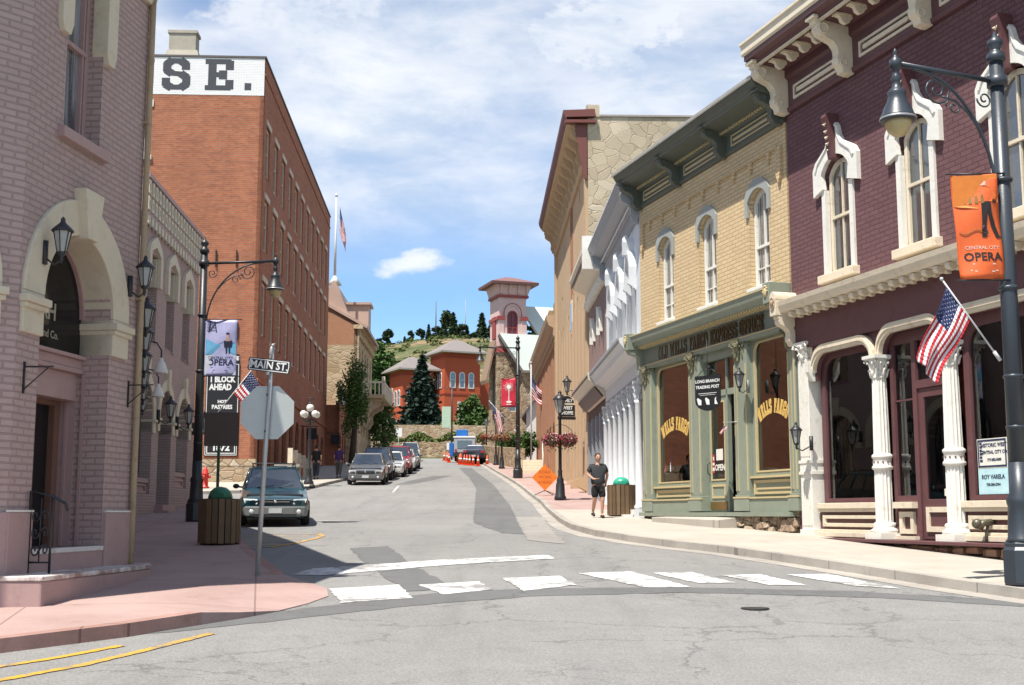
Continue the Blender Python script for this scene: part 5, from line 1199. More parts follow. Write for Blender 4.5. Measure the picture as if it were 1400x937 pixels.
gable_house('gabled_house', 'white boarded gable of a small house between the church and the orange brick building', (1.2, 104), (.995, -.06), 3.6, 5, 7, 5.0, 8.2, paint('white_boards', (.55,.54,.50), .7), M_roof, [(1.2, 2.2, .9, 1.3), (2.9, 2.2, .9, 1.3), (2.0, 5.0, .8, 1.0)])
# ------------------------------------------------------------------ left side
R90 = Matrix.Rotation(-pi/2, 4, 'Z')       # frame of a flank: x' runs towards the viewer's right, y' into the house
def pink_corner():
    PA = (-5.55, 13.8); PB = (-5.15, 16.87); L_ = hypot(PB[0]-PA[0], PB[1]-PA[1]); h = ((PB[0]-PA[0])/L_, (PB[1]-PA[1])/L_)
    B = Thing('corner_building', 'mauve pink painted brick corner building with a cream arched doorway in its angled corner', 'building', PA, h, -1.1)
    PKB = brick('mauve_brick', (.43, .318, .292), (.40, .292, .268), (.335, .243, .223), .25, .080, .012, .85, .16, soot=.25)
    PKP = paint('mauve_paint', (.38, .255, .24), .6, .1, 2, .3, dirt=.3); CR = paint('cream_stone_paint', (.58, .51, .385), .65, .09, 2, .3, dirt=.35)
    T0 = atan2(h[1], h[0]); zt = 7.65
    def facet(P, hv):    # matrix from a facet frame into this building's frame
        M = B.e.matrix_basis.inverted() @ Matrix.Translation((P[0], P[1], 0)) @ Matrix.Rotation(atan2(hv[1], hv[0]), 4, 'Z')
        M2 = Matrix.Translation((0, 0, B.zb)) @ M
        return M2
    bpy.context.view_layer.update()
    a0, a1, ri, ro = .50, 2.30, .90, 1.34; xc = 1.40; zs = 2.52
    hole = [(a0, -.95), (a1, -.95)] + [(xc+ri*cos(pi*k/18), zs+.93*ri/.9*sin(pi*k/18)) for k in range(19)]
    whole = outline(.80, 1.75, 4.64, 7.2)
    mb = MB(); wallsheet(mb, .0, L_, -1.4, zt, [hole[:2] + hole[2:], whole], 0, .45, edge=False, outer=[(0,-1.4),(L_,-1.4),(L_,zt),(0,zt)])
    # main street side
    hm = (-.3177, .9482); Mm = facet(PB, hm); mb.M = Mm; wallsheet(mb, 0.0, 17.2, -1.4, zt, [outline(c-.5, c+.5, 4.64, 6.9) for c in (2.5, 5.5, 8.5, 11.5)], 0, .3)
    hl = (.64, .77); Ml = facet(PA, hl); mb.M = Ml; lh = outline(-2.6, -.62, 0.0, 3.45, .9); lw = outline(-2.3, -1.3, 4.64, 7.0)
    wallsheet(mb, -9.0, 0.0, -1.6, zt, [lh, lw], 0, .45)
    mb.M = Matrix.Identity(4)
    B.part('wall', mb, PKB)
    mb = MB(); mb.M = Mm; mb.box(.4, 17.0, .5, 6, -1.4, zt-.1); mb.M = Ml; mb.box(-9, -.5, .5, 6, -1.4, zt-.1); mb.M = Matrix.Identity(4); mb.box(-.2, L_+.2, 1.75, 6, -1.4, zt-.1); B.part('core', mb, M_dark)
    # cornice round the three faces
    prof = [(.3, zt-.5), (-.06, zt-.5), (-.10, zt-.35), (-.30, zt-.2), (-.36, zt), (-.40, zt+.08), (.3, zt+.14)]
    mb = MB(); mb.prismx(prof, -.12, L_+.05); mb.M = Mm; mb.prismx([(.3, zt-.5), (-.03, zt-.5), (-.05, zt-.3), (-.07, zt+.08), (.3, zt+.14)], .02, 17.2); mb.M = Ml; mb.prismx(prof, -9, -.02); B.part('cornice', mb, CR)
    mb = MB(); mb.M = Mm; mb.box(0.3, 17, .3, 7, zt+.0, zt+.1); mb.M = Ml; mb.box(-9, -.2, .3, 7, zt+.0, zt+.1); B.part('roof', mb, M_roof)
    # arch surround with keystone and blocky capitals
    def arch(M, xc, zs, ri, ro, y0, ky=True):
        mb = MB(); mb.M = M; n = 22
        A = [(xc+ro*1.02*cos(pi*k/n), zs+ro*sin(pi*k/n)) for k in range(n+1)]; C_ = [(xc+ri*cos(pi*k/n), zs+ri*1.0*sin(pi*k/n)) for k in range(n+1)]
        mb.strip(A, C_, y0, .42)
        for s_ in (-1, 1):
            i_ = xc+s_*ri; o_ = xc+s_*ro*1.02; a, b = min(i_, o_), max(i_, o_)
            mb.box(a-(.0 if s_ > 0 else 0), b, y0, .42, zs-.48, zs-.001)
            mb.box(a-.03, b+.05, y0-.07, .43, zs-.14, zs-.05); mb.box(a-.015, b+.03, y0-.04, .425, zs-.20, zs-.14)
        o = B.part('arch_surround', mb, CR, bev=.012)
        mb = MB(); mb.M = M; mb.prism([(xc-.13, zs+ri-.05), (xc+.13, zs+ri-.05), (xc+.25, zs+ro+.13), (xc-.25, zs+ro+.13)], y0-.12, .43); B.part('keystone', mb, CR, bev=.015)
    I = Matrix.Identity(4); arch(I, xc, zs, ri, ro, -.045); arch(Ml, -1.61, 2.55, .95, 1.36, -.045)
    # recess lining
    mb = MB(); IN = [(xc+ri*cos(pi*k/18)*.999, zs+.92*sin(pi*k/18)) for k in range(19)]
    mb.box(a1-.02, a1+.12, .43, 1.70, -.5, zs); mb.box(a0-.12, a0+.01, .43, 1.70, -.5, zs)
    IA = [(xc+(ri+.02)*cos(pi*k/18), zs+(.95)*sin(pi*k/18)) for k in range(19)]; mb.strip([(x+(x-xc)*.1, z+.08) for x, z in IA], [(xc+(x-xc)*.93, zs+(z-zs)*.93) for x, z in IA], .36, .44)
    mb.strip([(x+(x-xc)*.1, z+.08) for x, z in IA], IA, .43, .60)
    mb.box(2.262, 2.28, .30, .34, -.4, 1.8); mb.box(2.262, 2.28, .52, .56, -.4, 1.8)
    mb.box(a0, a1, .78, .88, -.42, 1.82)
    B.part('recess_panelling', mb, PKP)
    mb = MB(); mb.box(a0, a1, .36, .85, 1.86, 1.98); mb.box(a0, a1, .30, .84, 1.98, 2.03); mb.box(a0, a1, .34, .83, 1.80, 1.86); mb.box(a0, a1, .42, .8, 1.45, 1.80); B.part('transom_bar', mb, PKP, bev=.01)
    mb = MB(); mb.prism([(a0, 2.03), (a1, 2.03)] + IN, .41, .43); fg = dark_glass('fanlight_glass', (.008,.008,.008), .08, .02); fg.node_tree.nodes['Principled BSDF'].inputs['IOR'].default_value = 1.35; fg.node_tree.nodes['Principled BSDF'].inputs['Specular IOR Level'].default_value = .35; fan = B.part('fanlight', mb, fg)
    mb = MB(); mb.text('AH', .30, 1.42, 2.50, .405, .002, .006); mb.text('Land Co.', .14, 1.45, 2.22, .405, .002, .002)
    mkobj('lettering', mb.mesh('lettering', B.zb), flat('dull_cream_letter', (.30,.28,.20), .6), fan)
    mb = MB(); mb.box(1.0, 2.12, .70, .76, -.40, 1.44); d_ = B.part('door', mb, flat('dark_door', (.012,.011,.012), .35))
    mb = MB(); mb.ring([(.90,-.44),(2.26,-.44),(2.26,1.46),(.90,1.46)], [(1.0,-.40),(2.12,-.40),(2.12,1.38),(1.0,1.38)], .62, .72); B.part('door_frame', mb, flat('rosy_wood', (.17,.085,.06), .6))
    # plinth, threshold, stoop
    mb = MB(); mb.box(-.05, a0-.02, -.05, .3, -1.4, .02); mb.box(a1+.02, L_+.05, -.05, .3, -1.4, .02); mb.M = Mm; mb.box(0.02, 17.2, -.05, .2, -1.4, .02); mb.M = Ml; mb.box(-9, -.02, -.05, .2, -1.6, .02); B.part('plinth', mb, PKP, bev=.01)
    mb = MB(); mb.box(-.05, a0-.02, -.056, -.01, .022, .045); mb.box(a1+.02, L_+.05, -.056, -.01, .022, .045); B.part('plinth_edge', mb, M_cream2)
    mb = MB(); mb.box(a0-.02, a1+.02, -.02, 1.3, -1.2, -.46); B.part('threshold', mb, PKP)
    mb = MB(); mb.box(a0-.02, a1+.02, -.035, .10, -.459, -.40); B.part('threshold_edge', mb, paint('chipped_white', (.62,.58,.54), .7, .1, 4, .3, dirt=.8), bev=.01)
    st = [(-.35, .12), (-.20, -.55), (2.9, -.42), (3.45, -.16), (3.4, .12)]
    mb = MB(); mb.prismz(st, -1.4, -.715); so = B.part('stoop', mb, PKP, bev=.02)
    mb = MB(); mb.prismz([(-.36, .12), (-.21, -.565), (2.9, -.432), (3.46, -.165), (3.41, .12)], -.714, -.66); mkobj('stoop_edge', mb.mesh('stoop_edge', B.zb), worn('chipped_white_top', (.66, .62, .58), .75, 5.0, (.30,.20,.17)), so, bev=.012)
    # upstairs windows with cream hoods
    def upwin(M, x0, x1):
        mb = MB(); mb.M = M; mb.ring(outline(x0, x1, 4.64, 7.2), outline(x0+.09, x1-.09, 4.74, 7.1), .20, .30); mb.box(x0+.08, x1-.08, .185, .28, 5.86, 5.92); mb.box(x1-.18, x1-.15, .19, .29, 4.7, 7.15)
        o = B.part('window', mb, PKP); g_ = MB(); g_.M = M; g_.box(x0+.07, x1-.07, .25, .262, 4.7, 7.15); mkobj('pane', g_.mesh('pane', B.zb), dark_glass('curtained_glass', (.05,.06,.07), .06, .02, (.26,.28,.30)), o)
        s_ = MB(); s_.M = M; s_.box(x0-.14, x1+.14, -.10, .2, 4.50, 4.635); mkobj('sill', s_.mesh('sill', B.zb), PKP, o, bev=.01)
        h_ = MB(); h_.M = M
        for (a, b) in ((x0-.26, x0+.02), (x1-.02, x1+.26)): h_.prism([(a, 5.95), (a+.06, 5.80), (b-.06, 5.80), (b, 5.95), (b, 7.3), (a, 7.3)], -.07, .15)
        h_.box(x0-.26, x1+.26, -.07, .15, 7.0, 7.35); mkobj('hood', h_.mesh('hood', B.zb), CR, o, bev=.01)
    upwin(I, .80, 1.75); upwin(Ml, -2.3, -1.3)
    for c in (2.5, 5.5, 8.5, 11.5): upwin(Mm, c-.5, c+.5)
    mb = MB(); mb.M = Ml; mb.prism(outline(-2.55, -.66, .05, 3.4, .9), .40, .42); B.part('shop_window', mb, M_glass)
    # downpipe at the right edge
    mb = MB(); p = [(L_-.02, -.06, z) for z in (zt-.2, 6, 4.5, 3, 1.5, .2, -.85)]; mb.tube(p, .045, 8); mb.box(L_-.09, L_+.04, -.09, 0, 2.9, 2.94); mb.box(L_-.09, L_+.04, -.09, 0, 5.4, 5.44); B.part('downpipe', mb, paint('ochre_pipe', (.36,.27,.17), .6, .2, 3, .3, dirt=.6))
    # wrought iron rail beside the door
    R = empty('stair_rail', B.w(.42, -.30, -.66), B.rz, 'black wrought iron scroll railing beside the corner doorway', 'railing')
    m = MB(); m.tube([(0,.26,0),(0,.26,.92),(0,.0,.86),(0,-.16,.78),(0,-.19,.70)], .018, 8); m.tube([(0,.0,0),(0,.0,.86)], .015, 8); m.tube([(0,.26,.12),(0,0,.12)], .012, 6)
    mkobj('frame', m, M_iron, R)
    m = MB()
    for zc in (.26, .45, .64):
        for s_ in (0, 1):
            cy = .07+.12*s_; m.tube([(0, cy+(.055-.004*k)*cos(k*.6+pi*s_), zc+(.075-.005*k)*sin(k*.6+pi*s_)) for k in range(13)], .010, 5)
    m.tube([(0,.13,.12),(0,.13,.84)], .008, 5); mkobj('scrollwork', m, M_iron, R)
    # bare sign brackets on the wall
    for (x, label, M) in ((.18, 'small empty iron sign bracket left of the corner doorway', 0), (2.9, 'small empty iron sign bracket between the doorway and the downpipe', 0)):
        q = empty('sign_bracket', B.w(x, -.0, 1.55 if x < 1 else 1.62), B.rz, label, 'bracket'); m = MB(); m.box(-.012, .012, -.02, 0, -.20, .16); m.tube([(0,-.01,.10),(0,-.36,.10)], .009, 5); m.tube([(0,-.01,-.16),(0,-.30,.09)], .008, 5); mkobj('arm', m, M_iron, q)
    return B
PINK = pink_corner()

def pink_low():
    B = Thing('shop_building', 'lower mauve pink shop building with three cream arches and a pierced cream parapet', 'building', (-10.04, 33.1), dirv(600), -.4)
    PKB = MATS['mauve_brick']; PKP = MATS['mauve_paint']; CR = MATS['cream_stone_paint']
    x0, x1 = .0, 7.95; zt = 8.1
    wins = [1.35, 3.75, 6.1]; arcs = [(1.0, 1.9), (3.65, 1.7), (6.15, 1.7)]
    holes = [outline(c-.55, c+.55, 4.85, 7.25) for c in wins] + [outline(c-w/2, c+w/2, (.55, .22, .80)[i], 3.62, w/2*.98, 14) for i, (c, w) in enumerate(arcs)]
    mb = MB(); wallsheet(mb, x0, x1, -.6, zt, holes, 0, .4); mb.box(x0+.02, x1-.01, .9, 12, -.6, zt); mb.box(x1-.3, x1, .41, .89, -.6, zt); mb.box(x0, x0+.2, .41, .89, -.6, zt); B.part('wall', mb, PKB)
    for c in wins:
        o = sash(B, c, 4.85, 1.08, 2.38, 0, PKP, M_glass, .30, .08, .5, 0, sill=(.12, .12, .0, PKP))
        if 'hd' not in B.cache:
            hb = MB()
            hb.prism([(-.82, 1.55), (-.55, 1.55), (-.55, 2.40), (-.30, 2.50), (0, 2.60), (.30, 2.50), (.55, 2.40), (.55, 1.55), (.82, 1.55), (.82, 2.35), (.68, 2.62), (.3, 2.80), (0, 2.92), (-.3, 2.80), (-.68, 2.62), (-.82, 2.35)], -.40, -.28); B.cache['hd'] = hb.mesh('hood')
            kb = MB(); kb.box(.44, .545, -.285, .0, 1.55, 2.38); B.cache['hj'] = kb.mesh('jamb')
        mkobj('hood', B.cache['hd'], CR, o); mkobj('jamb', B.cache['hj'], CR, o)
    for i, (c, w) in enumerate(arcs):
        mb = MB(); n = 18; r = w/2; zs = 3.62-r*.98
        A = [(c+(r+.30)*cos(pi*k/n), zs+(r+.30)*sin(pi*k/n)) for k in range(n+1)]; C_ = [(c+r*cos(pi*k/n), zs+r*.98*sin(pi*k/n)) for k in range(n+1)]
        mb.strip(A, C_, -.05, .35)
        for s_ in (-1, 1):
            a, b = sorted((c+s_*r, c+s_*(r+.30))); mb.box(a, b, -.05, .35, zs-.42, zs-.001); mb.box(a-.02, b+.03, -.10, .36, zs-.12, zs-.04)
        mb.prism([(c-.11, zs+r-.04), (c+.11, zs+r-.04), (c+.16, zs+r+.62), (c-.16, zs+r+.62)], -.11, .36); B.part('arch_surround', mb, CR, bev=.01)
    # shop windows and door behind the arches
    for i in (0, 2):
        c, w = arcs[i]; zb = (.55, 0, .80)[i]
        mb = MB(); mb.prism(outline(c-w/2-.02, c+w/2+.02, .9+.3*(i > 0), 3.6, w/2), .30, .32); g = B.part('shop_window', mb, M_glassb)
        mb = MB(); mb.box(c-w/2, c+w/2, .12, .4, -.5, .98+.3*(i > 0)); mb.box(c-w/2-.05, c+w/2+.05, .04, .2, .86+.3*(i > 0), .98+.3*(i > 0)); mb.ring([(c-w/2+.1,zb+.02),(c+w/2-.1,zb+.02),(c+w/2-.1,zb+.28),(c-w/2+.1,zb+.28)], [(c-w/2+.2,zb+.08),(c+w/2-.2,zb+.08),(c+w/2-.2,zb+.22),(c-w/2+.2,zb+.22)], .07, .125); B.part('bulkhead', mb, PKP)
    c, w = arcs[1]
    mb = MB(); mb.prism(outline(c-w/2-.02, c+w/2+.02, .2, 3.6, w/2), .70, .72); B.part('door', mb, flat('dark_door', (.012,.011,.012), .35))
    mb = MB(); mb.box(c-w/2-.1, c+w/2+.1, -.22, .4, -.6, .26); mb.box(c-w/2-.25, c+w/2+.25, -.42, .0, -.6, .10); B.part('step', mb, PKP)
    # pierced parapet
    mb = MB(); zc = zt; mb.box(x0, x1, -.10, .3, zc, zc+.12); mb.box(x0-.02, x1+.02, -.14, .34, zc+1.05, zc+1.17); mb.box(x0, x1, -.04, .28, zc+.12, zc+1.05); B.part('parapet', mb, PKP)
    mb = MB(); n = 19; pw = (x1-x0)/n
    for k in range(n):
        a = x0+pw*k+.05; b = a+pw*.56
        for zz in (.16, .62): mb.ring([(a,zc+zz),(b,zc+zz),(b,zc+zz+.38),(a,zc+zz+.38)], [(a+.07,zc+zz+.10),(b-.07,zc+zz+.10),(b-.07,zc+zz+.28),(a+.07,zc+zz+.28)], -.12, -.035)
        if k % 1 == 0: mb.box(a, b, -.13, -.04, zc-.22, zc-.0)
    B.part('parapet_blocks', mb, CR)
    mb = MB(); mb.box(x0, x1, .3, 12, zt, zt+.1); B.part('roof', mb, M_roof)
pink_low()

def red_hotel():
    B = Thing('hotel', 'tall red brick hotel with a painted white band lettered USE. along its flank', 'building', (-12.4, 60.0), dirv(616), .6)
    RB = brick('red_brick', (.42, .146, .070), (.31, .100, .050), (.30, .185, .13), .26, .10, .014, .8, .30, blot=(.17, .07, .05), soot=.30)
    TW = paint('tan_window_paint', (.52, .43, .33), .6, .1); LS = flat('stone_lintel', (.52, .46, .36), .8)
    L_ = 34.0; zt = 22.7; xs = [1.7+2.95*k for k in range(11)]; rows = [(16.9, 2.65), (13.1, 2.65), (8.8, 2.75)]
    holes = [outline(x-.66, x+.66, z, z+hh) for z, hh in rows for x in xs] + [outline(x-.85, x+.85, 1.8+x*.055, 5.6, .84, 8) for x in xs]
    mb = MB(); wallsheet(mb, 0, L_, .4, zt, holes, 0, .22)
    mb.M = R90; wallsheet(mb, -30.0, 0, .4, zt, [outline(-6.6, -5.6, 17.6, 20.1), outline(-6.6, -5.6, 13.6, 16.1)], 0, .22); mb.M = Matrix.Identity(4)
    mb.box(.24, L_-.1, .24, 29.9, .4, zt-.3); B.part('wall', mb, RB)
    for z, hh in rows:
        for x in xs:
            o = sash(B, x, z, 1.30, hh-.02, 0, TW, M_glass, .09, .15, .5, 0, sill=(.12, .14, .0, TW), key=hh)
            if ('lt', hh) not in B.cache: lm = MB(); lm.box(-.82, .82, -.15, -.03, hh+.0, hh+.26); B.cache[('lt', hh)] = lm.mesh('lintel')
            mkobj('lintel', B.cache[('lt', hh)], TW, o)
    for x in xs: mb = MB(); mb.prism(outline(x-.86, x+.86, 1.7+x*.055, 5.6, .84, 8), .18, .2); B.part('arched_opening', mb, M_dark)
    mb = MB(); mb.box(0, L_, -.08, .0, 6.4, 6.55); mb.box(0, L_, -.05, 0, zt-.9, zt-.8); B.part('string_course', mb, RB)
    # flank windows
    for i, z in enumerate((17.6, 13.6)):
        mb = MB(); mb.M = R90; mb.ring(outline(-6.6, -5.6, z, z+2.5), outline(-6.48, -5.72, z+.12, z+2.38), -.03, .1); mb.box(-6.5, -5.7, .0, .09, z+1.2, z+1.28); o = B.part('window', mb, M_cream2)
        g = MB(); g.M = R90; g.box(-6.5, -5.7, .05, .062, z+.1, z+2.4); mkobj('pane', g.mesh('pane', B.zb), M_lace, o)
        s_ = MB(); s_.M = R90; s_.box(-6.75, -5.45, -.12, .1, z-.22, z); s_.box(-6.75, -5.45, -.06, .1, z+2.5, z+2.85); mkobj('sill', s_.mesh('sill', B.zb), M_cream2, o)
    # painted band with letters
    mb = MB(); mb.M = R90; mb.box(-30.0, -.02, -.012, .002, 20.75, zt-.02); bd = B.part('painted_band', mb, brick('white_band_brick', (.74,.74,.73), (.70,.70,.69), (.58,.58,.57), .26, .085, .011, .4, .06))
    mb = MB(); mb.M = R90
    slab_text(mb, 'U', -6.80, 21.12, 1.36, -.012, .25, 1.22, .006); slab_text(mb, 'S', -5.05, 21.12, 1.36, -.012, .26, 1.42, .006); slab_text(mb, 'E', -3.02, 21.12, 1.36, -.012, .26, 1.50, .006); slab_text(mb, '.', -1.02, 21.18, 1.30, -.012, .22, .9, .006)
    mkobj('lettering', mb.mesh('lettering', B.zb), flat('slate_letter', (.055,.06,.07), .8), bd)
    mb = MB(); mb.M = R90; mb.box(-30, .03, -.05, .3, zt, zt+.10); mb.M = Matrix.Identity(4); mb.box(-.03, L_, -.06, .3, zt, zt+.10); B.part('coping', mb, flat('lead_coping', (.10,.09,.085), .7))
    mb = MB(); mb.M = R90; mb.wedge([(-5.05,.1,zt+.1),(-3.35,.1,zt+.1),(-3.35,1.3,zt+.1),(-5.05,1.3,zt+.1)], [(-4.95,.2,zt+.45),(-3.45,.2,zt+.45),(-3.45,1.2,zt+.45),(-4.95,1.2,zt+.45)]); mb.box(-4.88, -3.55, .25, 1.1, zt+.45, zt+1.35); mb.box(-4.95, -3.48, .2, 1.15, zt+1.35, zt+1.5); B.part('chimney', mb, paint('grey_render', (.37,.34,.28), .85, .15, 1.5, .2, dirt=.5))
    mb = MB(); mb.M = R90; mb.box(-30, .06, -.10, .3, .4, 2.3); mb.box(-30, .08, -.13, .3, 2.3, 2.62); B.part('stone_base', mb, stone('buff_rubble', [(.42,.33,.22), (.34,.24,.15), (.48,.40,.30)], (.28,.22,.16), 2.0, .8, .06, 1.6))
    for x, z in ((-1.15, 12), (-2.15, 12), (-1.0, 8.4)): mb = MB(); mb.M = R90; mb.box(x, x+.045, -.10, -.0, z, z+.85); B.part('wall_anchor', mb, M_iron)
    mb = MB(); mb.box(.3, L_-.1, .3, 29.8, zt-.3, zt-.2); B.part('roof', mb, M_roof)
    # painted advertising board on the flank
    T = empty('wall_sign', (0,0,0), 0, 'tall black painted sign with white lettering on the red brick flank', 'sign'); T.parent = None
    pos = Matrix.Translation((B.P[0], B.P[1], 0)) @ Matrix.Rotation(B.rz, 4, 'Z') @ R90 @ Matrix.Translation((-1.60, -.06, 2.75)); T.matrix_world = pos
    mb = MB(); mb.box(-.80, .80, 0, .05, 0, 4.5); mb.box(-.1, .75, 0, .05, 4.52, 4.95); mkobj('board', mb, flat('sign_black', (.012,.012,.014)), T)
    mb = MB(); mb.ring([(-.76,.04),(.76,.04),(.76,4.46),(-.76,4.46)], [(-.73,.07),(.73,.07),(.73,4.43),(-.73,4.43)], -.006, .001)
    mb.text('HOUSE', .26, .33, 4.73, -.004, .004, .012); mb.text('PARRIS', .46, -.05, 4.12, -.004, .004, .02, sx=.85); mb.text('1 BLOCK', .40, -.02, 3.70, -.004, .004, .02, sx=.75); mb.text('AHEAD', .40, -.1, 3.32, -.004, .004, .02, sx=.8)
    mb.text('HOT', .2, .0, 2.62, -.004, .004, .01); mb.text('PASTRIES', .27, .0, 2.36, -.004, .004, .01, sx=.9); mb.text('FAMILY RUN', .27, .0, .98, -.004, .004, .012, sx=.85); mb.text('ESTABLISHED', .21, 0, .70, -.004, .004, .012, sx=.85); mb.text('1872', .42, 0, .40, -.004, .004, .02)
    mb.ring(outline(-.68, .68, .12, .86, rc=.2), outline(-.64, .64, .16, .82, rc=.17), -.006, .001); mkobj('lettering', mb, flat('sign_white', (.66,.66,.64)), T)
    return B
RED = red_hotel()
# low wing with arches and a white balustrade terrace
def low_wing():
    B = Thing('wing_building', 'single storey red brick wing with arches and a pale rooftop balustrade', 'building', tuple(RED.w(34.0, -1.0, 0))[:2], dirv(612), 2.0)
    mb = MB(); RB = MATS['red_brick']; L_ = 9.5; wallsheet(mb, 0, L_, 2.2, 8.3, [outline(1.1+2.1*k-.6, 1.1+2.1*k+.6, 2.8, 6.0, .58, 8) for k in range(4)], 0, .3); mb.box(.01, L_-.01, .31, 9, 2.2, 8.2); B.part('wall', mb, RB)
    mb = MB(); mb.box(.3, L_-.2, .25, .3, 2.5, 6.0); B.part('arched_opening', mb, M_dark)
    mb = MB(); mb.box(-.1, L_+.1, -.2, .3, 8.3, 8.5); mb.box(-.05, L_+.05, -.15, .1, 9.35, 9.5)
    for k in range(24): mb.lathe([(.07,0),(.10,.2),(.05,.5),(.08,.85)], (.1+.4*k, -.03, 8.5), 6)
    for k in range(4): mb.box(.0+3.1*k, .3+3.1*k, -.2, .12, 8.5, 9.6)
    B.part('balustrade', mb, M_cream2)
low_wing()

def courthouse():
    B = Thing('courthouse', 'buff stone courthouse with a curved copper coloured roof, street balcony and roof flagpole', 'building', (-12.55, 100.0), dirv(655), 3.0)
    ST = stone('buff_ashlar', [(.46,.36,.23), (.40,.30,.185), (.52,.42,.28), (.34,.25,.15)], (.36,.29,.20), 1.4, .7, .05, 2.2); OB = MATS['orange_brick']; CP = paint('coppery_roof', (.44, .31, .25), .5, .15, .6, .4)
    mb = MB(); hs = [outline(x-.5, x+.5, z, z+2.4) for x in (2, 4.5, 7, 9.5, 12) for z in (6.5, 11.3)]; wallsheet(mb, 0, 14, 3, 15.2, hs, 0, .3); mb.box(.3, 13.9, .31, 12, 3, 15); mb.M = R90; wallsheet(mb, -12, 0, 3, 13.6, [], 0, .3); B.part('wall', mb, ST)
    for x in (2, 4.5, 7, 9.5, 12):
        for z in (6.5, 11.3): sash(B, x, z, .98, 2.38, 0, M_cream, M_glass, .12, .1, .5, 0)
    mb = MB(); mb.M = R90; mb.prism([(-12, 13.6), (0, 13.6), (0, 15.2), (-3.0, 16.6), (-6, 17.3), (-12, 17.3)], .0, .3); B.part('gable', mb, OB)
    mb = MB(); mb.M = R90; prof = [(.7, 15.1), (-.2, 15.6), (-.9, 16.4), (-1.35, 17.5), (-1.55, 18.3), (-2.05, 19.0), (-2.5, 18.3), (-2.9, 17.5), (-4.2, 16.6), (-12, 15.3)]
    mb.prism(prof, .35, 12); B.part('roof', mb, CP)
    mb = MB(); mb.M = R90; mb.wedge([(.75,-.15,14.95),(.75,12,14.95),(-2.9,12,17.0),(-2.9,-.15,17.0)][::-1], [(.75,-.15,15.2),(.75,12,15.2),(-2.9,12,17.25),(-2.9,-.15,17.25)][::-1]); mb.M = Matrix.Identity(4); mb.box(3.0, 5.2, -.6, 2.0, 15.2, 17.4); mb.box(2.8, 5.4, -.8, 2.2, 17.4, 17.6); B.part('dormer', mb, CP)
    mb = MB(); mb.box(-.2, 14, -.45, .3, 14.9, 15.25); mb.box(0, 14, -.2, 0, 14.3, 14.9); mb.box(0, .5, -.12, .0, 3, 14.3); mb.box(0, 14, -.14, 0, 9.9, 10.2); B.part('cornice', mb, ST)
    mb = MB(); mb.box(3.4, 13.2, -2.0, 0, 9.6, 9.9)
    for x in (3.9, 7.5, 12.6): mb.prismx(bracket_prof(1.7, 2.4, 9.6), x-.2, x+.2)
    B.part('balcony', mb, ST)
    mb = MB(); mb.box(3.4, 13.2, -1.98, -1.82, 10.85, 11.0); mb.box(3.4, 3.55, -1.98, 0, 10.85, 11.0)
    for k in range(25): mb.box(3.5+.39*k, 3.6+.39*k, -1.95, -1.86, 9.9, 10.85)
    for k in range(5): mb.box(3.42, 3.52, -1.6+.35*k, -1.5+.35*k, 9.9, 10.85)
    for x in (3.4, 12.9): mb.box(x, x+.3, -2.02, -1.75, 9.9, 11.4)
    B.part('balustrade', mb, M_cream)
    mb = MB(); mb.M = R90; mb.tube([(-2.05, 1.0, 18.9), (-2.05, 1.0, 26.2)], [.12, .06], 8); mb.ball((-2.05, 1.0, 26.3), .13); mb.lathe([(.6,0),(.2,.6),(.1,.8)], (-2.05, 1.0, 18.7), 8); B.part('flagpole', mb, M_cream2)
    return B
CT = courthouse()

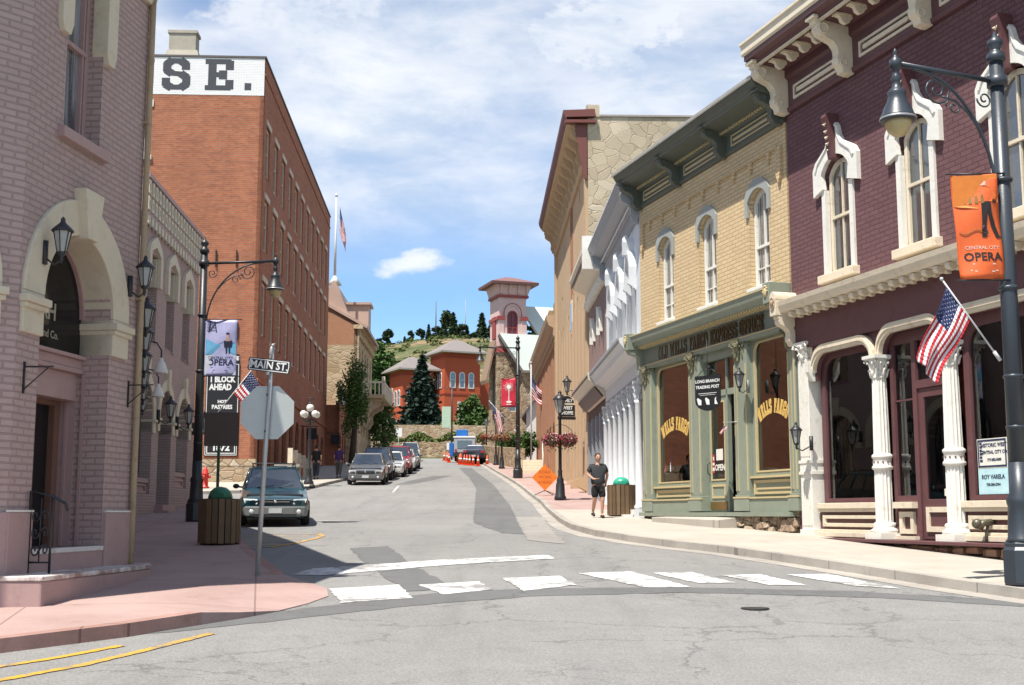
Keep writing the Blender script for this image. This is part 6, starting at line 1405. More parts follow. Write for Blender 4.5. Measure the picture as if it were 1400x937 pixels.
def school():
    B = Thing('school_building', 'bright red painted brick school with two hip roofed towers above the spruce', 'building', (-9.0, 165.0), (.90, .436), 7.0)
    RB = paint('brick_red_paint', (.42, .090, .042), .75, .1, .5, .2, bump=.3); RD = paint('dark_red_band', (.30, .05, .028), .7); RF = paint('grey_shingle', (.20, .175, .165), .85, .15)
    zt = 21.4; TWc = flat('school_window_white', (.62,.62,.6))  # one even white for every tower window frame
    def tower(x0, y0, w, d, zt, rows_f, rows_s, nm):
        mb = MB(); mb.box(x0, x0+w, y0, y0+d, 6, zt); B.part('tower_wall', mb, RB)
        mb = MB()
        for z in (zt-5.6, zt-9.2, zt-.6): mb.box(x0-.06, x0+w+.06, y0-.06, y0+d+.06, z, z+.22)
        B.part('string_course', mb, RD)
        mb = MB(); e = .9; mb.wedge([(x0-e,y0-e,zt),(x0+w+e,y0-e,zt),(x0+w+e,y0+d+e,zt),(x0-e,y0+d+e,zt)], [(x0-e,y0-e,zt+.2),(x0+w+e,y0-e,zt+.2),(x0+w+e,y0+d+e,zt+.2),(x0-e,y0+d+e,zt+.2)]); B.part('eaves', mb, flat('grey_eaves', (.33,.30,.27)))
        mb = MB(); mb.wedge([(x0-e,y0-e,zt+.21),(x0+w+e,y0-e,zt+.21),(x0+w+e,y0+d+e,zt+.21),(x0-e,y0+d+e,zt+.21)], [(x0+w*.42,y0+d*.42,zt+2.1),(x0+w*.58,y0+d*.42,zt+2.1),(x0+w*.58,y0+d*.58,zt+2.1),(x0+w*.42,y0+d*.58,zt+2.1)]); B.part('tower_roof', mb, RF)
        def wn(M, x, z, ww, hh, r):
            mb = MB(); mb.M = M; mb.ring(outline(x, x+ww, z, z+hh, r), outline(x+.13, x+ww-.13, z+.14, z+hh-.13, max(r-.1, 0)), -.08, .0); mb.box(x+.1, x+ww-.1, -.05, 0, z+hh*.5, z+hh*.5+.07); o = B.part('window', mb, TWc)
            g = MB(); g.M = M; g.prism(outline(x+.1, x+ww-.1, z+.1, z+hh-.1, max(r-.06, 0)), -.035, -.01); mkobj('pane', g.mesh('pane', B.zb), M_glass, o)
        Mf = Matrix.Translation((x0, y0, 0)); Ms = Matrix.Translation((x0, y0, 0)) @ R90
        for (x, z, ww, hh, r) in rows_f: wn(Mf, x, z, ww, hh, r)
        for (x, z, ww, hh, r) in rows_s: wn(Ms, x, z, ww, hh, r)
    tower(0, 0, 5.2, 5.0, zt, [(.75+1.35*k, zt-4.7, .85, 2.2, .42) for k in range(3)] + [(1.9, zt-8.9, 1.2, 2.4, 0), (1.9, zt-12.8, 1.2, 2.4, 0)], [(-4.3+1.3*k, zt-4.7, .8, 2.2, .4) for k in range(3)] + [(-3.1, zt-9.0, 1.1, 2.4, 0), (-3.1, zt-13, 1.1, 2.2, 0)], 0)
    tower(-5.2, 2.0, 4.4, 5.0, zt-2.4, [(.6+1.2*k, zt-7.1, .8, 2.2, .4) for k in range(3)], [(-4.2+1.3*k, zt-7.1, .8, 2.2, .4) for k in range(3)] + [(-3.0, zt-11.0, 1.0, 2.2, 0), (-3.0, zt-14.6, 1.0, 2.2, 0)], 1)
    mb = MB(); mb.box(-1.2, 9, 4.0, 12, 6, zt-3.2); B.part('wall', mb, RB)
    mb = MB(); mb.prism([(-1.6, zt-3.2), (2.6, zt-3.2), (.5, zt-.6)], 3.9, 12); B.part('middle_roof', mb, RF)
    mb = MB(); mb.box(-5.4, 5.3, -.1, 4, 6, 8.6); B.part('stone_base', mb, MATS['buff_rubble'])
school()
gable_house('house', 'grey roofed cottage with a small white dormer left of the red school', (-20.3, 142), (.99, .12), 6.5, 7, 7, 4.2, 7.0, paint('grey_green_boards', (.27,.28,.25), .8), paint('pale_shingle', (.33,.315,.29), .8, .2), [(1.2, 1.2, 1.0, 1.5), (4.6, 1.2, 1.0, 1.5), (3.1, 4.6, .9, 1.0)])
gable_house('house', 'blue grey clapboard house on the slope behind the grey roofed cottage', (-20.8, 190), (.99, .1), 14.6, 6, 6, 4.3, 5.2, paint('blue_boards', (.13,.17,.21), .7), M_roof, [(.8, 1.0, 1.0, 2.2), (3.0, 1.0, 1.0, 2.2), (5.2, 1.0, 1.0, 2.2)])

# ------------------------------------------------------------------ trees
def leaf_mat(name, c1, c2):
    if name in MATS: return MATS[name]
    m, nt, p = new_mat(name); g = G(nt); t = g.n('ShaderNodeTexCoord').outputs['Object']
    oi = g.n('ShaderNodeObjectInfo').outputs['Random']
    k = g.rng(g.noise(t, 1.3, 4, .7), .35, .65)
    cc = g.mix(k, c4(c1), c4(c2)); g.link(cc, p.inputs['Base Color']); p.inputs['Roughness'].default_value = .7; p.inputs['Specular IOR Level'].default_value = .25
    MATS[name] = m; return m
LF_sp = leaf_mat('spruce_needles', (.012,.028,.020), (.030,.055,.036)); LF_pine = leaf_mat('pine_needles', (.016,.034,.014), (.042,.066,.024)); LF_de = leaf_mat('broad_leaves', (.030,.075,.015), (.085,.145,.035)); LF_st = leaf_mat('street_leaves', (.05,.11,.025), (.12,.19,.05)); LF_sh = leaf_mat('shrub_leaves', (.05,.085,.02), (.13,.15,.04))
M_bark = paint('bark', (.09,.065,.045), .9, .3, 4)
def leafquad(mb, p, s, rnd, up=.3):
    a = Vector((rnd.gauss(0,1), rnd.gauss(0,1), rnd.gauss(0,1))).normalized(); b = Vector((rnd.gauss(0,1), rnd.gauss(0,1), rnd.gauss(0,1)*up)).normalized()
    a = (a - b*a.dot(b)).normalized(); p = Vector(p)
    mb.add([p-a*s*.5, p+b*s*.9, p+a*s*.5, p-b*s*.4], [(0,1,2,3)])
def crown(rnd, c, R, n, s, clumps=14):
    mb = MB(); cs = []
    for i in range(clumps):
        while True:
            d = Vector((rnd.uniform(-1,1), rnd.uniform(-1,1), rnd.uniform(-1,1)))
            if d.length < 1: break
        cs.append((Vector((c[0]+d.x*R[0]*.78, c[1]+d.y*R[1]*.78, c[2]+d.z*R[2]*.8)), rnd.uniform(.25,.5)))
    for i in range(n):
        q, k = rnd.choice(cs); d = Vector((rnd.gauss(0,1), rnd.gauss(0,1), rnd.gauss(0,1))).normalized()*rnd.random()**.45
        leafquad(mb, (q.x+d.x*R[0]*k, q.y+d.y*R[1]*k, q.z+d.z*R[2]*k*.8), s*rnd.uniform(.6,1.3), rnd)
    return mb
def spruce_mesh(rnd, H, R, n, s):
    mb = MB()
    for i in range(n):
        t = rnd.random()**.75; lev = min(max(round(t*18)/18.0 + rnd.gauss(0,.010), .01), 1.0); z = H*(.04+.96*(1-lev)); r = R*lev**.9*(.55+.5*rnd.random())
        a = rnd.random()*2*pi; rr = r*rnd.random()**.4*(1+.18*sin(a*7+lev*30)); dz = -rr*.32
        leafquad(mb, (rr*cos(a), rr*sin(a), max(z+dz+rnd.gauss(0,.04), .1)), s*rnd.uniform(.6,1.3), rnd, .15)
    return mb
def tree(name, label, P, H, kind, R, n, s, mat, seed, group=None, zt=None):
    rnd = random.Random(seed); z0 = terr(P[0], P[1]) if zt is None else zt
    e = empty(name, (P[0], P[1], z0-.1), 0, label, 'tree', group)
    tb = MB(); tb.tube([(0,0,0),(.03*H,.0,H*.35),(0,.02*H,H*.7),(0,0,H*.94)], [H*.028, H*.022, H*.013, H*.003], 7)
    if kind != 'spruce':
        for k in range(6):
            a = 2*pi*k/6+rnd.random(); zz = H*rnd.uniform(.3,.65); tb.tube([(0,0,zz),(R*.45*cos(a),R*.45*sin(a),zz+H*.12),(R*.7*cos(a),R*.7*sin(a),zz+H*.2)], [H*.012,H*.008,H*.003], 5)
    mkobj('trunk', tb, M_bark, e)
    mb = spruce_mesh(rnd, H, R, n, s) if kind == 'spruce' else crown(rnd, (0,0,H*.57), (R,R,H*.44), n, s, 34)
    mkobj('crown', mb, mat, e)
    return e
tree('spruce_tree', 'tall dark blue green spruce standing in front of the red school', (-10.4, 143), 11.2, 'spruce', 4.3, 9000, .42, LF_sp, 3)
tree('deciduous_tree', 'full green tree against the right corner of the red school', (-4.6, 146), 6.8, 'd', 1.9, 4200, .30, LF_de, 4)
tree('deciduous_tree', 'low bushy tree between the spruce and the full green tree', (-6.9, 140), 3.4, 'd', 1.6, 2200, .32, LF_de, 14)
tree('street_tree', 'slim leafy tree against the courthouse wall above the two pedestrians', (-12.0, 93), 9.0, 'd', 1.25, 5200, .15, LF_st, 5, zt=3.5)
tree('street_tree', 'small shrub-like tree below the courthouse balcony', (-11.6, 112), 6.0, 'd', 1.3, 2600, .17, LF_st, 6, zt=4.6)
tree('deciduous_tree', 'large dark tree on the slope above the blue grey house', (-18.9, 172), 10.0, 'd', 3.4, 5000, .42, LF_de, 7)
tree('deciduous_tree', 'dark tree on the slope just left of the school tower', (-15.3, 176), 7.0, 'd', 2.6, 3000, .4, LF_de, 8)
# pines along the ridge: each a tree, sharing three crowns
pm = []
for k in range(3):
    rnd = random.Random(40+k); pm.append((crown(rnd, (0,0,5.2), (2.7,2.7,3.6), 900, .75, 9) if k else spruce_mesh(rnd, 9, 2.6, 900, .8)).mesh('crown'))
tbm = MB(); tbm.tube([(0,0,0),(0,0,6)], [.28,.12], 6); tbm = tbm.mesh('trunk')
rnd = random.Random(11)
ridge = [(-50,430,1.1),(-47,433,.8),(-43,428,1.0),(-38,436,.6),(-35,430,.7),(-32,433,.9),(-29,428,.8),(-26,431,1.0),(-23,434,1.5),(-20.5,430,1.3),(-18,432,1.2),(-14,436,.7),(-10.5,428,1.45),(-8,433,1.1),(-5,430,.9),(-2,434,1.0),(1,430,1.0),(4,433,1.1),(-22,395,1.1),(-38,372,.7),(-53,436,.7),(-57,431,.9),(7,432,.9),(-28,440,.8),(-16,440,.9),(-45,395,.5),(-12,405,.7),(-30,410,.5),(-25,405,.45),(-17,412,.5),(-41,415,.5),(-34,398,.4),(-20,415,.5),(-49,405,.55),(-6,415,.5),(-28,385,.45),(-33,378,.5)]
for i, (x, y, s_) in enumerate(ridge):
    e = empty('pine_tree', (x, y, terr(x, y)-.4), rnd.random()*6, 'dark pine among those growing along the hill crest', 'tree', 'pines along the hill crest'); s_ *= .84; e.scale = (s_, s_, s_*rnd.uniform(.85,1.15))
    mkobj('trunk', tbm, M_bark, e); mkobj('crown', pm[i % 3], LF_pine, e)
# scrub on the slope
mb = MB(); rnd = random.Random(12)
for i in range(420):
    x = rnd.uniform(-75, 25); y = rnd.uniform(215, 432); r = rnd.uniform(.5, 1.5); z = terr(x, y)
    for k in range(26): d = Vector((rnd.gauss(0,1), rnd.gauss(0,1), abs(rnd.gauss(0,.7)))).normalized()*r; leafquad(mb, (x+d.x, y+d.y, z+d.z*.8), .55, rnd)
tag(mkobj('scrub', mb, LF_sh), 'low green and brown scrub scattered over the hillside', 'scrub', kind='stuff')
# stone retaining walls and planting at the head of the street
def rwall(name, label, pts, h_, mat, t=.5, z0=None):
    e = MB()
    for (a, b) in zip(pts, pts[1:]):
        za, zb_ = (gz(a[1]) if z0 is None else z0), (gz(b[1]) if z0 is None else z0); d = Vector((b[0]-a[0], b[1]-a[1])).normalized(); n = Vector((-d.y, d.x))*t
        e.wedge([(a[0],a[1],za-.6),(b[0],b[1],zb_-.6),(b[0]+n.x,b[1]+n.y,zb_-.6),(a[0]+n.x,a[1]+n.y,za-.6)], [(a[0],a[1],za+h_),(b[0],b[1],zb_+h_),(b[0]+n.x,b[1]+n.y,zb_+h_),(a[0]+n.x,a[1]+n.y,za+h_)])
    return tag(mkobj(name, e, mat), label, 'wall')
rwall('retaining_wall', 'rubble retaining wall closing the head of the street beneath the spruce', [(-20,131),(-9,130.5),(-3.2,128.5)], 1.5, MATS['church_rubble'])
rwall('retaining_wall', 'upper low stone wall running behind the planting below the school', [(-19,139),(-9,138),(-2.5,136)], 3.1, MATS['buff_rubble'])
rwall('retaining_wall', 'rubble wall stepping down beside the right pavement under the bushes', [(-2.6,112),(-.9,98),(.9,86)], 1.5, MATS['church_rubble'], -.5)
mb = MB(); rnd = random.Random(13)
for i in range(2600):
    x = rnd.uniform(-15, -3.2); y = rnd.uniform(131.5, 136.5); leafquad(mb, (x, y, terr(x, y)+1.6+rnd.random()*.9*(.5+.5*sin(x*1.7))), .3, rnd)
tag(mkobj('planting', mb, LF_sh), 'mixed green planting between the two stone walls at the street head', 'planting', kind='stuff')
for i, (x, y, r, lb) in enumerate(((-.1, 93, 1.4, 'rounded green bush above the rubble wall, nearest the street lamps'), (.5, 88.5, 1.0, 'smaller green bush above the rubble wall beside the flags'), (-1.3, 101, 1.1, 'green bush above the far end of the rubble wall below the church'))):
    e = empty('bush', (x+.8, y, gz(y)+1.0), 0, lb, 'bush'); mkobj('foliage', crown(random.Random(20+i), (0,0,r*.7), (r,r,r*.8), 1500, .16, 10), LF_de, e)
    mb = MB(); mb.tube([(0,0,-.6),(0,0,r*.5)], [.06,.03], 6); mkobj('stem', mb, M_bark, e)
e = MB(); e.tube([(-16.4,432,terr(-16.4,432)),(-16.4,432,terr(-16.4,432)+15)], [.22,.08], 6); tag(mkobj('radio_mast', e, flat('grey_metal', (.3,.3,.3), .5)), 'thin grey radio mast on the hill crest, behind the right pines', 'mast')
e = MB(); e.tube([(-26.5,428,terr(-26.5,428)),(-26.5,428,terr(-26.5,428)+14)], [.26,.16], 6); tag(mkobj('radio_mast', e, flat('dark_mast', (.09,.08,.08), .5)), 'dark pole rising from the hill crest, above the school roof', 'mast')
# ------------------------------------------------------------------ street lamps
M_globe = flat('frosted_globe', (.62, .60, .55), .3, .5); M_amber = flat('amber_refractor', (.42, .33, .16), .25, .6); M_lampglass = flat('lantern_glass', (.30,.31,.30), .15, .8)
def spiral(mb, c, r, turns, s, ax=(1,0,0), w=.014, a0=0.0):
    ax = Vector(ax); n = int(14*turns)
    mb.tube([Vector(c)+ax*(s*r*(1-.8*k/n)*cos(a0+2*pi*turns*k/n)) + Vector((0,0,r*(1-.8*k/n)*sin(a0+2*pi*turns*k/n))) for k in range(n+1)], w, 6)
def arm_lamp(label, x, y, z, H, ax, al, pm=None):
    pm = pm or M_iron
    e = empty('street_lamp', (x, y, z), 0, label, 'street lamp', 'tall arm lamps along the street'); A = Vector((ax[0], ax[1], 0)).normalized()
    m = MB(); m.lathe([(.24,0),(.25,.03),(.25,.42),(.22,.46),(.225,.50),(.205,.52)], (0,0,0), 8, False); m.lathe([(.205,.52),(.17,.56),(.15,.95),(.165,1.0),(.165,1.05),(.125,1.12),(.12,1.5)], (0,0,0), 16); mkobj('base', m, pm, e)
    m = MB(); m.lathe([(.118,1.45),(.105,H*.5),(.088,H-.35)], (0,0,0), 14)
    for zz in (1.9, H*.36, H*.52, H*.72): m.lathe([(.10,zz),(.125,zz+.02),(.125,zz+.05),(.10,zz+.07)], (0,0,0), 14)
    m.lathe([(.088,H-.36),(.12,H-.34),(.12,H-.26),(.08,H-.22),(.06,H-.18),(.10,H-.12),(.10,H-.07),(.04,H-.02),(.015,H+.06)], (0,0,0), 14); mkobj('pole', m, pm, e)
    za = H-.62
    m = MB(); m.tube([A*.05+Vector((0,0,za)), A*al+Vector((0,0,za+.06))], .035, 8); m.lathe([(.13,za-.07),(.13,za+.07)], (0,0,0), 12)
    m.tube([A*(.10+al*.78*(1-sin(t))) + Vector((0,0,za-1.60+1.62*cos(t))) for t in [pi/2*k/12 for k in range(13)]], .022, 6)
    m.tube([A*(.10+al*.5*(1-sin(t))) + Vector((0,0,za-1.6+1.3*cos(t))) for t in [pi/2*k/12 for k in range(13)]], .014, 6); mkobj('arm', m, pm, e)
    m = MB(); spiral(m, A*al*.62+Vector((0,0,za-.22)), .20, 1.6, 1, A, .014, pi); spiral(m, A*al*.45+Vector((0,0,za-.42)), .12, 1.4, 1, A, .012, 0); spiral(m, A*.22+Vector((0,0,za-.26)), .12, 1.4, -1, A, .012, pi)
    spiral(m, A*.22+Vector((0,0,za-2.0)), .13, 1.5, 1, A, .013, 0); spiral(m, A*.14+Vector((0,0,za-2.36)), .11, 1.5, 1, A, .013, pi); mkobj('scrollwork', m, pm, e)
    c = A*al+Vector((0,0,za-.80))
    m = MB(); m.lathe([(.215,.10),(.225,.12),(.215,.17),(.20,.19),(.17,.28),(.125,.36),(.11,.44),(.12,.47),(.10,.50),(.06,.54),(.045,.62),(.07,.66),(.045,.70),(.04,.78),(.075,.80),(.075,.90),(.03,.94),(.02,.98),(.03,1.0),(.008,1.06)], c, 18); l = mkobj('luminaire', m, pm, e)
    m = MB(); m.lathe([(1e-4,-.10),(.07,-.085),(.13,-.03),(.16,.05),(.17,.12)], c, 16); mkobj('globe', m, M_amber, l)
    m = MB(); m.lathe([(.2265,.118),(.2285,.13),(.2265,.142)], c, 18); mkobj('band', m, flat('galvanised', (.42,.42,.42), .4, .5, .6), l)
    return e
LR = arm_lamp('dark blue grey arm lamp at the right edge, carrying the orange opera banner', 6.31, 15.56, -.86, 7.05, (-1.3, -.45), 1.56, M_ironblue)
LL = arm_lamp('black arm lamp on the left pavement carrying the pale blue opera banner', -7.87, 31.22, -.18, 7.15, (1, 0), 1.83)
L3 = arm_lamp('distant black arm lamp on the right pavement carrying a red banner', .31, 65.5, 1.86, 7.5, (-1, -.0), 2.0)
def cloth(w, h, mats, nx=12, nz=18, amp=.02, ph=0.0, shear=0.0, seed=0):
    mb = MB(); rnd = random.Random(seed)
    f = lambda u, v: (u*w + shear*v*h, amp*sin(u*5+ph+v*3)+amp*.6*sin(v*9+u*4+ph), -v*h)
    vs = [f(i/nx, j/nz) for j in range(nz+1) for i in range(nx+1)]
    mb.add(vs, [(j*(nx+1)+i, j*(nx+1)+i+1, (j+1)*(nx+1)+i+1, (j+1)*(nx+1)+i) for j in range(nz) for i in range(nx)], True)
    return mb, f
def banner(label, P, rz, w, h, matc, deco, shear=0.0, rods=True, amp=.02):
    e = empty('banner', P, rz, label, 'banner')
    mb, f = cloth(w, h, matc, amp=amp, shear=shear); o = mkobj('fabric', mb, matc, e); s = o.modifiers.new('s', 'SOLIDIFY'); s.thickness = .004
    for dm in deco(w, h):
        m, mt, nm = dm
        # lay the printed shapes on the cloth, a hair proud of it
        for i, v in enumerate(m.v):
            q = f(max(0, min(1, v.x/w)), max(0, min(1, -v.z/h))); m.v[i] = Vector((v.x + shear*(-v.z), q[1]-.006+v.y*1.0, v.z))
        mkobj(nm, m, mt, e)
    if rods:
        m = MB(); m.tube([(-.05,0,.015),(w+.12,0,.015)], .012, 6); m.tube([(-.05+shear*h,0,-h-.01),(w+.12,0,-h-.01)], .012, 6); mkobj('rods', m, M_iron, e)
    return e
def person_print(m, cx, z0, H, sx=1.0):
    P_ = lambda pts: m.prism([(cx+x*H*sx, z0+z*H) for x, z in pts], -.002, .0)
    return P_
def deco_left(w, h):
    a = MB(); a.prism([(0.02,-.62*h),(w-.02,-.62*h),(w-.02,-.42*h),(w*.7,-.36*h),(w*.4,-.44*h),(.02,-.33*h)], -.0005, 0)
    b = MB()   # mine headframe and a figure in dark dress
    for k in range(4): z = -.03*h-k*.05*h; x = .06+.03*k*-.3; b.box(x, x+.22*w+.01*k, -.002, 0, z-.012, z)
    b.prism([(.07,-.22*h),(.10,-.22*h),(.13,-.02*h),(.11,-.02*h)], -.002, 0); b.prism([(.26,-.22*h),(.29,-.22*h),(.24,-.02*h),(.22,-.02*h)], -.0021, 0); b.prism([(.09,-.2*h),(.12,-.2*h),(.26,-.05*h),(.24,-.05*h)], -.0022, 0)
    cx, z0, H = w*.72, -.60*h, .36*h; P_ = person_print(b, cx, z0, H)
    P_([(-.17,.30),(.20,.30),(.22,.62),(.08,.66),(-.08,.66),(-.20,.60)]); P_([(-.09,.0),(-.03,.0),(-.02,.31),(-.10,.31)]); P_([(.05,.0),(.11,.0),(.13,.31),(.05,.31)]); P_([(-.07,.92),(.07,.92),(.08,1.0),(-.02,1.04),(-.10,1.0)])
    c = MB(); P2_ = person_print(c, cx, z0, H); P2_([(-.06,.76),(.06,.76),(.07,.92),(-.07,.92)]); P2_([(-.12,.60),(.12,.60),(.07,.76),(-.07,.76)])
    d = MB(); d.text('CENTRAL CITY', w*.115, w*.5, -.68*h, 0, .001, 0); d.text('OPERA', w*.27, w*.5, -.765*h, 0, .001, .004)
    for zz, ww in ((-.85, .60), (-.90, .46), (-.935, .52)): d.box(w*.5-ww*w/2, w*.5+ww*w/2, -.0015, 0, zz*h-.006, zz*h+.004)
    e_ = MB(); e_.prism([(.015,-.985*h),(w-.015,-.985*h),(w-.015,-.63*h),(.015,-.63*h)], -.0004, 0)
    return [(e_, flat('banner_pale', (.50,.53,.60)), 'lower_field'), (a, flat('banner_sky', (.13,.36,.55)), 'printed_hills'), (b, flat('print_navy', (.015,.02,.05)), 'printed_figure'), (c, flat('print_skin', (.50,.33,.26)), 'printed_face'), (d, flat('print_navy', (.015,.02,.05)), 'lettering')]
def deco_right(w, h):
    a = MB(); a.prism([(.01,-.30*h),(w*.5,-.33*h),(w-.01,-.27*h),(w-.01,-.01*h),(.01,-.01*h)], -.0005, 0)
    b = MB(); cx, z0, H = w*.68, -.60*h, .56*h; P_ = person_print(b, cx, z0, H)
    P_([(-.06,.60),(.09,.60),(.10,.42),(.15,.20),(.20,.03),(.25,.0),(.15,-.02),(.07,.20),(.03,.44),(.00,.22),(-.01,.0),(-.09,.0),(-.07,.25)]); P_([(-.045,.96),(.045,.96),(.05,1.03),(-.04,1.04)]); P_([(.13,.58),(.19,.57),(.18,.63),(.13,.64)])
    b.text('OPERA', w*.27, w*.54, -.79*h, 0, .001, .003); b.text('CARLISLE FLOYD', w*.085, w*.54, -.905*h, 0, .001, .001) if False else None
    c = MB(); P2_ = person_print(c, cx, z0, H); P2_([(-.10,.60),(.12,.60),(.13,.80),(.05,.87),(-.05,.87),(-.12,.78)]); P2_([(.10,.84),(.19,.70),(.17,.60),(.12,.62),(.10,.74)])
    s_ = MB(); P3_ = person_print(s_, cx, z0, H); P3_([(-.035,.88),(.04,.88),(.045,.97),(-.04,.97)])
    g = MB()
    for k in range(5): g.prism([(.05+.07*k,-.28*h),(.09+.07*k,-.28*h),(.085+.07*k,-.20*h-.01*(k%2)),(.06+.07*k,-.20*h)], -.0022, 0)
    g.tube([(.04+.05*k,-.003,-.55*h-.03*sin(k*1.1)) for k in range(8)], .005, 4)
    d = MB(); d.text('CENTRAL CITY', w*.11, w*.54, -.70*h, 0, .001, 0)
    for zz, ww in ((-.855, .5), (-.915, .62), (-.925, .45)): d.box(w*.54-ww*w/2, w*.54+ww*w/2, -.0015, 0, zz*h-.008, zz*h+.006)
    return [(a, flat('banner_amber', (.62,.19,.03)), 'printed_sky'), (c, flat('print_orange', (.66,.14,.03)), 'printed_coat'), (b, flat('print_black', (.02,.015,.015)), 'printed_figure'), (s_, flat('print_skin', (.50,.33,.26)), 'printed_face'), (g, flat('print_brown', (.20,.12,.03)), 'printed_landscape'), (d, flat('print_pale', (.62,.50,.42)), 'lettering')]
def deco_red(w, h):
    a = MB(); cx, cz = w*.52, -.30*h; rnd = random.Random(3)
    for k in range(22):
        t = 2*pi*k/22; r = w*rnd.uniform(.28,.42); dx, dz = cos(t), sin(t); nx, nz = -dz*w*.012, dx*w*.012
        a.prism([(cx+dx*w*.08-nx,cz+dz*w*.08-nz),(cx+dx*r-nx*.4,cz+dz*r-nz*.4),(cx+dx*r+nx*.4,cz+dz*r+nz*.4),(cx+dx*w*.08+nx,cz+dz*w*.08+nz)], -.003-.0003*k, 0)
    a.prism([(cx+w*.13*cos(2*pi*k/12), cz+w*.13*sin(2*pi*k/12)) for k in range(12)], -.0105, 0)
    a.prism([(cx-w*.03,-.80*h),(cx+w*.03,-.80*h),(cx+w*.02,-.38*h),(cx-w*.02,-.38*h)], -.011, 0)
    a.prism([(cx-w*.2,-.82*h),(cx,-.77*h),(cx+w*.2,-.82*h),(cx+w*.12,-.86*h),(cx-w*.12,-.86*h)], -.012, 0); a.box(cx-w*.17, cx+w*.17, -.012, 0, -.93*h, -.90*h)
    return [(a, flat('banner_white', (.70,.66,.62)), 'printed_burst')]
banner('pale blue and lilac opera banner hanging from the left arm lamp', (-7.74, 31.05, 4.86), radians(2), .80, 1.42, flat('banner_lilac', (.36,.36,.56)), deco_left)
banner('orange opera banner hanging from the lamp at the right edge', (5.62, 15.50, 4.30), radians(-4), .56, 1.36, paint('banner_orange', (.64,.115,.025), .5, .15, 2.5, .4), deco_right, shear=.05, amp=.035)
banner('small red banner with a white firework burst on the distant arm lamp', (-.56, 65.4, 7.1), 0, .76, 1.50, flat('banner_red', (.48,.02,.045)), deco_red)

# flags
M_fr = paint('flag_red', (.42,.02,.03), .7, .05); M_fw = paint('flag_white', (.68,.68,.68), .7, .04); M_fb = paint('flag_blue', (.018,.028,.10), .7, .05)
def flag(label, a, b, fly, pole=None, rip=.05, group=None, seed=1, name='flag', sag=.15, clip=None):
    """a -> b: hoist from the top of the flag (at the pole tip) downwards; fly: vector the cloth falls along"""
    a = Vector(a); b = Vector(b); fly = Vector(fly); e = empty(name, b if pole is None else pole[0], 0, label, 'flag'); o0 = Vector(e.location)
    n = fly.normalized().cross((b-a).normalized()).normalized(); NU, NV = 26, 20
    def f(u, v):
        p = a + (b-a)*u*(1-.25*v) + fly*v + (b-a).normalized()*(-sag*v*v)*0
        p += n*rip*(sin(u*9+v*4+seed)*(.25+v) + .5*sin(u*17+seed*2)*v) + (b-a)*(.10*sin(v*5+seed)*v)
        return p - o0
    mb = MB()
    for j in range(NV):
        for i in range(NU):
            u = (i+.5)/NU; v = (j+.5)/NV; st = int(u*13)
            mb.mat = 2 if (u < 7/13 and v < .40) else (0 if st % 2 == 0 else 1)
            mb.add([f(i/NU, j/NV), f((i+1)/NU, j/NV), f((i+1)/NU, (j+1)/NV), f(i/NU, (j+1)/NV)], [(0,1,2,3)], True)
    o = mkobj('cloth', mb, [M_fr, M_fw, M_fb], e); s = o.modifiers.new('s', 'SOLIDIFY'); s.thickness = .004
    sb = MB()
    for r in range(9):
        for c in range(6 if r % 2 == 0 else 5):
            u = 7/13*(r+.7)/9.6; v = .40*((c+.6)/6.3 + (0 if r % 2 == 0 else .08)); p = f(u, v); du = (f(u+.004, v)-p).normalized(); dv = (f(u, v+.004)-p).normalized(); nn = du.cross(dv).normalized(); R_ = (b-a).length*.018
            for s_ in (1, -1):
                sb.add([p+nn*s_*.0045+(du*cos(t)+dv*sin(t))*(R_ if q % 2 == 0 else R_*.45) for q, t in enumerate([2*pi*k/10 for k in range(10)])], [tuple(range(10))])
    mkobj('stars', sb, M_fw, e)
    if pole:
        p0, p1 = Vector(pole[0])-o0, Vector(pole[1])-o0; m = MB(); m.tube([p0, p1], pole[2], 8); m.ball(p1, pole[2]*2.0, 10, 8); m.tube([p0-(p1-p0).normalized()*.02, p0+(p1-p0).normalized()*.12], pole[2]*2, 8); mkobj('pole', m, flat('pale_pole', (.50,.50,.50), .4), e)
    return e
flag('flag on an angled pole on the lamp at the right edge before the maroon shop', (5.50,15.50,2.86), (5.80,15.52,2.44), (-.42,-.05,-.95), ((6.14,15.54,1.93),(5.44,15.49,2.95),.012), .045)
flag('flag on an angled pole on the left arm lamp beside the stop sign', (-6.52,30.9,3.55), (-6.95,30.95,2.98), (.55,-.05,-.95), ((-7.72,31.1,2.05),(-6.45,30.88,3.64),.014), .05, seed=3)
flag('flag on an angled pole beside the red firework banner', (-1.10,64.9,5.75), (-.65,65.0,5.25), (.35,0,-1.35), ((.20,65.3,4.3),(-1.18,64.9,5.85),.02), .07, seed=5)
flag('flag hanging from a white upright pole before the white gabled house', (1.35,84.0,9.3), (1.35,84.0,7.9), (.75,.1,-1.2), ((1.3,84.0,2.9),(1.3,84.0,10.2),.045), .12, seed=6)
flag('flag with folds hanging from the pole on the courthouse roof', (-14.45,101.9,25.6), (-14.45,101.9,23.6), (.55,.0,-2.6), None, .15, seed=7)
flag('tiny flag stuck beside the green shop doorway', tuple(WEL.w(-2.98,-.10,1.98)), tuple(WEL.w(-2.82,-.10,1.93)), (-.12,-.02,-.17), (tuple(WEL.w(-2.45,-.06,2.03)),tuple(WEL.w(-3.02,-.10,2.06)),.005), .01, seed=8)
flag('draped flag bunting hanging inside the left green-framed shop window', tuple(WEL.w(-7.0,.19,2.2)), tuple(WEL.w(-6.4,.19,2.2)), (.0,0,-1.15), None, .04, seed=9)

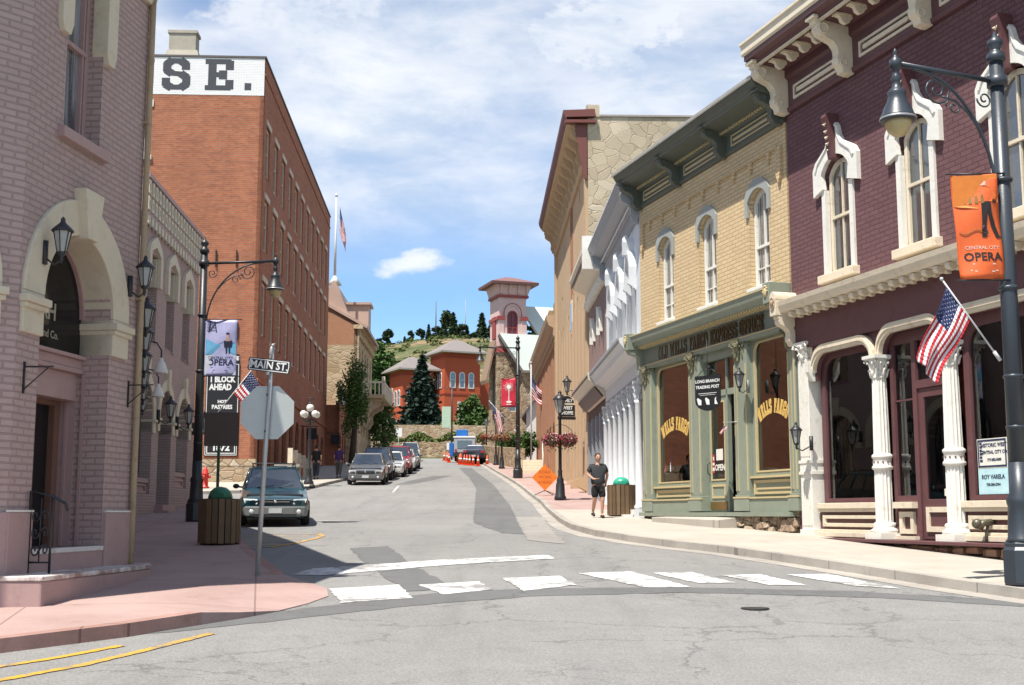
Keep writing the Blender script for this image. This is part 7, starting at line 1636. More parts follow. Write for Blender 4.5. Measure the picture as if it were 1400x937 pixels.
# lanterns on walls
def lantern_mesh():
    m = MB(); m.lathe([(.055,-.30),(.06,-.28),(.115,.0),(.12,.01)], (0,0,0), 6, False, a0=pi/6) ; g = m
    fr = MB()
    for k in range(6):
        t = pi/6+2*pi*k/6; fr.tube([(.062*cos(t),.062*sin(t),-.29),(.122*cos(t),.122*sin(t),.01)], .008, 5)
    fr.lathe([(.15,.0),(.155,.012),(.10,.07),(.045,.12),(.03,.15),(.035,.17),(.008,.21)], (0,0,0), 12); fr.lathe([(.012,-.44),(.03,-.38),(.02,-.35),(.06,-.31),(.065,-.285)], (0,0,0), 10)
    return g.mesh('glass'), fr.mesh('cage')
LG, LFm = lantern_mesh()
def wall_lantern(label, P, toward, reach=.30, s=1.0, group=None, mat=None):
    """P: lantern centre in the world; toward: unit vector pointing at the wall"""
    e = empty('wall_lantern', P, 0, label, 'lantern', group); e.scale = (s, s, s); T = Vector((toward[0], toward[1], 0)).normalized()
    c = mkobj('cage', LFm, mat or M_iron, e); mkobj('glass', LG, M_lampglass, c)
    m = MB(); r = reach/s; m.tube([(0,0,-.40), T*r*.35+Vector((0,0,-.46)), T*r*.8+Vector((0,0,-.36)), T*r+Vector((0,0,-.30))], .014, 6); m.tube([T*(r-.04)+Vector((0,0,-.45)), T*(r-.04)+Vector((0,0,-.12))], .045, 8); mkobj('bracket', m, mat or M_iron, e)
    return e
tw = Vector((-.99,.12,0)); G1 = 'black wall lanterns on the mauve buildings'
wall_lantern('large black wall lantern on the left shoulder of the corner doorway arch', PINK.w(.42,-.26,3.26), tw, .24, .85, G1)
wall_lantern('large black wall lantern on the right shoulder of the corner doorway arch', PINK.w(2.72,-.26,3.28), tw, .24, .85, G1)
for i, (Y, lb) in enumerate(((18.3,'nearest'),(20.6,'second nearest'),(23.4,'third nearest'),(26.0,'fourth nearest'),(28.6,'fifth nearest'),(31.2,'farthest'))):
    X = -.2975*Y - .0*i; wall_lantern('black wall lantern past the downpipe, %s of the row down the side street front' % lb, (X, Y, 3.02 - .03*i), (-.95,-.32,0), .45+.04*i, .95, G1)
def gooseneck(label, P):
    e = empty('gooseneck_lamp', P, 0, label, 'lamp', 'white bell shaped gooseneck lamps'); m = MB(); m.lathe([(.15,-.0),(.145,.02),(.09,.18),(.05,.24),(.035,.30)], (0,0,0), 14); mkobj('shade', m, M_cream2, e)
    m = MB(); m.tube([(0,0,.28),(.0,0,.45),(-.10,0,.60),(-.35,0,.66),(-.6,0,.55),(-1.0,.0,.50)], .016, 6); mkobj('arm', m, M_iron, e)
gooseneck('upper white bell lamp on a curved arm between the mauve buildings', (-6.85, 24.1, 2.72)); gooseneck('lower white bell lamp on a curved arm between the mauve buildings', (-8.0, 28.0, 2.62))
low = [o for o in bpy.data.objects if o.get('label', '').startswith('lower mauve')][0]; hv = dirv(600); LP = lambda x, y, z: (-10.04+hv[0]*x-hv[1]*y, 33.1+hv[1]*x+hv[0]*y, z)
for x, lb in ((2.35,'between the first and second low arches'),(4.95,'between the second and third low arches'),(7.55,'at the far end of the low mauve shopfront')):
    wall_lantern('black wall lantern ' + lb, LP(x,-.42,3.1), (-1,.05,0), .40, 1.2, G1)
wall_lantern('small dark wall lantern on the pale pilaster between the green and maroon shops', MAR.w(.80,-.42,1.62), (.96,.28,0), .36, .85)
wall_lantern('pale blue grey lantern on the green door pilaster', WEL.w(-1.80,-.30,3.0), (.96,.28,0), .24, .85, None, flat('verdigris_iron', (.16,.19,.18), .5))
wall_lantern('dark tilted lantern above the sweet shop sign on the tan building', (2.25, 50.6, 5.35), (1,0,0), .55, 1.3)

# post lamps with hanging flower baskets
FLm = [flat('magenta_petals', (.36,.03,.10), .7), flat('red_petals', (.45,.03,.04), .7), flat('orange_petals', (.45,.17,.04), .7), flat('white_petals', (.6,.5,.5), .7)]
def post_lamp(label, x, y, z, H, cols, s=1.0):
    e = empty('post_lamp', (x, y, z), 0, label, 'post lamp', 'lantern posts with hanging flower baskets')
    m = MB(); m.lathe([(.21,0),(.21,.10),(.17,.16),(.15,.55),(.12,.62),(.13,.70),(.085,.80),(.07,.95),(.085,1.0),(.06,1.06),(.05,H-.85),(.075,H-.82),(.05,H-.78),(.05,H-.72),(.09,H-.68)], (0,0,0), 12); mkobj('post', m, M_iron, e)
    m = MB(); m.lathe([(.09,H-.68),(.20,H-.22),(.205,H-.21)], (0,0,0), 6, False); l = mkobj('lantern_glass', m, M_lampglass, e)
    m = MB(); m.lathe([(.25,H-.22),(.255,H-.20),(.16,H-.08),(.08,H-.02),(.06,H+.02),(.07,H+.05),(.01,H+.12)], (0,0,0), 12)
    for k in range(6): t = 2*pi*k/6; m.tube([(.09*cos(t),.09*sin(t),H-.68),(.203*cos(t),.203*sin(t),H-.21)], .010, 5)
    m.ball((0,0,H-.45), .06); mkobj('lantern_cage', m, M_iron, l)
    m = MB(); m.tube([(-.42,0,2.35),(-.42,0,2.45),(-.2,0,2.62),(0,0,2.66),(.2,0,2.62),(.42,0,2.45),(.42,0,2.35)], .012, 6); mkobj('crossbar', m, M_iron, e)
    for sx in (-1, 1):
        rnd = random.Random(int(x*10)+sx+7); bk = empty('flower_basket', (x+sx*.27*s, y-.05, z+2.10), 0, 'hanging flower basket on the %s side of the %s' % ('left' if sx < 0 else 'right', label), 'flower basket', 'hanging flower baskets')
        m = MB(); m.lathe([(1e-3,-.22),(.12,-.18),(.2,-.02),(.21,0)], (0,0,0), 12); mkobj('basket', m, M_bark, bk)
        m = MB()
        for k in range(900): d = Vector((rnd.gauss(0,1), rnd.gauss(0,1), rnd.gauss(.1,.8))).normalized()*rnd.random()**.4; leafquad(m, (d.x*.34*s, d.y*.34, d.z*.24-(.3*rnd.random() if rnd.random() < .12 else 0)), .055, rnd)
        mkobj('leaves', m, LF_de, bk)
        m = MB()
        for k in range(620): d = Vector((rnd.gauss(0,1), rnd.gauss(0,1), rnd.gauss(.15,.8))).normalized()*rnd.uniform(.85,1.05); m.mat = rnd.choice(cols); leafquad(m, (d.x*.35*s, d.y*.35, d.z*.25), .05, rnd)
        mkobj('flowers', m, FLm, bk)
    return e
post_lamp('nearest lantern post on the right pavement', 1.70, 44.1, .49, 3.75, [0,1,0,3])
post_lamp('second lantern post on the right pavement', -.70, 85.3, 3.07, 3.7, [2,2,1,3])
post_lamp('third lantern post on the right pavement', -1.23, 95.2, 3.70, 3.7, [2,2,0,3])
post_lamp('farthest lantern post, below the church', -2.29, 111.9, 4.74, 3.7, [0,1,2])
def globe_lamp(label, x, y, z, H, s=1.0, cluster=True):
    e = empty('globe_lamp', (x, y, z), 0, label, 'globe lamp', 'globe lamps on the left pavement'); e.scale = (s, s, s)
    m = MB(); m.lathe([(.26,0),(.26,.15),(.16,.3),(.12,.7),(.15,.78),(.08,.9),(.065,H-1.0),(.10,H-.95),(.06,H-.85),(.05,H-.2),(.09,H-.15),(.04,H-.05)], (0,0,0), 12)
    if cluster:
        for k in range(4):
            t = pi/4+pi/2*k; m.tube([(0,0,H-.95),(.22*cos(t),.22*sin(t),H-1.1),(.40*cos(t),.40*sin(t),H-1.0),(.42*cos(t),.42*sin(t),H-.85)], .022, 6)
        spiral(m, (0,0,H+.05), .16, 1.3, 1, (1,0,0), .02)
    mkobj('post', m, M_iron, e)
    g = MB(); 
    for k in range(4 if cluster else 0):
        t = pi/4+pi/2*k; g2 = MB(); g2.ball((.42*cos(t),.42*sin(t),H-.68), .18, 12, 8); mkobj('globe', g2, M_globe, e)
    g2 = MB(); g2.ball((0,0,H+.12 if not cluster else H-.35), .20, 12, 8); mkobj('globe', g2, M_globe, e)
globe_lamp('ornate cluster of white globes on a black post outside the red hotel', -9.35, 57.5, 1.32, 4.3, .9)
globe_lamp('single globe post at the street head, left of the cottage dormer', -13.4, 121, 5.2, 3.9, 1.0, False); globe_lamp('single globe post at the street head, under the cottage eaves', -12.7, 127, 5.6, 3.6, 1.0, False)

# ------------------------------------------------------------------ signs and street furniture
M_alu = paint('aluminium', (.42,.43,.41), .4, .08, 3, .5, .4, .1); M_post = paint('galvanised_post', (.40,.41,.40), .45, .15, 5, .5, .4)
def oct_(r, c=(0,0)): return [(c[0]+r*cos(pi/8+pi/4*k), c[1]+r*sin(pi/8+pi/4*k)) for k in range(8)]
e = empty('stop_sign', (-3.43, 17.0, gz(17)+.12), 0, 'grey back of an octagonal stop sign on a leaning metal pole at the corner', 'stop sign')
m = MB(); m.tube([(0,0,-.1),(.06,.0,1.5),(.125,0,3.08)], .032, 10); mkobj('pole', m, M_post, e)
m = MB(); m.prism(oct_(.395, (.07, 2.18)), .045, .050); mkobj('plate', m, M_alu, e)
m = MB(); m.prism(oct_(.39, (.07, 2.18)), .0505, .053); mkobj('face', m, flat('stop_red', (.45,.02,.02)), e)
m = MB(); m.ball((.075,-.035,2.42), .013); m.ball((.06,-.035,1.92), .013); mkobj('bolts', m, M_iron, e)
e = empty('street_name_sign', (-3.335, 16.96, 2.02), radians(-5), 'black and white MAIN ST. blade with a finial on top of the stop sign pole', 'street sign'); e.rotation_euler = (0, radians(7), radians(-5))
m = MB(); m.prism([(-.28,-.09),(.28,-.09),(.30,-.06),(.29,0),(.30,.06),(.28,.09),(-.28,.09),(-.30,.06),(-.29,0),(-.30,-.06)], -.006, .006); b_ = mkobj('blade', m, flat('sign_black', (.012,.012,.014)), e)
m = MB(); m.ring([(-.275,-.078),(.275,-.078),(.285,0),(.275,.078),(-.275,.078),(-.285,0)], [(-.263,-.066),(.263,-.066),(.273,0),(.263,.066),(-.263,.066),(-.273,0)], -.008, -.005); m.text('MAIN ST.', .145, .0, -.002, -.0065, .0015, .003, sx=.92)
for s_ in (-1, 1): m.prism([(s_*.205,0),(s_*.24,-.05),(s_*.25,-.03),(s_*.235,0),(s_*.25,.03),(s_*.24,.05)], -.0085, -.005) if False else None
mkobj('lettering', m, flat('sign_white', (.66,.66,.64)), e)
m = MB(); m.box(-.02,.02,-.015,.015,-.13,-.09); m.tube([(0,0,.09),(.0,0,.16)], .012, 6); m.ball((.0,0,.20), .045, 10, 8, .6, .6, 1.6); m.ball((.01,0,.285), .022); m.tube([(.0,0,.29),(.04,0,.31)], .006, 5); mkobj('finial', m, M_post, e)
# left signpost with the back of a square sign
e = empty('traffic_sign', (-5.40, 22.95, gz(22.95)+.12), 0, 'brown back of a square sign on a green post behind the left bin', 'sign')
m = MB(); m.box(-.025,.025,-.015,.015,0,2.38); mkobj('post', m, paint('green_post', (.03,.07,.045), .6), e)
m = MB(); m.box(-.27,.37,-.03,-.02,1.74,2.36); mkobj('plate', m, paint('brown_sign_back', (.085,.06,.05), .6, .1), e)
# litter bins
def bin_(label, x, y, z, R, H, dome, dcol, dents=0):
    e = empty('litter_bin', (x, y, z), 0, label, 'litter bin', 'slatted litter bins'); rnd = random.Random(int(x*7)); n = 20
    m = MB(); m.lathe([(R*.93,.02),(R*.93,H-.05)], (0,0,0), 24); m.lathe([(R*1.02,H-.02),(R*1.03,H),(R*.6,H+.01)], (0,0,0), 24); mkobj('drum', m, paint('bin_brown', (.06,.04,.025), .7), e)
    sl = [paint('slat_wood_a', (.15,.095,.05), .75, .3, 5), paint('slat_wood_b', (.11,.07,.038), .75, .3, 5)]
    for k in range(n):
        t = 2*pi*k/n; m = MB(); w = 2*pi*R/n*.44; m.box(-w, w, -R*.055, 0, .03+rnd.uniform(-.01,.01), H-.01+rnd.uniform(-.012,.012)); o = mkobj('slat', m, sl[k % 2], e, (R*cos(t), R*sin(t), 0), t+pi/2)
    m = MB(); m.lathe([(R*.62,H),(R*.60,H+.06),(R*.50,H+.14),(R*.30,H+.20),(1e-3,H+.22)], (0,0,0), 20); m.box(-R*.3, R*.3, -R*.66, -R*.45, H+.02, H+.10) ; mkobj('lid', m, dcol, e)
bin_('brown slatted litter bin with a dark green domed lid on the shaded left pavement', -5.19, 22.3, gz(22.3)+.12, .35, .80, 1, paint('dark_green_lid', (.01,.12,.055), .35, .05, 3, .6))
bin_('brown slatted litter bin with a bright green domed lid beside the olive shopfront', 2.98, 34.1, gz(34.1)+.12, .37, .84, 1, paint('bright_green_lid', (.02,.33,.20), .35, .05, 3, .6))
# fire hydrant
e = empty('fire_hydrant', (-13.15, 53.6, 1.10), 0, 'red fire hydrant at the foot of the hotel flank, right of the left lamp', 'fire hydrant')
m = MB(); m.lathe([(.20,0),(.20,.05),(.14,.08),(.13,.55),(.17,.58),(.17,.62),(.13,.66),(.12,.78),(.05,.86),(.03,.92)], (0,0,0), 14); mkobj('barrel', m, flat('hydrant_red', (.50,.03,.02), .4), e)
for t in (0, pi, -pi/2): m = MB(); m.tube([(.10*cos(t),.10*sin(t),.48),(.24*cos(t),.24*sin(t),.48)], .06, 10); mkobj('outlet', m, flat('hydrant_red', (.50,.03,.02), .4), e)
e.scale = (.95, .95, 1.0)
# road work sign
e = empty('road_work_sign', (1.25, 47.5, gz(47.5)+.13), radians(6), 'orange diamond ROAD WORK AHEAD sign on folding legs on the right pavement', 'road sign')
m = MB(); m.prism([(0,.18),(.50,.68),(0,1.18),(-.50,.68)], -.01, .01); mkobj('panel', m, flat('safety_orange', (.80,.20,.025), .5), e)
m = MB(); m.text('ROAD', .16, 0, .88, -.011, .001, .002); m.text('WORK', .16, 0, .69, -.011, .001, .002); m.text('AHEAD', .16, 0, .50, -.011, .001, .002); mkobj('lettering', m, flat('faded_lettering', (.45,.10,.02), .6), e)
m = MB(); m.tube([(0,.02,.2),(-.42,-.25,.02)], .014, 6); m.tube([(0,.02,.2),(.42,-.25,.02)], .014, 6); m.tube([(0,.02,.2),(-.36,.3,.02)], .014, 6); m.tube([(0,.02,.2),(.36,.3,.02)], .014, 6); m.tube([(0,.02,.15),(0,.02,1.1)], .014, 6); mkobj('legs', m, M_iron, e)
# sweet shop sign
e = empty('shop_sign', (2.20, 50.0, 3.95), radians(12), 'two tier hanging sign reading FAMILY SWEET SHOPPE on the tan building', 'sign')
m = MB(); m.prism(outline(-.52,.52,.72,1.28,.34), -.04, .04); m.box(-.55,.55,-.04,.04,-.1,.66); m.box(-.6,.6,-.05,.05,-.30,-.12); mkobj('board', m, flat('sign_black', (.012,.012,.014)), e)
m = MB(); m.text('FAMILY', .30, 0, .93, -.042, .002, .01, sx=.8); m.text('SWEET', .30, 0, .46, -.042, .002, .012, sx=.85); m.text('SHOPPE', .30, 0, .13, -.042, .002, .012, sx=.8); mkobj('lettering', m, flat('sign_white', (.66,.66,.64)), e)
m = MB(); m.ring(outline(-.52,.52,.72,1.28,.34), outline(-.48,.48,.76,1.24,.32), -.046, -.039); m.box(-.55,.55,-.045,-.04,-.28,-.14); m.box(-.55,.55,-.045,-.039,.68,.72) ; mkobj('border', m, M_cream, e)
m = MB(); m.tube([(0,0,1.26),(.1,0,1.6),(1.3,0,1.6)], .025, 6); mkobj('bracket', m, M_iron, e); e.scale = (.62, .62, .62)
# trading post sign
e = empty('hanging_sign', WEL.w(-2.50,-.72,2.42), WEL.rz+radians(26), 'black shield shaped LONG BRANCH TRADING POST sign hanging before the green door', 'sign')
m = MB(); m.prism([(-.42,.10),(-.40,.0),(-.30,-.12),(-.12,-.20),(0,-.22),(.12,-.20),(.30,-.12),(.40,.0),(.42,.10),(.42,.88),(-.42,.88)], -.015, .015); mkobj('board', m, flat('sign_black', (.012,.012,.014)), e)
m = MB(); m.text('LONG BRANCH', .135, 0, .70, -.016, .001, .003, sx=.84); m.text('TRADING POST', .135, 0, .52, -.016, .001, .003, sx=.82); m.box(-.30,.30,-.018,-.015,.32,.335); m.box(-.26,.26,-.018,-.015,.27,.28)
for cx, s_ in ((-.27,1),(.0,.8),(.27,-1)): m.prism([(cx-.04,-.02),(cx+.06,-.03),(cx+.03+.03*s_,.12),(cx-.02-.04*s_,.20),(cx-.06-.03*s_,.16)], -.018, -.015)
mkobj('lettering', m, flat('sign_white', (.66,.66,.64)), e)
m = MB(); m.tube([(0,0,.88),(0,0,2.0)], .010, 5); m.tube([(-.34,0,.88),(-.15,0,1.06),(0,0,1.02),(.15,0,1.06),(.34,0,.88)], .012, 5); spiral(m, (.0,0,1.1), .09, 1.4, 1, (1,0,0), .010); mkobj('hanger', m, M_iron, e); e.scale = (.84, .84, .72)
# hotel hanging signs and entrance pieces
for (x, z, lb) in ((17.5, 5.3, 'black hanging sign on the hotel front beside the globe cluster'), (33.5, 5.9, 'black hanging sign at the far corner of the hotel')):
    e = empty('hanging_sign', RED.w(x, -.15, z), RED.rz, lb, 'sign'); m = MB(); m.box(-.04,.04,-.95,-.3,-.7,0); mkobj('board', m, flat('sign_black', (.012,.012,.014)), e); m = MB(); m.tube([(0,.1,.12),(0,-1.0,.12)], .03, 6); m.tube([(0,-.4,0),(0,-.4,.12)], .02, 5); m.tube([(0,-.9,0),(0,-.9,.12)], .02, 5); mkobj('bracket', m, M_iron, e)
# low patio wall with pale panels beside the hotel
for i, x in enumerate((1.0, 4.4, 7.8)):
    e = empty('patio_panel', RED.w(x, -1.6, 1.25), RED.rz, ('cream patio wall panel with a red disc, nearest of three by the hotel', 'cream patio wall panel, middle of three by the hotel', 'cream patio wall panel, farthest of three by the hotel')[i], 'patio panel', 'cream patio panels')
    m = MB(); m.box(0, 1.9, -.06, .06, 0, 1.75-.1*i); m.box(-.12, .02, -.12, .12, 0, 1.95-.1*i); m.box(1.88, 2.02, -.12, .12, 0, 1.95-.1*i); mkobj('panel', m, M_cream, e); m = MB(); m.prism([(.95+.38*cos(2*pi*k/14), 1.0+.38*sin(2*pi*k/14)) for k in range(14)], -.075, -.06); mkobj('disc', m, flat('panel_red', (.32,.07,.04)), e)
e = empty('planter', (-9.75, 54.6, 1.02), 0, 'square stone planter post at the pavement corner behind the teal wagon', 'planter'); m = MB(); m.box(-.45,.45,-.45,.45,0,1.0); mkobj('block', m, MATS['buff_rubble'], e); m = MB(); m.box(-.55,.55,-.55,.55,1.0,1.12); mkobj('cap', m, M_kerb, e)
# traffic cones
cb = MB(); cb.box(-.18,.18,-.18,.18,0,.035); cb.lathe([(.13,.035),(.03,.72),(.001,.73)], (0,0,0), 12); cbm = cb.mesh('cone'); wb = MB(); wb.lathe([(.088,.34),(.070,.46)], (0,0,0), 12); wbm = wb.mesh('band'); co = flat('cone_orange', (.75,.09,.02), .5)
cl = [(-6.45,119),(-6.0,116),(-5.5,109),(-4.75,109.5),(-4.45,108),(-4.15,101.5),(-3.85,101),(-3.6,99.5),(-3.35,98.8),(-3.05,98.2),(-3.9,104),(-2.62,96.5),(-1.95,97.5),(-4.3,102.5)]
for i, (x, y) in enumerate(cl):
    e = empty('traffic_cone', (x, y, gz(y)+.006), 0, 'orange traffic cone with a white band, one of the cluster around the work truck', 'traffic cone', 'orange cones round the work truck'); e.scale = (1.15, 1.15, 1.15); c = mkobj('cone', cbm, co, e); mkobj('band', wbm, M_fw, c)
# steps and rail at the foot of the church walk
e = empty('steps', (.35, 74.5, gz(74.5)+.12), 0, 'short timber steps with rail beside the orange brick building', 'steps'); m = MB()
for k in range(5): m.box(0, 1.5, .35*k, .35*k+.4, .18*k, .18*k+.16)
mkobj('treads', m, M_cream, e); m = MB()
for x in (0, 1.5): m.tube([(x,0,0),(x,0,1.1),(x,1.6,2.0),(x,1.6,.6)], .03, 6)
mkobj('rail', m, M_cream2, e)
# small notices at the head of the street
e = empty('street_sign', (-11.7, 128.5, gz(128)), 0, 'small white sign on a thin post before the retaining wall', 'sign'); m = MB(); m.tube([(0,0,0),(0,0,2.8)], .04, 6); mkobj('post', m, M_post, e); m = MB(); m.box(-.35,.35,-.06,-.04,2.2,3.1); mkobj('plate', m, M_fw, e)
e = empty('utility_pole', (-6.0, 124, gz(124)), 0, 'thin dark pole with a green and white banner in front of the full green tree', 'pole'); m = MB(); m.tube([(0,0,0),(0,0,8.0)], [.09,.06], 8); m.tube([(0,0,7.2),(-.9,0,7.2)], .03, 5); mkobj('pole', m, M_iron, e); m = MB(); m.box(-1.0,-.12,-.02,.02,3.2,5.3); mkobj('banner', m, flat('banner_green_white', (.42,.55,.42)), e); m = MB(); m.box(-.5,.5,-.05,-.02,1.0,1.7)
for k in range(3): pass
mkobj('plate', m, M_fw, e)
# ------------------------------------------------------------------ vehicles
def boolean_cut(me, cutters):
    o = bpy.data.objects.new('tmp', me); COL.objects.link(o); tmp = [o]
    for cm in cutters:
        c = bpy.data.objects.new('cut', cm); COL.objects.link(c); tmp.append(c)
        b = o.modifiers.new('b', 'BOOLEAN'); b.operation = 'DIFFERENCE'; b.object = c; b.solver = 'EXACT'
    bpy.context.view_layer.update()
    dg = bpy.context.evaluated_depsgraph_get(); r = bpy.data.meshes.new_from_object(o.evaluated_get(dg))
    for t in tmp: bpy.data.objects.remove(t)
    return r
M_tyre = flat('tyre_rubber', (.02,.02,.02), .8); M_rim = flat('alloy_rim', (.33,.33,.34), .35, .5, .7); M_carglass = dark_glass('car_glass', (.018,.022,.025), .03, .03)
M_lamp = flat('headlamp', (.55,.56,.55), .12, .8); M_tail = flat('tail_lamp', (.35,.015,.015), .2, .6); M_trim = flat('black_trim', (.025,.025,.027), .6); M_chrome = flat('chrome', (.5,.5,.5), .15, .6, .9)
def car(label, P, rz, col, kind='sedan', clad=None, group='cars parked along the left kerb', rear=False, rack=False, cat='car', nm='parked_car', L_=4.6, Wd=1.74, H=1.42, two=None):
    e = empty(nm, P, rz, label, cat, group); pm = col
    hw = Wd/2; r = .315
    if kind == 'wagon': yc, yr0, yr1, ye = -.98, -.30, 1.95, 2.22
    elif kind == 'suv': yc, yr0, yr1, ye = -1.02, -.42, 1.98, 2.22; H = max(H, 1.70)
    elif kind == 'pickup': yc, yr0, yr1, ye = -.95, -.35, .55, .85; H = max(H, 1.72)
    else: yc, yr0, yr1, ye = -.92, -.22, 1.02, 1.72
    zb = .20 if kind in ('sedan', 'wagon') else .34; bz = H*.64; k = L_/4.6
    st = [(-2.30, .74, zb+.14, .56, .60), (-2.27, .86, zb+.04, .62, .66), (-2.12, .95, zb, .68, .73), (-1.6, .99, zb, bz*.80, bz*.87), (-1.25, 1.0, zb, bz*.87, bz*.93), (yc, 1.0, zb, bz*.96, bz*1.02), (0, 1.0, zb, bz, bz*1.01), (1.2, 1.0, zb, bz*1.01, bz*1.03), (1.75, .985, zb, bz*1.02, bz*1.05), (2.12, .95, zb+.02, bz*1.0, bz*1.04), (2.26, .88, zb+.08, bz*.94, bz*.99), (2.30, .78, zb+.16, bz*.82, bz*.88)]
    vs = []; fs = []; M_ = 13
    for y, w, z0, zbl, zt in st:
        W_ = hw*w
        half = [(0, z0), (W_*.80, z0), (W_*.96, z0+.10), (W_*1.0, z0+.30), (W_*.985, (z0+zbl)*.5+.08), (W_*.93, zbl), (W_*.72, zbl+(zt-zbl)*.75)]
        ring = half + [(0, zt)] + [(-x, z) for x, z in half[:0:-1]]
        for x, z in ring: vs.append((x, y*k, z))
    n = len(ring)
    for i in range(len(st)-1):
        for j in range(n): fs.append((i*n+j, i*n+(j+1)%n, (i+1)*n+(j+1)%n, (i+1)*n+j))
    fs.append(tuple(reversed(range(n)))); fs.append(tuple((len(st)-1)*n+j for j in range(n)))
    mb = MB(); mb.add(vs, fs, True); me = mb.mesh('body')
    wy = (-1.42*k, 1.36*k); cut = []
    for y in wy:
        c = MB(); c.tube([(-1.2,y,r+.02),(1.2,y,r+.02)], r+.07, 20); cut.append(c.mesh('c'))
    me = boolean_cut(me, cut); me.materials.clear(); me.materials.append(pm)
    for p in me.polygons: p.use_smooth = True
    b = mkobj('body', me, pm, e)
    bb = b.modifiers.new('e', 'EDGE_SPLIT'); bb.split_angle = radians(38)
    inner = MB(); inner.box(-hw*.80, hw*.80, -1.9*k, 1.9*k, zb+.06, bz*.85); mkobj('underbody', inner, M_trim, e)
    # glasshouse
    def loft(rings, smooth=False):
        m = MB(); q = [v for rg in rings for v in rg]; nn = len(rings[0]); f = []
        for i in range(len(rings)-1):
            for j in range(nn): f.append((i*nn+j, i*nn+(j+1)%nn, (i+1)*nn+(j+1)%nn, (i+1)*nn+j))
        f.append(tuple(reversed(range(nn)))); f.append(tuple((len(rings)-1)*nn+j for j in range(nn))); m.add(q, f, smooth); return m
    z0 = bz*.97; zr = H-.03; wb_, wt = hw*.90, hw*.70
    low_ = [(-wb_*.94, (yc+.02)*k, z0), (wb_*.94, (yc+.02)*k, z0), (wb_, -.1*k, z0), (wb_*.97, (ye-.12)*k, z0+.01), (wb_*.88, ye*k, z0+.02), (-wb_*.88, ye*k, z0+.02), (-wb_*.97, (ye-.12)*k, z0+.01), (-wb_, -.1*k, z0)]
    top_ = [(-wt*.92, (yr0+.02)*k, zr-.02), (wt*.92, (yr0+.02)*k, zr-.02), (wt, (yr0+.4)*k, zr), (wt, (yr1-.2)*k, zr), (wt*.90, yr1*k, zr-.02), (-wt*.90, yr1*k, zr-.02), (-wt, (yr1-.2)*k, zr), (-wt, (yr0+.4)*k, zr)]
    gh = loft([low_, top_]); mkobj('window_glass', gh, M_carglass, e)
    rt = [(x*1.02, y, zr) for x, y, z in top_]; rt2 = [(x*.80, y*.94+.03, zr+.045) for x, y, z in top_]; rt0 = [(x*1.035, y, zr-.035) for x, y, z in top_]
    rf = mkobj('roof', loft([rt0, rt, rt2], False), pm if not two else two, e)
    pl = MB()
    def pil(a, b_, w): pl.tube([Vector(a), Vector(b_)], w, 6)
    for s_ in (-1, 1):
        pil((s_*wb_*.95, (yc+.03)*k, z0), (s_*wt*.95, (yr0+.03)*k, zr-.02), .032)
        ym = (yr0+yr1)/2; pil((s_*wb_*1.0, (ym-.05)*k, z0), (s_*wt*1.0, (ym)*k, zr-.01), .030)
        pil((s_*wb_*.93, (ye-.05)*k, z0), (s_*wt*.96, (yr1-.03)*k, zr-.02), .055)
        if kind in ('wagon', 'suv'): pil((s_*wb_*.99, (ye-.75)*k, z0), (s_*wt*1.0, (yr1-.62)*k, zr-.01), .04)
        pil((s_*wt*1.01, (yr0+.03)*k, zr-.01), (s_*wt*1.01, (yr1-.03)*k, zr-.01), .028)
        pil((s_*wb_*1.0, (yc+.05)*k, z0+.0), (s_*wb_*.99, (ye-.1)*k, z0+.01), .018)
    mkobj('pillars', pl, pm, e)
    if kind == 'pickup':
        m = MB(); m.box(-hw*.78, hw*.78, (ye+.08)*k, 2.14*k, bz*1.03, bz*1.055); mkobj('truck_bed', m, M_trim, e)
    # wheels
    for s_ in (-1, 1):
        for y in wy:
            m = MB(); R_ = Matrix.Rotation(pi/2, 4, 'Y'); m.M = Matrix.Translation((s_*(hw-.10), y, r)) @ R_
            m.lathe([(r*.62,-.10),(r*.9,-.105),(r,-.07),(r,.07),(r*.9,.105),(r*.62,.10)], (0,0,0), 20); w = mkobj('tyre', m, M_tyre, e)
            m = MB(); m.M = Matrix.Translation((s_*(hw-.10), y, r)) @ R_ @ Matrix.Scale(s_, 4, (0,0,1)); m.lathe([(r*.63,.02),(r*.62,.09),(r*.55,.085),(r*.5,.04),(1e-3,.05)], (0,0,0), 18)
            for q in range(5):
                t = 2*pi*q/5; m.prismz([(r*.1*cos(t)-.03*sin(t)*1, r*.1*sin(t)+.03*cos(t)), (r*.58*cos(t)-.022*sin(t), r*.58*sin(t)+.022*cos(t)), (r*.58*cos(t)+.022*sin(t), r*.58*sin(t)-.022*cos(t)), (r*.1*cos(t)+.03*sin(t), r*.1*sin(t)-.03*cos(t))], .05, .08+.0005*q)
            mkobj('rim', m, M_rim, w)
    # front and rear furniture
    yf = -2.345*k; zh = .62 if kind in ('sedan', 'wagon') else .74
    for s_ in (-1, 1):
        m = MB(); m.wedge([(s_*hw*.50,yf+.03,zh-.07),(s_*hw*.84,yf+.10,zh-.06),(s_*hw*.84,yf+.25,zh-.06),(s_*hw*.50,yf+.25,zh-.07)], [(s_*hw*.50,yf+.06,zh+.055),(s_*hw*.90,yf+.17,zh+.065),(s_*hw*.90,yf+.3,zh+.065),(s_*hw*.50,yf+.3,zh+.055)]); mkobj('headlight', m, M_lamp, e, bev=.01)
        m = MB(); m.ball((s_*(hw+.10), (yc+.28)*k, z0+.06), .085, 10, 6, 1, .7, .75); m.tube([(s_*(hw*.9), (yc+.3)*k, z0+.03),(s_*(hw+.08), (yc+.28)*k, z0+.05)], .025, 6); mkobj('mirror', m, M_trim if clad else pm, e)
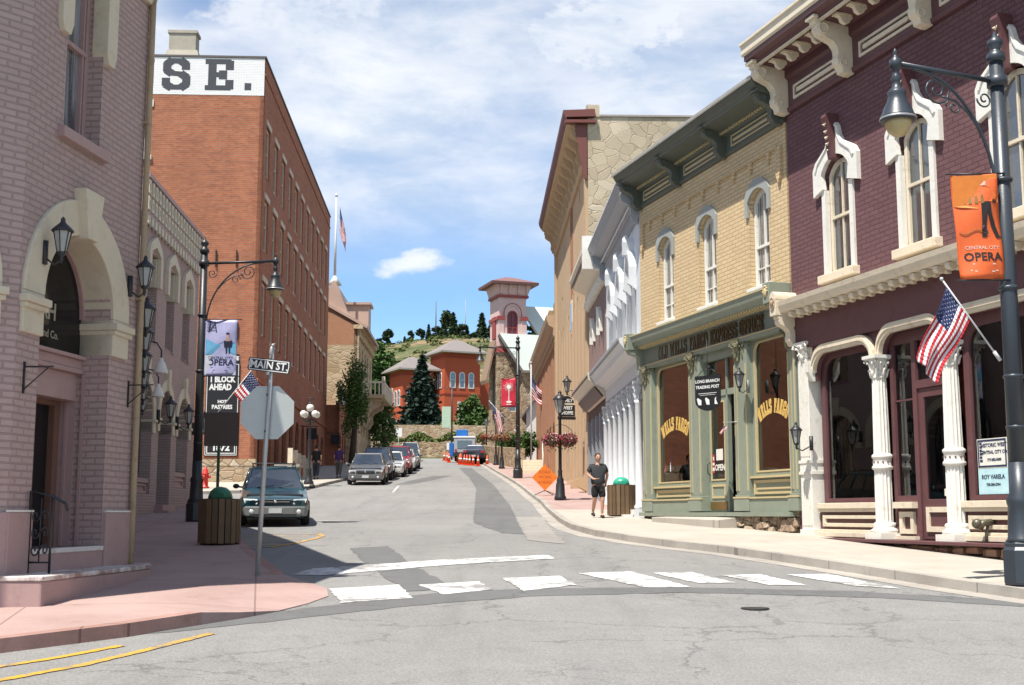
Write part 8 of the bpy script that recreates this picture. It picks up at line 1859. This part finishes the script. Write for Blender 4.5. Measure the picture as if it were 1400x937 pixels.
        m = MB(); m.box(s_*hw*.62 if s_ > 0 else -hw*.9, hw*.9 if s_ > 0 else -hw*.62, 2.20*k, 2.315*k, bz*.72, bz*.90); mkobj('tail_light', m, M_tail, e, bev=.01)
        for dy in (-.05, .9):
            m = MB(); m.box(s_*hw*.985-.008, s_*hw*.985+.012, (dy+.25)*k, (dy+.42)*k, bz*.84, bz*.87); mkobj('door_handle', m, M_trim, e)
    m = MB(); m.box(-hw*.44, hw*.44, yf+.01, yf+.2, zh-.06, zh+.045); g = mkobj('grille', m, M_trim, e, bev=.01); m = MB(); m.box(-hw*.45, hw*.45, yf-.012, yf+.01, zh+.042, zh+.06); m.box(-hw*.40, hw*.40, yf-.010, yf+.01, zh-.012, zh+.004); m.ball((0,yf-.01,zh), .035, 10, 6, 1.4, .4, 1); mkobj('grille_bar', m, M_chrome, g)
    for (a, sg, nm_) in ((yf-.03, 1, 'front_bumper'), (2.30*k+.03, -1, 'rear_bumper')):
        m = MB(); m.prismz([(-hw*.92, a+sg*.24), (-hw*.84, a+sg*.06), (-hw*.5, a), (hw*.5, a), (hw*.84, a+sg*.06), (hw*.92, a+sg*.24)], zb+.06, zb+.30); bu = mkobj(nm_, m, clad or pm, e, bev=.025)
        m = MB(); m.box(-.16, .16, min(a-sg*.012, a), max(a-sg*.012, a)+.004, zb+.14, zb+.26); mkobj('number_plate', m, flat('plate_white', (.5,.52,.5)), bu)
        if nm_ == 'front_bumper':
            m = MB(); m.box(-hw*.6, hw*.6, a-.006, a+.02, zb+.07, zb+.12); mkobj('air_intake', m, M_trim, bu)
            for s_ in (-1, 1): m = MB(); m.ball((s_*hw*.66, a+.02, zb+.17), .06, 12, 6, 1, .4, 1); mkobj('fog_light', m, M_lamp, bu)
    if clad:
        m = MB()
        for s_ in (-1, 1): x_ = s_*hw; m.box(min(x_*.985, x_*1.012), max(x_*.985, x_*1.012), -.98*k, .92*k, zb+.03, zb+.26)
        mkobj('side_cladding', m, clad, e, bev=.01)
    m = MB(); m.tube([(-hw*.5,(yc-.02)*k,z0+.035),(-.02,(yc+.02)*k,z0+.09)], .010, 5); m.tube([(.05,(yc-.02)*k,z0+.035),(hw*.55,(yc+.02)*k,z0+.09)], .010, 5); mkobj('wipers', m, M_trim, e)
    if rack:
        m = MB()
        for s_ in (-1, 1): m.tube([(s_*wt*.9, (yr0+.3)*k, zr+.04),(s_*wt*.9, (yr0+.4)*k, zr+.10),(s_*wt*.9, (yr1-.3)*k, zr+.10),(s_*wt*.9, (yr1-.2)*k, zr+.04)], .018, 6)
        for y in (.2, 1.1): m.tube([(-wt*.95,y,zr+.12),(wt*.95,y,zr+.12)], .016, 6)
        mkobj('roof_rack', m, M_trim, e)
    return e
def cpaint(n, c, r=.28):
    m = flat(n, c, r, .6); p = m.node_tree.nodes['Principled BSDF']; p.inputs['Coat Weight'].default_value = .8; p.inputs['Coat Roughness'].default_value = .06; p.inputs['Metallic'].default_value = .25; return m
def onroad(x, y, rz_):   # sit on the slope
    return (x, y, gz(y)+.004)
def park(e, slope):
    e.rotation_euler = (math.atan(slope), 0, e.rotation_euler[2])
def placecar(label, x, y, rz, *a, **k):
    e = car(label, onroad(x, y, rz), rz, *a, **k); s = (gz(y+2)-gz(y-2))/4; e.rotation_euler = (math.atan(s), 0, rz); e.location.z = gz(y)+.01; return e
placecar('dark teal estate car with roof bars parked at the shaded left kerb', -6.32, 33.2, radians(12), cpaint('teal_car_paint', (.008,.048,.058)), 'wagon', flat('grey_cladding', (.16,.165,.16), .5), rack=True, H=1.44)
placecar('grey silver saloon car parked nose towards us, first of the row outside the hotel', -7.05, 61.4, radians(3), cpaint('silver_car_paint', (.13,.13,.128)), 'sedan', H=1.46, Wd=1.80)
placecar('dark grey four wheel drive car parked right behind the silver saloon', -7.25, 67.4, radians(3), cpaint('dark_grey_car_paint', (.05,.055,.06)), 'suv', rack=True)
placecar('white saloon car parked between the dark four wheel drive and the red car', -7.1, 73.2, radians(3), cpaint('white_car_paint', (.60,.60,.58)), 'sedan')
placecar('red car parked behind the white saloon', -7.2, 79.0, radians(3), cpaint('red_car_paint', (.30,.015,.02)), 'suv', H=1.55)
placecar('pale cream car parked behind the red car', -7.35, 84.8, radians(3), cpaint('cream_car_paint', (.50,.48,.42)), 'sedan')
placecar('dark blue green car at the far end of the parked row', -7.55, 90.5, radians(3), cpaint('deep_green_car_paint', (.02,.05,.05)), 'wagon')
placecar('light grey pickup truck seen at the head of the street beyond the parked row', -9.6, 117.5, radians(4), cpaint('pale_pickup_paint', (.42,.42,.40)), 'pickup', group=None, cat='pickup truck', nm='pickup_truck', L_=5.4, Wd=1.95)
pc = placecar('black and white saloon police car seen from behind among the orange cones', -3.05, 104.0, radians(178), cpaint('patrol_black_paint', (.02,.022,.03)), 'sedan', group=None, nm='police_car', two=cpaint('white_car_paint', (.60,.60,.58)), L_=4.9, Wd=1.9)
m = MB(); m.box(-.55,.55,.05,.30,1.43,1.55); mkobj('light_bar', m, flat('blue_lens', (.03,.10,.35), .2), pc)
# work truck with a blue board
e = empty('work_truck', (-4.15, 111.5, gz(111.5)+.01), radians(180), 'white and silver work truck with blue equipment on top, behind the cones', 'truck')
e.scale = (.84, .84, .84)
m = MB(); m.box(-1.1,1.1,-1.2,3.2,.85,2.35); mkobj('box_body', m, flat('truck_silver', (.42,.44,.46), .35, .5, .3), e, bev=.04)
m = MB(); m.box(-1.15,1.15,-1.3,3.25,2.36,2.55); mkobj('box_roof', m, M_fw, e, bev=.04)
m = MB(); m.wedge([(-1.0,-3.2,.45),(1.0,-3.2,.45),(1.0,-1.25,.45),(-1.0,-1.25,.45)], [(-.95,-2.6,2.1),(.95,-2.6,2.1),(.95,-1.25,2.15),(-.95,-1.25,2.15)]); mkobj('cab', m, M_fw, e, bev=.05)
m = MB(); m.box(-.75,.75,3.2,3.24,1.3,2.1); mkobj('rear_window', m, M_carglass, e)
m = MB(); m.box(-1.1,1.1,3.25,3.4,.5,.8); mkobj('bumper', m, M_trim, e)
m = MB(); m.box(-.3,.9,1.2,2.2,2.56,3.3); mkobj('blue_tank', m, flat('truck_blue', (.02,.13,.42), .4), e, bev=.05)
m = MB(); m.box(1.15,1.6,1.0,3.0,.5,1.9); mkobj('side_tank', m, flat('truck_blue', (.02,.13,.42), .4), e, bev=.05)
for s_ in (-1, 1):
    for y in (-2.2, 2.0):
        m = MB(); m.M = Matrix.Translation((s_*.95, y, .42)) @ Matrix.Rotation(pi/2, 4, 'Y'); m.lathe([(.2,-.12),(.40,-.12),(.42,-.08),(.42,.08),(.40,.12),(.2,.12)], (0,0,0), 18); w = mkobj('wheel', m, M_tyre, e)
    m = MB(); m.box(s_*.9-.1, s_*.9+.1, 3.24, 3.30, .95, 1.2); mkobj('tail_light', m, M_tail, e)

# ------------------------------------------------------------------ people
def skin(V, E, sub_=2, root=None):
    names = list(V); idx = {n: i for i, n in enumerate(names)}
    me = bpy.data.meshes.new('sk'); me.from_pydata([V[n][0] for n in names], [(idx[a], idx[b]) for a, b in E], [])
    o = bpy.data.objects.new('sk', me); COL.objects.link(o); md = o.modifiers.new('s', 'SKIN'); md.use_smooth_shade = True
    for n, i in idx.items():
        s = me.skin_vertices[0].data[i]; r = V[n][1]; s.radius = (r, r) if isinstance(r, (int, float)) else r; s.use_root = (n == (root or names[0]))
    o.modifiers.new('u', 'SUBSURF').levels = sub_
    bpy.context.view_layer.update(); dg = bpy.context.evaluated_depsgraph_get(); r = bpy.data.meshes.new_from_object(o.evaluated_get(dg))
    bpy.data.objects.remove(o); 
    for p in r.polygons: p.use_smooth = True
    r.materials.clear(); return r
M_skin = flat('skin', (.46,.26,.18), .5, .3); M_hair = flat('dark_hair', (.03,.018,.012), .6)
def human(e, H, wide, J, shirt, trousers, shoes, hair, short=True, socks=None, legs_skin=True):
    """J: joint positions in metres for a 1.65 m figure; x to its left as we look at it from the front (-y)"""
    k = H/1.65; S_ = lambda p: Vector(p)*k
    V = {}; E = []
    def add(n, p, r, prev=None):
        V[n] = (S_(p), r*k if isinstance(r, (int, float)) else (r[0]*k, r[1]*k))
        if prev: E.append((prev, n))
    w = wide
    add('pelvis', (0,0,.88), (.135*w,.105*w)); add('waist', (0,0,1.02), (.125*w,.10*w), 'pelvis'); add('chest', (0,-.01,1.22), (.135*w,.10*w), 'waist'); add('neck0', (0,0,1.38), .065, 'chest'); add('neck', (0,-.005,1.45), .048, 'neck0'); add('head0', (0,-.02,1.50), .062, 'neck'); add('head1', (0,-.02,1.57), .078, 'head0'); add('head2', (0,-.01,1.62), .060, 'head1')
    for s, a in ((1, 'L'), (-1, 'R')):
        sh, el, wr, hd = J['arm'+a]
        add('sh'+a, (s*.155*w*.92,0,1.34), .062, 'chest'); add('el'+a, el, .043, 'sh'+a); add('wr'+a, wr, .027, 'el'+a)
        d = (Vector(hd)-Vector(wr)); add('palm'+a, tuple(Vector(wr)+d*.5), (.034,.020), 'wr'+a)
        side = Vector((1,0,0)); dn = d.normalized()
        for q in range(4):
            off = side*(.024-.016*q); l = (.9, 1.0, .93, .75)[q]*.085
            add('f%s%d' % (a, q), tuple(Vector(wr)+d*.8+off), .0085, 'palm'+a); add('g%s%d' % (a, q), tuple(Vector(wr)+d*.8+off*1.1+dn*l*.55), .008, 'f%s%d' % (a, q)); add('h%s%d' % (a, q), tuple(Vector(wr)+d*.8+off*1.1+dn*l*.85+Vector((0,.018,0))), .0065, 'g%s%d' % (a, q))
        add('t%s' % a, tuple(Vector(wr)+d*.45+Vector((-s*.040,-.012,0))), .009, 'palm'+a); add('u%s' % a, tuple(Vector(wr)+d*.8+Vector((-s*.052,-.018,0))), .0075, 't%s' % a)
        hp, kn, an, to = J['leg'+a]
        add('hip'+a, hp, .092*w, 'pelvis'); add('kn'+a, kn, .058, 'hip'+a); add('cf'+a, tuple(Vector(kn)*.68+Vector(an)*.32+Vector((0,.012,0))), .055, 'kn'+a); add('an'+a, an, .034, 'cf'+a); add('to'+a, to, .032, 'an'+a)
    body = mkobj('body', skin(V, E, 2, 'pelvis'), M_skin, e)
    def garment(name, seq, mat):
        V2 = {}; E2 = []
        for n, p, r, prev in seq:
            V2[n] = (S_(p), (r[0]*k, r[1]*k) if not isinstance(r, (int, float)) else r*k)
            if prev: E2.append((prev, n))
        return mkobj(name, skin(V2, E2, 2), mat, e)
    g = [('a', (0,0,.79), (.172*w,.135*w), None), ('b', (0,0,1.02), (.155*w,.125*w), 'a'), ('c', (0,-.01,1.22), (.160*w,.125*w), 'b'), ('d', (0,0,1.36), (.085,.075), 'c')]
    for s, a in ((1, 'L'), (-1, 'R')):
        el = Vector(J['arm'+a][1]); sh = Vector((s*.155*w*.92, 0, 1.34)); f_ = .78 if short else .5
        g += [('s'+a, tuple(sh), .080, 'c'), ('e'+a, tuple(sh+(el-sh)*f_), .072, 's'+a)]
        if not short: g += [('w'+a, tuple(Vector(J['arm'+a][2])), .04, 'e'+a)]
    garment('shirt', g, shirt)
    g = [('a', (0,0,.96), (.150*w,.118*w), None), ('b', (0,0,.84), (.155*w,.12*w), 'a')]
    for s, a in ((1, 'L'), (-1, 'R')):
        hp, kn, an, to = [Vector(q) for q in J['leg'+a]]
        g += [('h'+a, tuple(hp+Vector((0,0,-.04))), .105*w, 'b'), ('k'+a, tuple(kn+Vector((0,0,.02 if short else 0))), .085, 'h'+a)]
        if not short: g += [('n'+a, tuple(an+Vector((0,0,.03))), .062, 'k'+a)]
    garment('shorts' if short else 'trousers', g, trousers)
    for s, a in ((1, 'L'), (-1, 'R')):
        an, to = Vector(J['leg'+a][2]), Vector(J['leg'+a][3]); d = (to-an); d.z = 0; d = d.normalized()
        hl = an + Vector((0,0,-.045)) - d*.045
        mkobj('shoe', skin({'a': (S_(hl), .045*k), 'b': (S_(hl+d*.10), .046*k), 'c': (S_(to+d*.02+Vector((0,0,-.004))), .040*k)}, [('a','b'),('b','c')], 2), shoes, e)
        if socks: mkobj('sock', skin({'a': (S_(an+Vector((0,0,-.02))), .038*k), 'b': (S_(an+Vector((0,0,.035))), .038*k)}, [('a','b')], 1), socks, e)
    # head details
    hc = S_((0,-.02,1.565))
    m = MB(); m.ball(hc, .088*k, 16, 12, .86, 1.02, 1.22); f = mkobj('face', m, M_skin, e)
    m = MB(); m.ball(hc+Vector((0,.022,.022))*k, .094*k, 16, 10, .90, 1.02, 1.18)
    if hair == 'tied': m.ball(hc+Vector((0,.125,-.01))*k, .036*k, 10, 8, 1, 1.2, 1.5)
    mkobj('hair', m, M_hair, e)
    m = MB(); m.tube([hc+Vector((0,-.086,.015))*k, hc+Vector((0,-.108,-.022))*k, hc+Vector((0,-.088,-.03))*k], [.008*k,.014*k,.008*k], 6)
    for s in (-1, 1): m.ball(hc+Vector((s*.078,.0,-.005))*k, .018*k, 8, 6, .5, .8, 1.4)
    mkobj('nose', m, M_skin, f)
    for s in (-1, 1):
        m = MB(); m.ball(hc+Vector((s*.030,-.080,.012))*k, .011*k, 8, 6, 1.3, .7, .8); mkobj('eye', m, flat('dark_eye', (.03,.02,.02), .3), f)
    m = MB(); m.ball(hc+Vector((0,-.083,-.052))*k, .020*k, 8, 6, 1.2, .5, .35); mkobj('mouth', m, flat('lips', (.33,.12,.10), .5), f)
wy_ = 32.9; wz = gz(wy_)+.128
e = empty('person', (2.26, wy_, wz), radians(12), 'person walking towards us in a dark grey T-shirt and black knee shorts', 'person')
J = {'armL': ((.16,0,1.34), (.27,.04,1.12), (.24,.10,.90), (.23,.09,.76)), 'armR': ((-.16,0,1.34), (-.27,.03,1.13), (-.17,-.19,1.00), (-.09,-.24,1.01)),
     'legL': ((.085,0,.86), (.10,-.10,.48), (.085,-.05,.09), (.085,-.19,.04)), 'legR': ((-.085,0,.86), (-.09,-.02,.48), (-.085,.22,.15), (-.085,.10,.06))}
human(e, 1.66, 1.28, J, paint('charcoal_cotton', (.035,.037,.042), .85, .15, 6), flat('black_cotton', (.012,.012,.014), .85), flat('black_shoe', (.02,.018,.02), .5), 'tied', True, M_fw)
m = MB(); m.box(.15,.19,-.175,-.14,.70,.80); mkobj('phone', m, flat('goods_white', (.6,.6,.56)), e, bev=.01)
m = MB(); m.text('~ ~ ~', .07, .0, 1.27, -.19, .002, .004); bpy.data.meshes.remove(m.mesh('x'))
Js = {'armL': ((.16,0,1.34), (.24,.03,1.10), (.22,-.04,.88), (.21,-.06,.75)), 'armR': ((-.16,0,1.34), (-.24,.03,1.10), (-.22,-.04,.88), (-.21,-.06,.75)),
      'legL': ((.085,0,.86), (.095,-.06,.48), (.09,-.02,.09), (.09,-.15,.04)), 'legR': ((-.085,0,.86), (-.09,.05,.48), (-.09,.14,.12), (-.09,.02,.05))}
y_ = 63.5; e = empty('person', (-9.95, y_, gz(y_)+.128), radians(176), 'person in dark clothes seen from behind on the left pavement by the hotel', 'person'); human(e, 1.72, 1.05, Js, flat('black_cotton', (.012,.012,.014), .85), flat('dark_denim', (.03,.035,.05), .85), flat('black_shoe', (.02,.018,.02), .5), 'short', False)
y_ = 66.0; e = empty('person', (-9.15, y_, gz(y_)+.128), radians(176), 'person in a purple shirt seen from behind beside the parked silver saloon', 'person'); human(e, 1.72, 1.1, Js, flat('purple_cotton', (.07,.03,.12), .85), flat('grey_cotton', (.12,.11,.10), .85), flat('black_shoe', (.02,.018,.02), .5), 'short', False)
